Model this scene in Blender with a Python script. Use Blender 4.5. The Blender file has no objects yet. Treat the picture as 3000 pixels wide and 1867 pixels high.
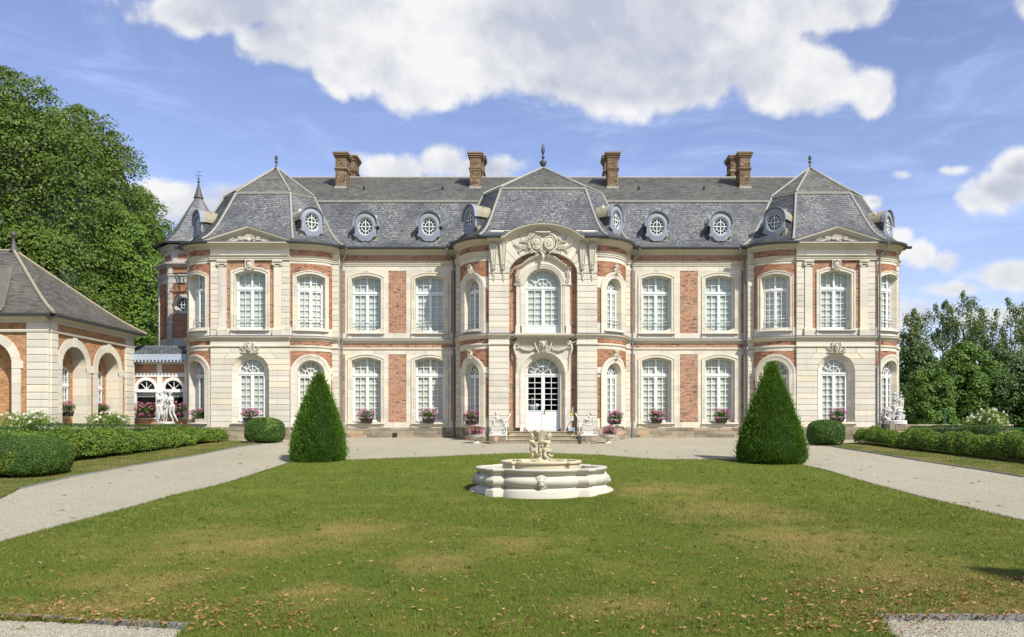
import bpy, bmesh, math, random
import numpy as np
from mathutils import Vector, Matrix
random.seed(7); rng = np.random.default_rng(7)
PI = math.pi
sc = bpy.context.scene
COL = sc.collection

# ------------------------------------------------------------------ camera, sky, sun, exposure
F = 2337.0; CX = 1591.0; HY = 1253.0; E = 0.51      # focal length and principal point in photo pixels, eye height
cam_d = bpy.data.cameras.new('camera'); cam = bpy.data.objects.new('camera', cam_d); COL.objects.link(cam)
cam.location = (0, 0, E); cam.rotation_euler = (PI/2, 0, 0)
cam_d.sensor_width = 36; cam_d.sensor_fit = 'HORIZONTAL'; cam_d.lens = 36*F/3000
cam_d.shift_x = -(CX-1500)/3000; cam_d.shift_y = (HY-933.5)/3000
cam_d.clip_end = 3000; cam_d.clip_start = .1
sc.camera = cam
SUN_EL = math.radians(46); SUN_AZ = math.radians(40)   # azimuth measured from the facade's normal towards the right
sdir = Vector((math.sin(SUN_AZ)*math.cos(SUN_EL), -math.cos(SUN_AZ)*math.cos(SUN_EL), math.sin(SUN_EL)))
sl = bpy.data.lights.new('sun', 'SUN'); sl.energy = 4.0; sl.angle = math.radians(.6); sl.color = (1, .955, .87)
so = bpy.data.objects.new('sun', sl); COL.objects.link(so); so.location = (60, -60, 80)
so.rotation_euler = sdir.to_track_quat('Z', 'Y').to_euler()
sc.view_settings.view_transform = 'Standard'; sc.view_settings.look = 'None'
sc.view_settings.exposure = .62; sc.view_settings.gamma = 1
try: sc.view_settings.use_curve_mapping = False
except Exception: pass
sc.cycles.max_bounces = 6; sc.cycles.diffuse_bounces = 3; sc.cycles.glossy_bounces = 2
sc.cycles.transparent_max_bounces = 12; sc.cycles.transmission_bounces = 2
sc.cycles.caustics_reflective = False; sc.cycles.caustics_refractive = False

class NT:
    """small helper to write node trees as expressions"""
    def __init__(s, tree): s.t = tree; s.n = tree.nodes; s.l = tree.links
    def put(s, sock, v):
        if v is None: return
        if hasattr(v, 'is_output'): s.l.new(v, sock)
        else: sock.default_value = v
    def math(s, op, a, b=None, c=None, clamp=False):
        n = s.n.new('ShaderNodeMath'); n.operation = op; n.use_clamp = clamp
        s.put(n.inputs[0], a); s.put(n.inputs[1], b); s.put(n.inputs[2], c); return n.outputs[0]
    def vmath(s, op, a, b=None):
        n = s.n.new('ShaderNodeVectorMath'); n.operation = op
        s.put(n.inputs[0], a); s.put(n.inputs[1], b)
        return n.outputs['Value'] if op in ('LENGTH', 'DOT_PRODUCT') else n.outputs[0]
    def noise(s, vec, scale, detail=3, rough=.5, dist=0, color=False):
        n = s.n.new('ShaderNodeTexNoise'); s.put(n.inputs['Vector'], vec)
        n.inputs['Scale'].default_value = scale; n.inputs['Detail'].default_value = detail
        n.inputs['Roughness'].default_value = rough; n.inputs['Distortion'].default_value = dist
        return n.outputs['Color' if color else 'Fac']
    def voro(s, vec, scale, out='Distance', rnd=1):
        n = s.n.new('ShaderNodeTexVoronoi'); s.put(n.inputs['Vector'], vec); n.inputs['Scale'].default_value = scale
        n.inputs['Randomness'].default_value = rnd; return n.outputs[out]
    def ramp(s, fac, stops, interp='LINEAR'):
        n = s.n.new('ShaderNodeValToRGB'); s.put(n.inputs[0], fac); r = n.color_ramp; r.interpolation = interp
        while len(r.elements) < len(stops): r.elements.new(.5)
        for e, (p, c) in zip(r.elements, stops):
            e.position = p; e.color = c if len(c) == 4 else (*c, 1)
        return n.outputs[0]
    def mix(s, fac, a, b, mode='MIX'):
        n = s.n.new('ShaderNodeMix'); n.data_type = 'RGBA'; n.blend_type = mode
        f = lambda v: (*v, 1) if isinstance(v, tuple) and len(v) == 3 else v
        s.put(n.inputs[0], fac); s.put(n.inputs[6], f(a)); s.put(n.inputs[7], f(b)); return n.outputs[2]
    def smooth(s, v, lo, hi):
        n = s.n.new('ShaderNodeMapRange'); n.interpolation_type = 'SMOOTHSTEP'
        s.put(n.inputs[0], v); n.inputs[1].default_value = lo; n.inputs[2].default_value = hi; return n.outputs[0]
    def comb(s, x, y, z):
        n = s.n.new('ShaderNodeCombineXYZ'); s.put(n.inputs[0], x); s.put(n.inputs[1], y); s.put(n.inputs[2], z); return n.outputs[0]
    def sep(s, v):
        n = s.n.new('ShaderNodeSeparateXYZ'); s.put(n.inputs[0], v); return n.outputs

world = bpy.data.worlds.new('World'); sc.world = world; world.use_nodes = True
wt = world.node_tree; wt.nodes.clear(); W = NT(wt)
wout = wt.nodes.new('ShaderNodeOutputWorld')
sky = wt.nodes.new('ShaderNodeTexSky'); sky.sky_type = 'NISHITA'; sky.sun_disc = False
sky.sun_elevation = SUN_EL; sky.sun_rotation = math.atan2(sdir.x, sdir.y)
sky.altitude = 100; sky.air_density = 1.0; sky.dust_density = .3; sky.ozone_density = 3.0
bg = wt.nodes.new('ShaderNodeBackground'); bg.inputs[1].default_value = .115
tc = wt.nodes.new('ShaderNodeTexCoord'); dirv = tc.outputs['Generated']
dx, dy, dz = W.sep(dirv)[:]
front = W.math('GREATER_THAN', dy, .08)
dys = W.math('MAXIMUM', dy, .08)
gu = W.math('DIVIDE', dx, dys); gv = W.math('DIVIDE', dz, dys)
gvec = W.comb(gu, gv, 0.0)
# cumulus banks over the house: (centre x, centre y, half width, half height) measured on the photograph, turned into view directions
BL = [(1500,-70,1080,320),(1230,150,420,170),(1900,140,600,205),(2320,235,270,135),(2560,275,115,95),(2350,0,350,130),(640,30,250,90),(900,120,260,110),
      (520,600,230,90),(660,575,110,62),(1180,500,170,62),(1400,500,150,46),(1290,470,90,44),(2960,560,150,70),(2850,590,70,40),(3000,490,110,60),(2700,745,70,50),(2770,765,60,38),(2640,690,40,30),(2640,510,60,26),
      (2960,810,160,52),(2820,850,120,34),(2690,925,110,60),(2780,500,60,20),(2900,930,200,46),(2790,905,60,34),(2560,590,40,24),(3080,20,120,80)]
f = None
for (px, py, a, b) in BL:
    v = W.vmath('SUBTRACT', gvec, ((px-CX)/F, (HY-py)/F, 0)); v = W.vmath('MULTIPLY', v, (F/a, F/b, 0))
    r = W.math('SUBTRACT', 1.0, W.vmath('LENGTH', v))
    r = W.math('MULTIPLY', r, min(1.6, .25+(a*b)**.5/210))
    f = r if f is None else W.math('SMOOTH_MAX', f, r, .12)
n1 = W.noise(dirv, 6.5, 12, .57, .15)
n2 = W.noise(dirv, 17, 9, .58)
fr0 = f
f = W.math('ADD', f, W.math('MULTIPLY', W.math('SUBTRACT', n1, .5), 1.5))
f = W.math('ADD', f, W.math('MULTIPLY', W.math('SUBTRACT', n2, .5), .78))
wob = W.vmath('ADD', dirv, W.vmath('MULTIPLY', W.vmath('SUBTRACT', W.noise(dirv, 12, 5, .6, color=True), (.5, .5, .5)), (.05, .05, .05)))
def puffs(v): return W.math('ADD', W.math('MULTIPLY', W.math('SUBTRACT', .45, W.voro(v, 17)), .42), W.math('MULTIPLY', W.math('SUBTRACT', .45, W.voro(v, 41)), .22))
pf = puffs(wob); pfb = puffs(W.vmath('ADD', wob, (.004, 0, .012)))
f = W.math('ADD', f, pf)
dirs2 = W.vmath('ADD', dirv, (.012, 0, .030))
n1b = W.noise(dirs2, 6.5, 12, .57, .15); n2b = W.noise(W.vmath('ADD', dirv, (.004, 0, .010)), 17, 9, .58)
maskF = W.math('MULTIPLY', W.smooth(f, -.08, .30), front)
nb = W.noise(dirv, 2.6, 9, .58, .3)                       # ordinary broken cloud over the rest of the sky
maskB = W.math('MULTIPLY', W.smooth(nb, .52, .62), W.math('SUBTRACT', 1.0, front))
mask = W.math('ADD', maskF, maskB)
mask = W.math('MULTIPLY', mask, W.smooth(dz, -.02, .02))
# thin cirrus veil
st = W.vmath('MULTIPLY', dirv, (3.0, 5.0, 14.0))
ci = W.math('MULTIPLY', W.smooth(W.noise(st, 1.4, 8, .62, 1.2), .44, .80), .26)
thick = W.smooth(fr0, .0, .55)
n3 = W.noise(dirv, 4.6, 9, .52, .2)
shade = W.math('MULTIPLY', thick, W.smooth(n3, .40, .60))
rel = W.math('ADD', W.math('MULTIPLY', W.math('SUBTRACT', pf, pfb), .75), W.math('ADD', W.math('MULTIPLY', W.math('SUBTRACT', n1, n1b), 2.4), W.math('MULTIPLY', W.math('SUBTRACT', n2, n2b), .5)))
val = W.math('ADD', .92, W.math('SUBTRACT', rel, W.math('MULTIPLY', shade, .78)), clamp=True)
ccol = W.mix(val, (.56, .60, .73), (.98, .98, .985))
skyc = W.mix(1.0, W.mix(1.0, sky.outputs[0], (1.16, .98, 1.04), 'MULTIPLY'), (.08, .03, .0), 'ADD')
skyc = W.mix(W.math('MULTIPLY', ci, .9), skyc, (5.2, 6.3, 8.6))
W.put(bg.inputs[0], skyc)
bg2 = wt.nodes.new('ShaderNodeBackground'); W.put(bg2.inputs[0], ccol); bg2.inputs[1].default_value = .62
mx = wt.nodes.new('ShaderNodeMixShader'); W.put(mx.inputs[0], mask)
wt.links.new(bg.outputs[0], mx.inputs[1]); wt.links.new(bg2.outputs[0], mx.inputs[2]); wt.links.new(mx.outputs[0], wout.inputs[0])

# ------------------------------------------------------------------ measures
def WX(px, D): return (px-CX)*D/F
def WZ(py, D): return E+(HY-py)*D/F
def gz(D):
    if D >= 41: return 0.0
    if D >= 20: return -.0625*(41-D)
    return -1.3125-.02*(20-D)
def G(px, py):
    """ground point seen at a photo pixel"""
    t = (py-HY)/F
    D = 3.0725/(.0625+t)
    if D < 20: D = 2.2225/(t+.02)
    D = min(D, 41)
    return (WX(px, D), D)

# ------------------------------------------------------------------ materials
MATS = {}
def newmat(name):
    m = bpy.data.materials.new(name); m.use_nodes = True; m.node_tree.nodes.clear(); MATS[name] = m
    N = NT(m.node_tree); return m, N
def finish(N, col, rough=.8, bump=None, spec=.3, metal=0, trans=0, extra=None):
    t = N.t; out = t.nodes.new('ShaderNodeOutputMaterial'); b = t.nodes.new('ShaderNodeBsdfPrincipled')
    N.put(b.inputs['Base Color'], (*col, 1) if isinstance(col, tuple) and len(col) == 3 else col)
    N.put(b.inputs['Roughness'], rough); b.inputs['Specular IOR Level'].default_value = spec; b.inputs['Metallic'].default_value = metal
    if bump:
        h, strength, dist = bump; bn = t.nodes.new('ShaderNodeBump'); N.put(bn.inputs['Height'], h)
        bn.inputs['Strength'].default_value = strength; bn.inputs['Distance'].default_value = dist
        t.links.new(bn.outputs[0], b.inputs['Normal'])
    sh = b.outputs[0]
    if trans:
        tr = t.nodes.new('ShaderNodeBsdfTranslucent'); N.put(tr.inputs[0], N.mix(1.0, col, (1.25, 1.2, .5), 'MULTIPLY'))
        mxs = t.nodes.new('ShaderNodeMixShader'); mxs.inputs[0].default_value = trans
        t.links.new(sh, mxs.inputs[1]); t.links.new(tr.outputs[0], mxs.inputs[2]); sh = mxs.outputs[0]
    t.links.new(sh, out.inputs[0])
def pos(N): return N.n.new('ShaderNodeNewGeometry').outputs['Position']
def tint(N):
    a = N.n.new('ShaderNodeAttribute'); a.attribute_name = 'tint'; return a.outputs['Fac']

def stone(name, c, dirt=(.30, .27, .20), dirt_amt=.35, tintamt=.22, bs=.25, warm=(.62, .53, .34), warm_amt=.25, pit=True):
    m, N = newmat(name); P = pos(N); t = tint(N)
    col = N.mix(N.noise(P, 1.3, 4, .6), c, tuple(x*.86 for x in c))
    col = N.mix(N.math('MULTIPLY', N.smooth(t, .72, 1.0), warm_amt*2), col, warm)
    col = N.mix(N.math('MULTIPLY', N.smooth(N.noise(P, .55, 6, .62, .6), .50, .72), dirt_amt), col, dirt)
    if pit:      # rain streaks running down the face
        stv = N.noise(N.vmath('MULTIPLY', P, (3.2, 3.2, .22)), 1.6, 6, .65)
        col = N.mix(N.math('MULTIPLY', N.smooth(stv, .54, .72), .42), col, (.36, .33, .26))
    fine = N.noise(P, 22, 5, .7)
    col = N.mix(N.math('MULTIPLY', N.smooth(fine, .52, .75), .35), col, tuple(x*.62 for x in c))
    if pit:
        pv = N.math('LESS_THAN', N.voro(P, 2.3), .035)
        col = N.mix(N.math('MULTIPLY', pv, .8), col, (.12, .10, .07))
    k = N.math('ADD', 1-tintamt/2, N.math('MULTIPLY', t, tintamt))
    col = N.mix(1.0, col, N.comb(k, k, k), 'MULTIPLY')
    finish(N, col, .88, (N.noise(P, 30, 6, .65), bs, .012), .15)
    return m
stone('limestone', (.665, .62, .515), dirt_amt=.22)
stone('limestone_moulding', (.60, .555, .45), dirt=(.34, .30, .20), dirt_amt=.55, tintamt=.1, pit=False)
stone('weathered_limestone', (.50, .48, .43), dirt=(.22, .21, .19), dirt_amt=.8)
stone('plinth_sandstone', (.30, .255, .185), dirt=(.15, .12, .085), dirt_amt=.7, tintamt=.7, warm=(.36, .24, .15), warm_amt=.4, pit=False)
stone('step_stone', (.34, .29, .20), dirt=(.15, .12, .08), dirt_amt=.8, pit=False)
stone('cast_white', (.60, .585, .53), dirt=(.36, .34, .28), dirt_amt=.25, pit=False, bs=.15)
stone('marble_white', (.62, .61, .57), dirt=(.42, .40, .34), dirt_amt=.25, pit=False, bs=.06)
stone('basin_white', (.56, .53, .44), dirt=(.34, .32, .26), dirt_amt=.5, pit=False, bs=.5)
stone('basin_cream', (.56, .50, .34), dirt=(.42, .35, .18), dirt_amt=.5, pit=False, bs=.3)
stone('kerb_slate', (.22, .225, .23), dirt=(.1, .1, .1), dirt_amt=.5, pit=False)

def brickmat(name, stops):
    m, N = newmat(name); P = pos(N); t = tint(N)
    col = N.ramp(t, stops)
    col = N.mix(N.math('MULTIPLY', N.smooth(N.noise(P, 60, 4, .7), .45, .8), .4), col, (.10, .05, .035))
    col = N.mix(N.math('MULTIPLY', N.smooth(N.noise(P, .8, 5, .6), .50, .75), .30), col, (.40, .30, .22))
    finish(N, col, .9, (N.noise(P, 50, 4, .6), .4, .008), .15)
brickmat('brick_red', [(0, (.07, .035, .03)), (.12, (.20, .092, .058)), (.45, (.365, .155, .085)), (.8, (.43, .205, .108)), (1, (.49, .27, .145))])
brickmat('brick_orange', [(0, (.26, .12, .065)), (.3, (.42, .19, .085)), (.7, (.52, .24, .10)), (1, (.60, .33, .15))])
brickmat('brick_chimney', [(0, (.09, .06, .04)), (.4, (.19, .115, .07)), (.8, (.26, .195, .115)), (1, (.34, .28, .17))])
stone('mortar', (.62, .56, .43), dirt_amt=.3, tintamt=0, pit=False)
stone('mortar_wing', (.42, .38, .22), dirt_amt=.3, tintamt=0, pit=False)
stone('mortar_dark', (.30, .26, .18), dirt_amt=.5, tintamt=0, pit=False)

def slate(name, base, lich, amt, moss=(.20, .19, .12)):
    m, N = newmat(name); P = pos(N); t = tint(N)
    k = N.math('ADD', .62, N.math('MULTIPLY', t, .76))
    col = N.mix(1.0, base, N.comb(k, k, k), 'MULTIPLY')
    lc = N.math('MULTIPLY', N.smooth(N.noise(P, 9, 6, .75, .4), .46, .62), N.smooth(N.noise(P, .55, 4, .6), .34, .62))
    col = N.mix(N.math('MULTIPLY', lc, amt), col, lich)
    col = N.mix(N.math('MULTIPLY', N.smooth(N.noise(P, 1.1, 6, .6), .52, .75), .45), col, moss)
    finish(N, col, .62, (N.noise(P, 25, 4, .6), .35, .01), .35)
slate('slate_lower', (.096, .101, .108), (.38, .39, .38), .68)
slate('slate_upper', (.135, .134, .122), (.30, .29, .25), .5)
slate('slate_wing', (.115, .108, .092), (.25, .225, .17), .5)
slate('slate_tower', (.15, .155, .16), (.42, .42, .40), .7)
slate('slate_new', (.085, .095, .105), (.2, .2, .2), .2)
slate('slate_dark', (.068, .074, .080), (.2, .2, .2), .4)  # darker copy of the lower slate: shade in the colour of left-turned facets, dormer cheeks too

def plain(name, c, rough=.6, var=.15, spec=.4, metal=0, sc_=8, bump=.1):
    m, N = newmat(name); P = pos(N)
    col = N.mix(N.noise(P, sc_, 5, .6), c, tuple(x*(1-var*2) for x in c))
    finish(N, col, rough, (N.noise(P, sc_*4, 4, .6), bump, .01), spec, metal)
plain('white_paint', (.76, .77, .75), .45, .04)
plain('pale_blue_paint', (.67, .74, .73), .45, .04)
plain('blue_grey_paint', (.26, .285, .335), .55, .08)
plain('valance_blue', (.40, .47, .56), .55, .05)
plain('zinc', (.065, .075, .08), .5, .2, .5)
plain('zinc_pipe', (.165, .175, .185), .5, .12, .5)
plain('lead_roll', (.42, .41, .35), .6, .28, .4)
plain('ridge_stone', (.44, .39, .27), .85, .3, .2)
plain('lead_dark', (.20, .22, .26), .55, .2, .5)
plain('finial_metal', (.09, .085, .08), .6, .2, .5)
plain('iron_dark', (.03, .025, .02), .6, .2)
plain('bell_bronze', (.16, .18, .14), .5, .3, .5, .4)
plain('blind_cloth', (.60, .605, .53), .95, .06, .05, sc_=2)
plain('curtain_cloth', (.60, .58, .48), .95, .1, .05, sc_=2)
plain('interior_dark', (.028, .026, .022), .9, .3, .1, sc_=1)
plain('basket_brown', (.075, .06, .045), .85, .35, .2, sc_=60, bump=.6)
plain('skin', (.50, .34, .26), .6, .05); plain('hair_dark', (.03, .022, .016), .7, .2)
plain('shirt_grey', (.42, .46, .54), .9, .1, .1, sc_=30); plain('trousers_grey', (.30, .31, .34), .9, .1, .1)
plain('sign_yellow', (.42, .42, .10), .6, .05); plain('sign_paper', (.62, .62, .58), .7, .05); plain('sign_ink', (.08, .08, .07), .7, .05)
plain('sign_red', (.5, .04, .04), .6, .05); plain('sign_green', (.03, .25, .12), .6, .05); plain('stand_grey', (.40, .45, .52), .5, .05)
plain('bark', (.115, .095, .07), .95, .35, .1, sc_=6, bump=.8)
plain('post_green', (.03, .10, .08), .5, .2)
plain('brass', (.45, .34, .12), .35, .1, .5, .9)
plain('soil', (.085, .06, .038), .95, .4, .1)
plain('lace_cloth', (.55, .62, .66), .95, .3, .05, sc_=18)
# glass
m, N = newmat('glass'); out = N.n.new('ShaderNodeOutputMaterial'); gl = N.n.new('ShaderNodeBsdfGlossy'); gl.inputs['Roughness'].default_value = .02
gl.inputs['Color'].default_value = (.9, .95, 1, 1)
trn = N.n.new('ShaderNodeBsdfTransparent'); trn.inputs[0].default_value = (.93, .96, .95, 1)
ge = N.n.new('ShaderNodeNewGeometry'); ci_ = N.math('ABSOLUTE', N.vmath('DOT_PRODUCT', ge.outputs['Normal'], ge.outputs['Incoming']))
fr_ = N.math('ADD', .03, N.math('MULTIPLY', .94, N.math('POWER', N.math('SUBTRACT', 1.0, ci_), 5.0)))
bn = N.n.new('ShaderNodeBump'); N.put(bn.inputs['Height'], N.noise(pos(N), 2.2, 2)); bn.inputs['Strength'].default_value = .12; bn.inputs['Distance'].default_value = .05
N.t.links.new(bn.outputs[0], gl.inputs['Normal'])
ms = N.n.new('ShaderNodeMixShader'); N.t.links.new(fr_, ms.inputs[0])
N.t.links.new(trn.outputs[0], ms.inputs[1]); N.t.links.new(gl.outputs[0], ms.inputs[2]); N.t.links.new(ms.outputs[0], out.inputs[0])
# water
m, N = newmat('water'); finish(N, (.03, .04, .03), .05, (N.noise(pos(N), 9, 3), .2, .01), .5)

def leafmat(name, dark, light, dry=None, trans=.25, rough=.55, spec=.35, patch=.35, big=.8):
    m, N = newmat(name); P = pos(N); t = tint(N)
    col = N.mix(t, dark, light)
    col = N.mix(N.math('MULTIPLY', N.smooth(N.noise(P, big, 4, .6), .42, .68), patch), col, tuple(x*.7 for x in light))
    if dry: col = N.mix(N.math('MULTIPLY', N.math('GREATER_THAN', t, .965), .8), col, dry)
    finish(N, col, rough, None, spec, trans=trans)
leafmat('lime_leaves', (.032, .074, .010), (.140, .205, .026), (.26, .26, .07))
leafmat('lime_leaves_bright', (.045, .11, .012), (.18, .29, .034), (.28, .33, .06))
leafmat('poplar_leaves', (.060, .100, .028), (.20, .27, .085))
leafmat('maple_leaves', (.038, .10, .016), (.15, .25, .040), (.25, .32, .06))
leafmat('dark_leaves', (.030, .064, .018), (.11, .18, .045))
leafmat('yew_needles', (.022, .075, .010), (.155, .285, .034), patch=.2, rough=.5)
leafmat('box_leaves', (.026, .075, .010), (.14, .25, .038), (.32, .38, .05), patch=.2)
leafmat('hedge_leaves', (.024, .070, .014), (.11, .20, .045), patch=.2)
leafmat('rose_leaves', (.055, .12, .014), (.27, .38, .050), (.40, .40, .08), patch=.3)
leafmat('flower_leaves', (.03, .08, .012), (.10, .19, .03))
leafmat('grass_blades', (.085, .115, .014), (.22, .23, .05), trans=.2, patch=.5, big=.5)
leafmat('pink_petals', (.46, .09, .26), (.78, .26, .50), trans=.2, patch=0)
leafmat('white_petals', (.62, .62, .50), (.85, .85, .78), trans=.2, patch=0)
leafmat('fallen_leaves_mat', (.16, .06, .018), (.46, .29, .12), trans=.1, patch=0)
leafmat('pebble_mat', (.15, .135, .10), (.52, .485, .39), trans=0, patch=0, rough=.9)

# lawn: turf and blades share the same drought patches
def drymask(N, P):
    def blob(cx, cy, a, b):
        v = N.vmath('MULTIPLY', N.vmath('SUBTRACT', P, (cx, cy, 0)), (1/a, 1/b, 0)); return N.math('SUBTRACT', 1.0, N.vmath('LENGTH', v))
    d = None
    for (px, py, ax, ay) in ((700, 1600, 280, 55), (470, 1710, 260, 45), (1020, 1560, 220, 40), (1260, 1650, 150, 32), (2130, 1500, 210, 45), (2380, 1590, 270, 65), (2640, 1690, 320, 80), (2860, 1785, 300, 45), (1880, 1790, 200, 36), (900, 1750, 170, 40), (250, 1790, 300, 30), (1500, 1600, 120, 25), (1950, 1440, 260, 20)):
        cx, cy = G(px, py); q = (cx, cy, ax*cy/F, (G(px, py-ay)[1]-G(px, py+ay)[1])/2)
        r = blob(*q); d = r if d is None else N.math('MAXIMUM', d, r)
    Pz = N.vmath('MULTIPLY', P, (1, 1, 0))
    d = N.math('ADD', d, N.math('MULTIPLY', N.math('SUBTRACT', N.noise(Pz, .9, 9, .70, .6), .5), 3.6))
    return N.math('MULTIPLY', N.smooth(d, -.5, 1.2), .9)
m, N = newmat('lawn_turf'); P = pos(N)
g1 = N.mix(N.noise(P, 5, 5, .7), (.080, .112, .013), (.155, .185, .028))
g1 = N.mix(N.math('MULTIPLY', N.smooth(N.noise(P, 1.1, 5, .6), .48, .7), .6), g1, (.20, .20, .04))
dry = N.mix(N.noise(P, 9, 5, .7), (.21, .165, .045), (.34, .27, .09))
col = N.mix(drymask(N, P), g1, dry)
col = N.mix(N.math('MULTIPLY', N.smooth(N.noise(P, 45, 4, .75), .46, .72), .5), col, (.040, .055, .010))
finish(N, col, .95, (N.noise(P, 60, 5, .7), .8, .03), .1)
m, N = newmat('lawn_blades'); P = pos(N); t = tint(N)
g1 = N.mix(t, (.064, .102, .011), (.205, .250, .042))
g1 = N.mix(N.math('MULTIPLY', N.smooth(N.noise(P, 1.1, 5, .6), .48, .7), .5), g1, (.24, .24, .05))
g1 = N.mix(N.math('MULTIPLY', N.smooth(N.noise(P, .35, 4, .6), .50, .66), .45), g1, (.055, .12, .016))
col = N.mix(drymask(N, P), g1, N.mix(t, (.20, .17, .045), (.38, .32, .11)))
finish(N, col, .6, None, .2, trans=.2)
# verge turf (drier)
m, N = newmat('verge_turf'); P = pos(N)
g1 = N.mix(N.noise(P, 6, 5, .7), (.055, .085, .014), (.12, .145, .03))
col = N.mix(N.smooth(N.noise(P, .8, 6, .65), .42, .62), g1, (.20, .16, .058))
col = N.mix(N.math('MULTIPLY', N.smooth(N.noise(P, 40, 4, .75), .48, .72), .5), col, (.035, .045, .010))
finish(N, col, .95, (N.noise(P, 60, 5, .7), .8, .03), .1)
# gravel
m, N = newmat('gravel_stones'); P = pos(N)
c1 = N.ramp(N.voro(P, 42, 'Color'), [(0, (.14, .125, .09)), (.3, (.30, .27, .20)), (.65, (.43, .395, .305)), (1, (.58, .55, .46))])
big = N.mix(N.smooth(N.noise(N.vmath('MULTIPLY', P, (1, .35, 1)), .5, 7, .62), .35, .65), (.35, .32, .225), (.425, .39, .28))
col = N.mix(.55, big, c1)
col = N.mix(N.math('MULTIPLY', N.smooth(N.noise(P, 9, 8, .85), .50, .68), .60), col, (.19, .165, .11))
finish(N, col, .95, (N.voro(P, 42), .9, .02), .1)
# far field
m, N = newmat('field_grass'); P = pos(N)
finish(N, N.mix(N.noise(P, .4, 6, .6), (.05, .08, .02), (.10, .12, .03)), .95, (N.noise(P, 8, 4), .5, .1), .1)

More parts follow.
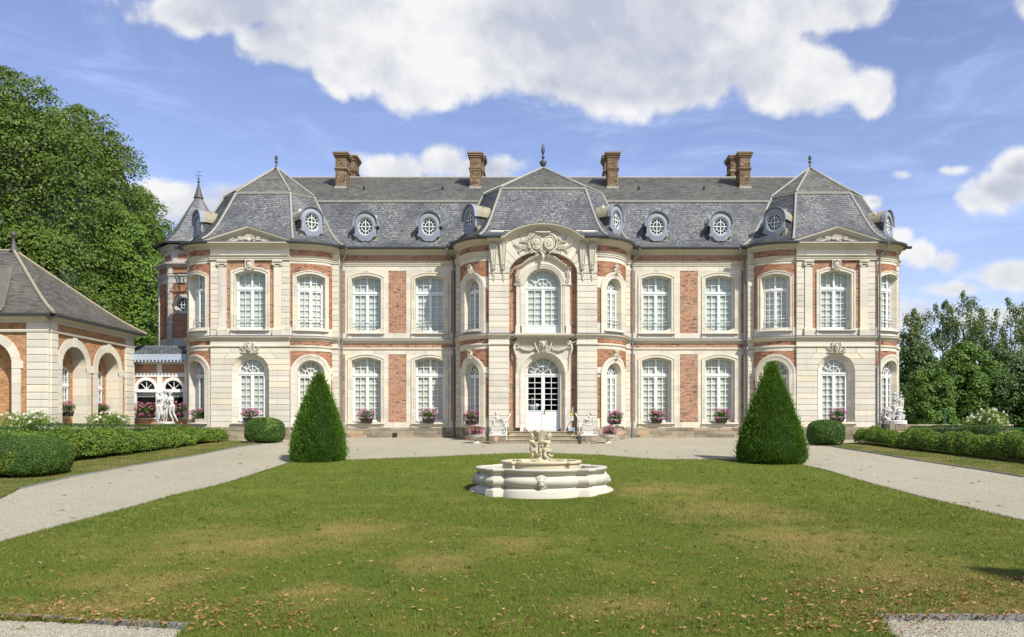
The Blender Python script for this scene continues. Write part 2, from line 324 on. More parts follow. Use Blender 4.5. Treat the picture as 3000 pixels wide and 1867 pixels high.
# ------------------------------------------------------------------ object helpers
ORG = {}
def empty(name, loc, label, cat, group=None, rz=0):
    o = bpy.data.objects.new(name, None); COL.objects.link(o); o.location = loc; o.rotation_euler = (0, 0, rz)
    o['label'] = label; o['category'] = cat
    if group: o['group'] = group
    o.empty_display_size = .3
    ORG[o.name] = Vector(loc); return o
def tag(o, label, cat, group=None):
    o['label'] = label; o['category'] = cat
    if group: o['group'] = group
    return o
def link(name, me, mat, parent=None, kind=None, local=False):
    o = bpy.data.objects.new(name, me); COL.objects.link(o)
    if mat and not me.materials: me.materials.append(MATS[mat])
    if parent:
        o.parent = parent
        if not local and parent.name in ORG: o.location = -ORG[parent.name]
    if kind: o['kind'] = kind
    return o
class MB:
    def __init__(s): s.v = []; s.f = []; s.t = []
    def add(s, vs, fs, tint=.5):
        b = len(s.v); s.v.extend(vs); s.t.extend([tint]*len(vs)); s.f.extend([tuple(i+b for i in f) for f in fs])
    def quad(s, a, b, c, d, tint=.5): s.add([a, b, c, d], [(0, 1, 2, 3)], tint)
    def mesh(s, name, smooth=False):
        me = bpy.data.meshes.new(name); me.from_pydata([tuple(p) for p in s.v], [], s.f)
        a = me.attributes.new('tint', 'FLOAT', 'POINT'); a.data.foreach_set('value', s.t)
        if smooth: me.polygons.foreach_set('use_smooth', [True]*len(me.polygons))
        me.update(); return me
    def build(s, name, mat, parent=None, kind=None, smooth=False, local=False, sharp=None):
        if not s.v: return None
        me = s.mesh(name, smooth or sharp is not None)
        if sharp is not None: me.set_sharp_from_angle(angle=math.radians(sharp))
        return link(name, me, mat, parent, kind, local)
    # box in wall coordinates: u along, d outwards, z up
    def box(s, u0, u1, d0, d1, z0, z1, M, tint=.5, ch=0, seg=0, top=None, back=False):
        """top=(u0t,u1t) gives slanted ends; ch = chamfer of the front edges; seg = splits along u for curved walls"""
        t0, t1 = top if top else (u0, u1)
        n = max(1, seg)
        for k in range(n):
            a, b = k/n, (k+1)/n
            ua, ub = u0+(u1-u0)*a, u0+(u1-u0)*b; ta, tb = t0+(t1-t0)*a, t0+(t1-t0)*b
            ca = ch if k == 0 else 0; cb = ch if k == n-1 else 0
            P = [M(ua, d0, z0), M(ub, d0, z0), M(tb, d0, z1), M(ta, d0, z1)]
            if ch:
                P += [M(ua, d1-ch, z0), M(ub, d1-ch, z0), M(tb, d1-ch, z1), M(ta, d1-ch, z1)]
                P += [M(ua+ca, d1, z0+ch), M(ub-cb, d1, z0+ch), M(tb-cb, d1, z1-ch), M(ta+ca, d1, z1-ch)]
                fs = [(8, 9, 10, 11), (4, 5, 9, 8), (7, 6, 10, 11), (0, 1, 5, 4), (3, 2, 6, 7)]
                if k == 0: fs += [(0, 4, 7, 3), (4, 8, 11, 7)]
                if k == n-1: fs += [(1, 5, 6, 2), (5, 9, 10, 6)]
            else:
                P += [M(ua, d1, z0), M(ub, d1, z0), M(tb, d1, z1), M(ta, d1, z1)]
                fs = [(4, 5, 6, 7), (0, 1, 5, 4), (3, 2, 6, 7)]
                if k == 0: fs.append((0, 4, 7, 3))
                if k == n-1: fs.append((1, 5, 6, 2))
            if back: fs.append((0, 1, 2, 3))
            s.add(P, fs, tint)
    def tube(s, pts, r, n=8, tint=.5, cap=True):
        pts = [Vector(p) for p in pts]; rs = r if isinstance(r, (list, tuple)) else [r]*len(pts)
        base = len(s.v); up = Vector((0, 0, 1))
        x = None
        for i, p in enumerate(pts):
            d = (pts[min(i+1, len(pts)-1)]-pts[max(i-1, 0)]).normalized()
            if x is None: x = d.cross(up if abs(d.z) < .95 else Vector((1, 0, 0))).normalized()
            else: x = (x-d*x.dot(d)).normalized()
            y = d.cross(x)
            for k in range(n):
                a = 2*PI*k/n; s.v.append(p+(x*math.cos(a)+y*math.sin(a))*rs[i]); s.t.append(tint)
        for i in range(len(pts)-1):
            for k in range(n):
                a = base+i*n; s.f.append((a+k, a+(k+1) % n, a+n+(k+1) % n, a+n+k))
        if cap:
            s.f.append(tuple(base+k for k in range(n))); s.f.append(tuple(base+(len(pts)-1)*n+k for k in range(n)))
    def lathe(s, c, prof, n=20, tint=.5, flute=0, fk=0):
        base = len(s.v)
        for (r, z) in prof:
            for k in range(n):
                a = 2*PI*k/n; rr = r*(1+flute*math.cos(fk*a)) if flute else r
                s.v.append(Vector((c[0]+rr*math.cos(a), c[1]+rr*math.sin(a), c[2]+z))); s.t.append(tint)
        for i in range(len(prof)-1):
            for k in range(n):
                a = base+i*n; s.f.append((a+k, a+(k+1) % n, a+n+(k+1) % n, a+n+k))
    def ell(s, c, r, rot=None, n=8, m=6, tint=.5):
        if not isinstance(r, (tuple, list)): r = (r, r, r)
        base = len(s.v); c = Vector(c)
        for i in range(m+1):
            th = PI*i/m
            for k in range(n):
                a = 2*PI*k/n; v = Vector((r[0]*math.sin(th)*math.cos(a), r[1]*math.sin(th)*math.sin(a), r[2]*math.cos(th)))
                if rot is not None: v = rot @ v
                s.v.append(c+v); s.t.append(tint)
        for i in range(m):
            for k in range(n):
                a = base+i*n; s.f.append((a+k, a+(k+1) % n, a+n+(k+1) % n, a+n+k))
def flat(x0, D, sgn=1):            # wall facing the camera at distance D
    return lambda u, d, z: (x0+sgn*u, D-d, z)
def plane(p0, p1):                 # wall from plan point p0 to p1, outward = to the right-hand side facing the camera
    p0 = Vector(p0); p1 = Vector(p1); t = (p1-p0).normalized(); L = (p1-p0).length
    n = Vector((t.y, -t.x))
    if n.y > 0 and abs(n.y) > 1e-6: n = -n
    return (lambda u, d, z: (p0.x+t.x*u+n.x*d, p0.y+t.y*u+n.y*d, z)), L, n
def bay(cx, D0, a, b, sgn):        # quarter-ellipse bay: starts tangent to the front at (cx, D0), ends a sideways and b back
    T = [i*(PI/2)/120 for i in range(121)]; S = [0]
    for i in range(120):
        S.append(S[-1]+math.hypot(a*(math.sin(T[i+1])-math.sin(T[i])), b*(math.cos(T[i+1])-math.cos(T[i]))))
    L = S[-1]
    def M(u, d, z):
        if u <= 0: t = 0; ex = u
        elif u >= L: t = PI/2; ex = u-L
        else: t = float(np.interp(u, S, T)); ex = 0
        x = a*math.sin(t); y = D0+b-b*math.cos(t)
        nx = math.sin(t)/a; ny = -math.cos(t)/b; q = math.hypot(nx, ny); nx /= q; ny /= q
        if ex < 0: x += ex
        if ex > 0: y += ex
        return (cx+sgn*(x+nx*d), y+ny*d, z)
    return M, L
def shiftd(M, dd): return lambda u, d, z: M(u, d+dd, z)

# ------------------------------------------------------------------ openings, outlines, mouldings
def op(u, h, zb, zs, r, kind='arch', g=0, gb=0): return dict(u=u, h=h, zb=zb, zs=zs, r=r, kind=kind, g=g, gb=gb)
def hw(o, z, extra=0):
    g = o['g']+extra; h = o['h']+g; zs = o['zs']
    if z < o['zb']-o['gb']: return 0
    if z <= zs: return h
    if o['kind'] == 'seg':
        R = (o['h']**2+o['r']**2)/(2*o['r']); zc = zs+o['r']-R; q = (R+g)**2-(z-zc)**2
        return min(h, math.sqrt(q)) if q > 0 else 0
    q = 1-((z-zs)/(o['r']+g))**2
    return h*math.sqrt(q) if q > 0 else 0
def outline(o, n=18, zb=None):
    zb = o['zb'] if zb is None else zb; h, zs, r = o['h'], o['zs'], o['r']; P = [(-h, zb), (-h, zs)]
    if o['kind'] == 'seg':
        R = (h*h+r*r)/(2*r); zc = zs+r-R; a0 = math.asin(min(1, h/R))
        P += [(R*math.sin(-a0+2*a0*i/n), zc+R*math.cos(-a0+2*a0*i/n)) for i in range(1, n)]
    else:
        P += [(-h*math.cos(PI*i/n), zs+r*math.sin(PI*i/n)) for i in range(1, n)]
    P += [(h, zs), (h, zb)]
    return [(o['u']+p[0], p[1]) for p in P]
def offs(P, w):
    out = []
    for i, p in enumerate(P):
        def nrm(a, b):
            dx, dz = b[0]-a[0], b[1]-a[1]; L = math.hypot(dx, dz) or 1; return (-dz/L, dx/L)
        n1 = nrm(P[i-1], p) if i > 0 else nrm(p, P[1]); n2 = nrm(p, P[i+1]) if i < len(P)-1 else n1
        nx, nz = n1[0]+n2[0], n1[1]+n2[1]; L = math.hypot(nx, nz) or 1; nx /= L; nz /= L
        k = w/max(.5, nx*n1[0]+nz*n1[1]); out.append((p[0]+nx*k, p[1]+nz*k))
    return out
def ring(mb, P, prof, M, tint=.5, joints=0):
    """sweep profile [(offset outwards, proud)] along outline P; joints>0 splits it into stones of about that length with a tint each"""
    rows = [[M(q[0], d, q[1]) for q in offs(P, w)] for (w, d) in prof]
    acc = 0; tn = tint
    for i in range(len(P)-1):
        if joints:
            L = math.hypot(P[i+1][0]-P[i][0], P[i+1][1]-P[i][1])
            if L > joints*1.4:       # long straight: split
                n = round(L/joints)
                for k in range(n):
                    a, b = k/n, (k+1)/n; tk = random.random()
                    for j in range(len(prof)-1):
                        A0, A1, B0, B1 = Vector(rows[j][i]), Vector(rows[j][i+1]), Vector(rows[j+1][i]), Vector(rows[j+1][i+1])
                        e = min(.004/(L/n), .2)*(b-a)
                        mb.quad(A0.lerp(A1, a+e), A0.lerp(A1, b-e), B0.lerp(B1, b-e), B0.lerp(B1, a+e), tk)
                acc = 0; tn = random.random(); continue
            acc += L
            if acc > joints: acc = 0; tn = random.random()
        for j in range(len(prof)-1):
            mb.quad(rows[j][i], rows[j][i+1], rows[j+1][i+1], rows[j+1][i], tn)
def mold(mb, M, u0, u1, prof, seg=1, tint=.5, caps=True):
    us = [u0+(u1-u0)*i/seg for i in range(seg+1)]
    for i in range(seg):
        for j in range(len(prof)-1):
            (d0, z0), (d1, z1) = prof[j], prof[j+1]
            mb.quad(M(us[i], d0, z0), M(us[i+1], d0, z0), M(us[i+1], d1, z1), M(us[i], d1, z1), tint)
    if caps:
        for u in (u0, u1): mb.add([M(u, d, z) for d, z in prof], [tuple(range(len(prof)))], tint)
def sub(iv, cuts):
    out = list(iv)
    for (c0, c1) in cuts:
        nx = []
        for (a, b) in out:
            if c1 <= a or c0 >= b: nx.append((a, b)); continue
            if c0 > a: nx.append((a, c0))
            if c1 < b: nx.append((c1, b))
        out = nx
    return out
def cuts_at(ops, z, extra=0):
    r = []
    for o in ops:
        w = hw(o, z, extra)
        if w > 0: r.append((o['u']-w, o['u']+w))
    return r
def backing(mb, M, u0, u1, z0, z1, ops, d=-.004, curved=False):
    z = z0
    zz = sorted(set([z0, z1]+[o['zb'] for o in ops]+[o['zs'] for o in ops]+[o['zs']+o['r']*k/10 for o in ops for k in range(1, 11)]))
    zz = [q for q in zz if z0 <= q <= z1]
    for a, b in zip(zz[:-1], zz[1:]):
        if b-a < 1e-4: continue
        m_ = (a+b)/2
        for (p, q) in sub([(u0, u1)], [(c[0]-.02, c[1]+.02) if False else c for c in cuts_at([dict(o, g=.0) for o in ops], m_)]):
            n = max(1, int((q-p)/.15)) if curved else 1
            for k in range(n):
                ua, ub = p+(q-p)*k/n, p+(q-p)*(k+1)/n
                mb.quad(M(ua, d, a), M(ub, d, a), M(ub, d, b), M(ua, d, b))
def bricks(mb, M, rects, ops, curved=False, proud=0., H=.0605, Lb=.222, J=.0135, depth=.02, coll=None):
    for (u0, u1, z0, z1) in rects:
        n = max(1, round((z1-z0)/H)); hh = (z1-z0)/n
        for i in range(n):
            za, zb_ = z0+i*hh, z0+(i+1)*hh
            for (a, b) in sub([(u0, u1)], cuts_at(ops, (za+zb_)/2)):
                x = a-(.5*Lb if i % 2 else 0)-(0 if a == u0 else random.random()*.1)
                while x < b:
                    w = Lb if (random.random() < .8) else Lb/2
                    p, q = max(x, a), min(x+w, b); x += w
                    if q-p < .03: continue
                    tn = min(1, max(0, random.gauss(.52, .2))) if random.random() > .07 else random.random()*.12
                    dd = proud+random.uniform(-.003, .003)
                    if coll is not None: coll.append((p+J/2, q-J/2, dd-depth, dd, za+J/2, zb_-J/2, tn))
                    else: mb.box(p+J/2, q-J/2, dd-depth, dd, za+J/2, zb_-J/2, M, tn)
IND = []           # individual ashlar blocks, sorted by how large they show
def ashlar(mb, M, u0, u1, z0, z1, ops, holes=(), course=.29, blk=.62, J=.007, proud=.015, ch=0, curved=False, ind=None, bond=True):
    lev = sorted(set([z0, z1]+[z for h in holes for z in (h[2], h[3]) if z0 < z < z1])); zz = [z0]
    for a, b in zip(lev[:-1], lev[1:]):
        n = max(1, round((b-a)/course)); zz += [a+(b-a)*k/n for k in range(1, n+1)]
    for i, (a, b) in enumerate(zip(zz[:-1], zz[1:])):
        m_ = (a+b)/2
        hc = [(h[0], h[1]) for h in holes if h[2]-1e-4 <= m_ <= h[3]+1e-4]
        base = sub(sub([(u0, u1)], hc), cuts_at(ops, m_))
        for (p, q) in base:
            if q-p < .03: continue
            # slanted ends where the interval meets an arch
            pt, qt, pb, qb = p, q, p, q
            for o in ops:
                w = hw(o, m_)
                if w > 0:
                    if abs(o['u']+w-p) < 1e-5: pb, pt = o['u']+hw(o, a+1e-4), o['u']+hw(o, b-1e-4)
                    if abs(o['u']-w-q) < 1e-5: qb, qt = o['u']-hw(o, a+1e-4), o['u']-hw(o, b-1e-4)
            n = max(1, round((q-p)/blk)); off = (.5 if (i % 2 and n > 1 and bond) else 0)
            edges = [0]+[(k+off*.6)/n for k in range(1, n) if (k+off*.6)/n < .97]+[1]
            if off and n > 1: edges = [0]+[(k-.5+0)/n for k in range(1, n+1)]+[1]
            for e0, e1 in zip(edges[:-1], edges[1:]):
                ub0, ub1 = pb+(qb-pb)*e0, pb+(qb-pb)*e1; ut0, ut1 = pt+(qt-pt)*e0, pt+(qt-pt)*e1
                if ub1-ub0 < .02 and ut1-ut0 < .02: continue
                seg = max(1, int((ub1-ub0)/.18)) if curved else 1
                tn = random.random(); dd = proud+random.uniform(-.002, .002)
                args = (ub0+J/2, ub1-J/2, -.012, dd, a+J/2, b-J/2, M, tn, ch, seg, (ut0+J/2, ut1-J/2))
                if ind is not None: IND.append(((ub1-ub0)*(b-a), args, ind))
                else: mb.box(*args)

# ------------------------------------------------------------------ windows
PANES_LEFT = [300]
def window(name, M, o, d0, rows_low, zt, parent, blind='blind_cloth', paint='white_paint', fan=False, top_rows=2, indiv=True, guard=False, solid=0, fr=.075, door=False, blind_from=None, curved=False):
    """white casement with central mullion, transom at zt and glazing bars; panes and blind are its sub-parts"""
    u, h, zb = o['u'], o['h'], o['zb']; f = MB(); B = lambda *a: f.box(*a, back=True)
    P = outline(o, 20)
    ring(f, P, [(0, d0), (0, d0+.05), (-fr, d0+.05), (-fr, d0)], M)
    f.box(u-h, u+h, d0, d0+.05, zb, zb+fr*1.2, M, seg=3)
    if zt: f.box(u-h+.01, u+h-.01, d0, d0+.085, zt-.045, zt+.045, M, seg=3)
    f.box(u-.05, u+.05, d0+.003, d0+.07, zb+.02, (zt-.04) if (fan and zt) else (zt+.2 if zt else o['zs']), M)
    if not fan:
        f.box(u-.05, u+.05, d0+.003, d0+.065, zt+.03, o['zs']+o['r']-.02, M)
    st = .045
    for s in (-1, 1):       # sash stiles and rails
        a, b = sorted((u+s*(h-fr), u+s*(h-fr-st))); f.box(a, b, d0+.002, d0+.058, zb+fr, zt-.04, M)
        a, b = sorted((u+s*.05, u+s*.085)); f.box(a, b, d0+.002, d0+.056, zb+fr, zt-.04, M)
        a, b = sorted((u+s*.05, u+s*(h-fr))); f.box(a, b, d0+.002, d0+.057, zb+fr, zb+fr+.09, M); f.box(a, b, d0+.002, d0+.057, zt-.12, zt-.04, M)
    xi, xo = .085, h-fr-st; zl, zh = zb+fr+.09+solid, zt-.12
    if solid:
        for s in (-1, 1):
            a, b = sorted((u+s*xi, u+s*xo)); f.box(a, b, d0, d0+.035, zb+fr+.05, zl, M)
            for kk in range(2):
                w = (b-a)/2; f.box(a+w*kk+.03, a+w*kk+w-.03, d0, d0+.052, zb+fr+.13, zl-.07, M, ch=.015)
            f.box(a, b, d0+.003, d0+.058, zl-.03, zl+.012, M)
    bar = .028; xm = (xi+xo)/2; cells = []
    for s in (-1, 1):
        a, b = sorted((u+s*(xm-bar/2), u+s*(xm+bar/2))); f.box(a, b, d0+.012, d0+.045, zl, zh, M)
        for i in range(1, rows_low):
            z = zl+(zh-zl)*i/rows_low; a, b = sorted((u+s*xi, u+s*xo)); f.box(a, b, d0+.014, d0+.043, z-bar/2, z+bar/2, M)
        for i in range(rows_low):
            za, zc = zl+(zh-zl)*i/rows_low, zl+(zh-zl)*(i+1)/rows_low
            for (p, q) in ((xi, xm), (xm, xo)):
                a, b = sorted((u+s*p, u+s*q)); cells.append([(a, za), (b, za), (b, zc), (a, zc)])
    if guard:
        z = zl+.42; f.box(u-h, u+h, d0+.12, d0+.145, z, z+.028, M, seg=4)
        f.box(u-h, u+h, d0+.12, d0+.145, z-.16, z-.145, M, seg=4)
    if fan:
        zs = zt+.045; R = h-fr; ry = o['zs']+o['r']-fr-zs; n = 12
        arc = lambda k, t: (u-R*k*math.cos(t), zs+ry*k*math.sin(t))
        for (k0, k1) in ((.48, .53), (.10, .16)):
            A = [arc(k0, PI*i/n) for i in range(n+1)]; Bp = [arc(k1, PI*i/n) for i in range(n+1)]
            for i in range(n):
                f.add([M(*(A[i][0], d0+.05, A[i][1])), M(A[i+1][0], d0+.05, A[i+1][1]), M(Bp[i+1][0], d0+.05, Bp[i+1][1]), M(Bp[i][0], d0+.05, Bp[i][1]),
                       M(A[i][0], d0, A[i][1]), M(A[i+1][0], d0, A[i+1][1]), M(Bp[i+1][0], d0, Bp[i+1][1]), M(Bp[i][0], d0, Bp[i][1])],
                      [(0, 1, 2, 3), (0, 1, 5, 4), (3, 2, 6, 7)])
        def spoke(k0, k1, t):
            a = arc(k0, t); b = arc(k1, t); dx, dz = b[0]-a[0], b[1]-a[1]; L = math.hypot(dx, dz); nx, nz = -dz/L*bar/2, dx/L*bar/2
            Q = [(a[0]+nx, a[1]+nz), (b[0]+nx, b[1]+nz), (b[0]-nx, b[1]-nz), (a[0]-nx, a[1]-nz)]
            f.add([M(q[0], d0+.045, q[1]) for q in Q]+[M(q[0], d0, q[1]) for q in Q], [(0, 1, 2, 3), (0, 1, 5, 4), (2, 3, 7, 6)])
        for t in (30, 60, 90, 120, 150): spoke(.5, 1.03, math.radians(t))
        for t in (45, 90, 135): spoke(.1, .5, math.radians(t))
        f.add([M(*(arc(.15, PI*i/8)[0], d0+.05, arc(.15, PI*i/8)[1])) for i in range(9)], [tuple(range(9))])
        for i in range(6):
            t0, t1 = PI*i/6, PI*(i+1)/6; tm = (t0+t1)/2
            cells.append([arc(.5, t0), arc(1, t0), arc(1, tm), arc(1, t1), arc(.5, t1), arc(.5, tm)])
        for i in range(4):
            t0, t1 = PI*i/4, PI*(i+1)/4; cells.append([arc(.12, t0), arc(.5, t0), arc(.5, (t0+t1)/2), arc(.5, t1), arc(.12, t1)])
    else:
        R = (h*h+o['r']**2)/(2*o['r']); zc = o['zs']+o['r']-R
        top = lambda x: zc+math.sqrt(max(0, R*R-(x-u)**2))-fr
        zl2 = zt+.085; zm = zl2+(o['zs']+o['r']*.5-fr-zl2)*.52; xo2 = h-fr-.02
        xm2 = (.06+xo2)/2
        for s in (-1, 1):
            a, b = sorted((u+s*.05, u+s*(h-fr))); f.box(a, b, d0+.002, d0+.05, zt+.04, zl2, M); f.box(a, b, d0+.014, d0+.043, zm-bar/2, zm+bar/2, M)
            a, b = sorted((u+s*(xm2-bar/2), u+s*(xm2+bar/2))); f.box(a, b, d0+.012, d0+.045, zl2, top(a)+.03, M)
            a, b = sorted((u+s*xo2, u+s*(h-fr+.01))); f.box(a, b, d0+.002, d0+.052, zl2, top(b if s > 0 else a)+.04, M)
            for (p, q) in ((.06, xm2), (xm2, xo2)):
                a, b = sorted((u+s*p, u+s*q)); cells.append([(a, zl2), (b, zl2), (b, zm), (a, zm)])
                cells.append([(a, zm), (b, zm), (b, top(b)+.03), (a, top(a)+.03)])
    w = f.build(name, paint, parent)
    if indiv and PANES_LEFT[0] >= len(cells):
        PANES_LEFT[0] -= len(cells)
        for c in cells:
            g = MB(); tl = random.uniform(-.004, .004)
            g.add([M(q[0], d0+.02+tl*(q[0]-u)*3, q[1]) for q in c], [tuple(range(len(c)))]); g.build('pane', 'glass', w)
    else:
        g = MB()
        for c in cells: g.add([M(q[0], d0+.02, q[1]) for q in c], [tuple(range(len(c)))])
        g.build('panes', 'glass', w, 'stuff')
    if blind:
        g = MB(); z0 = zb if blind_from is None else blind_from; n = 24; zq = o['zs']+o['r']+.05
        fold = 0 if blind == 'blind_cloth' else .02
        for i in range(n):
            a, b = u-h-.1+(2*h+.2)*i/n, u-h-.1+(2*h+.2)*(i+1)/n
            dz_ = d0-(.045 if fold == 0 else .07); da, db = dz_+fold*math.sin(i*2.1), dz_+fold*math.sin((i+1)*2.1)
            g.quad(M(a, da, z0), M(b, db, z0), M(b, db, zq), M(a, da, zq))
        g.build('blind' if fold == 0 else 'curtain', blind, w)
    return w
def sill(mb, M, u, h, z, seg=1, out=.14, t=.09):
    mold(mb, M, u-h, u+h, [(-.3, z+.03), (out-.02, z), (out, z-.02), (out, z-.05), (out-.03, z-.06), (out-.06, z-t), (0, z-t-.05)], seg)

# ------------------------------------------------------------------ leaves
def quads_mesh(name, V, T, npoly, per=4):
    n = npoly; me = bpy.data.meshes.new(name); me.vertices.add(n*per); me.loops.add(n*per); me.polygons.add(n)
    me.vertices.foreach_set('co', V.astype(np.float32).ravel())
    me.loops.foreach_set('vertex_index', np.arange(n*per, dtype=np.int32))
    me.polygons.foreach_set('loop_start', np.arange(0, n*per, per, dtype=np.int32))
    try: me.polygons.foreach_set('loop_total', np.full(n, per, dtype=np.int32))
    except Exception: pass
    a = me.attributes.new('tint', 'FLOAT', 'POINT'); a.data.foreach_set('value', np.repeat(T, per).astype(np.float32))
    me.update(); return me
def unit(a): return a/np.maximum(np.linalg.norm(a, axis=1, keepdims=True), 1e-9)
def leaves(name, P, Nn, size, aspect, T, mat, parent=None, kind=None, dirv=None, rnd=.8, var=.35):
    """one rhombic leaf per point; Nn = preferred normals, dirv = preferred long axis"""
    n = len(P); Nn = unit(Nn+rng.normal(0, rnd, (n, 3)))
    a = rng.normal(0, 1, (n, 3)) if dirv is None else dirv+rng.normal(0, .35, (n, 3))
    t = unit(a-Nn*np.sum(a*Nn, 1, keepdims=True)); b = np.cross(Nn, t)
    s = (size*(1+rng.uniform(-var, var, n)))[:, None]
    V = np.empty((n, 4, 3)); V[:, 0] = P-t*s*.5; V[:, 1] = P+b*s*aspect*.5; V[:, 2] = P+t*s*.5; V[:, 3] = P-b*s*aspect*.5
    me = quads_mesh(name, V, np.clip(T, 0, 1), n)
    return link(name, me, mat, parent, kind)
def sph(n):
    v = rng.normal(0, 1, (n, 3)); return unit(v)

# ------------------------------------------------------------------ ground
def ground_sheet(name, poly, mat, lift, thick=0, jit=0, dens=None, kind='structure'):
    pts = []
    for (a, b) in zip(poly, poly[1:]+poly[:1]):
        L = math.dist(a, b); n = max(1, int(L/dens)) if dens else 1
        for k in range(n):
            q = (a[0]+(b[0]-a[0])*k/n, a[1]+(b[1]-a[1])*k/n)
            if jit and k: q = (q[0]+random.gauss(0, jit), q[1]+random.gauss(0, jit))
            pts.append(q)
    bm = bmesh.new(); vs = [bm.verts.new((x, y, 0)) for x, y in pts]; f = bm.faces.new(vs); bm.normal_update()
    if f.normal.z < 0: f.normal_flip()
    for yc in (20.0, 41.0):
        bmesh.ops.bisect_plane(bm, geom=bm.verts[:]+bm.edges[:]+bm.faces[:], plane_co=(0, yc, 0), plane_no=(0, 1, 0))
    bmesh.ops.triangulate(bm, faces=bm.faces[:])
    if thick:
        r = bmesh.ops.extrude_edge_only(bm, edges=[e for e in bm.edges if e.is_boundary])
        low = {v for v in r['geom'] if isinstance(v, bmesh.types.BMVert)}
    else: low = set()
    for v in bm.verts: v.co.z = gz(v.co.y)+lift-(thick if v in low else 0)
    me = bpy.data.meshes.new(name); bm.to_mesh(me); bm.free()
    return link(name, me, mat, None, kind), pts
mb = MB()
for (y0, y1) in ((-60, 20), (20, 41), (41, 900)):
    mb.quad((-700, y0, gz(y0)-.05), (700, y0, gz(y0)-.05), (700, y1, gz(y1)-.05), (-700, y1, gz(y1)-.05))
mb.build('ground', 'field_grass', kind='structure')
ground_sheet('gravel_court', [(-30, -6), (30, -6), (30, 44), (-30, 44)], 'gravel_stones', 0)
LAWNPX = [(-260, 1700), (0, 1598), (151, 1554), (337, 1505), (496, 1459), (635, 1427), (727, 1400), (858, 1357), (1005, 1352), (1100, 1348), (1300, 1341), (1350, 1338),
          (1495, 1332), (1605, 1331.5), (1750, 1336), (1859, 1345), (1928, 1350), (2169, 1350), (2260, 1354), (2343, 1365), (2420, 1382), (2500, 1407), (2600, 1434), (2715, 1465),
          (2868, 1501), (3000, 1533), (3300, 1610)]
LAWN = [G(*p) for p in LAWNPX]
r1, r2, l2, l1 = G(3300, 1818), G(2575, 1814), G(548, 1841), G(-260, 1805)
LAWN += [r1, r2, G(2605, 1867), (3.0, 3.0), (-2.6, 3.0), G(533, 1867), l2, l1]
lawn, lawn_pts = ground_sheet('lawn', LAWN, 'lawn_turf', .035, .05, .016, .12)
vl = [G(-200, 1540), G(60, 1432), G(204, 1399), G(417, 1360), G(555, 1338), G(694, 1311), G(766, 1302), G(700, 1293), G(640, 1290), (-16.5, 39.5), (-21.0, 39.5), (-21, 18)]
ground_sheet('left_verge', vl, 'verge_turf', .03, .04, .012, .15)
vr = [G(2400, 1305), G(2440, 1309), G(2560, 1328), G(2700, 1351), G(2861, 1375), G(3000, 1398), G(3300, 1470), (30, 20), (30, 43), (19, 43), (19, 38.5), (15.5, 38)]
ground_sheet('right_verge', vr, 'verge_turf', .03, .04, .012, .15)
def kerb(name, a, b, h, w, mat, n, label_kind='structure'):
    a = Vector(a); b = Vector(b); t = (b-a).normalized(); nn = Vector((-t.y, t.x))
    root = None; L = (b-a).length
    for k in range(n):
        g = MB(); p = a+t*(L*k/n+.002); q = a+t*(L*(k+1)/n-.002); hh = h+random.uniform(-.006, .006)
        P = [p-nn*w/2, q-nn*w/2, q+nn*w/2, p+nn*w/2]
        zz = [gz(c.y) for c in P]
        g.add([(c.x, c.y, z-.05) for c, z in zip(P, zz)]+[(c.x, c.y, z+hh) for c, z in zip(P, zz)], [(4, 5, 6, 7), (0, 1, 5, 4), (1, 2, 6, 5), (2, 3, 7, 6), (3, 0, 4, 7)])
        if root is None: root = g.build(name, mat, kind=label_kind)
        else: g.build('kerb_stone', mat, root)
kerb('left_kerb', G(-150, 1803), (G(548, 1843)), .055, .05, 'kerb_slate', 6)
kerb('right_kerb', G(2570, 1815), G(3200, 1818), .06, .05, 'kerb_slate', 6)
def edging(name, px):
    pts = [G(*p) for p in px]; root = None
    for a, b in zip(pts[:-1], pts[1:]):
        L = math.dist(a, b); n = max(1, round(L/1.2)); a = Vector(a); b = Vector(b)
        for k in range(n):
            p = a.lerp(b, k/n+.004); q = a.lerp(b, (k+1)/n-.004); t = (q-p).normalized(); nn = Vector((-t.y, t.x))*.02; h = random.uniform(.03, .05)
            g = MB(); P = [p-nn, q-nn, q+nn, p+nn]
            g.add([(c.x, c.y, gz(c.y)-.03) for c in P]+[(c.x, c.y, gz(c.y)+h) for c in P], [(4, 5, 6, 7), (0, 1, 5, 4), (1, 2, 6, 5), (2, 3, 7, 6), (3, 0, 4, 7)])
            if root is None: root = g.build(name, 'kerb_slate', kind='structure')
            else: g.build('edging_slab', 'kerb_slate', root)
edging('left_edging', [(60, 1433), (204, 1400), (417, 1361), (555, 1339), (694, 1312), (766, 1303)])
edging('right_edging', [(2440, 1310), (2560, 1329), (2700, 1352), (2861, 1376), (3000, 1399)])

def inside(x, y, poly):
    r = np.zeros(len(x), bool); n = len(poly)
    for i in range(n):
        x0, y0 = poly[i]; x1, y1 = poly[(i+1) % n]
        c = ((y0 > y) != (y1 > y)); xx = (x1-x0)*(y-y0)/((y1-y0) if y1 != y0 else 1e-9)+x0
        r ^= c & (x < xx)
    return r
gzv = np.vectorize(gz)
FOUNT = (-.05, 21.75)
def scatter(n, d0, d1, poly=None, power=1.6, pxl=-40, pxr=3040):
    u = rng.random(n); D = (d0**(2-power)+u*(d1**(2-power)-d0**(2-power)))**(1/(2-power)) if power != 2 else d0*(d1/d0)**u
    x = (rng.uniform(pxl, pxr, n)-CX)*D/F
    if poly is not None:
        k = inside(x, D, poly); x, D = x[k], D[k]
    k = np.hypot(x-FOUNT[0], (D-FOUNT[1])) > 2.0
    return x[k], D[k]
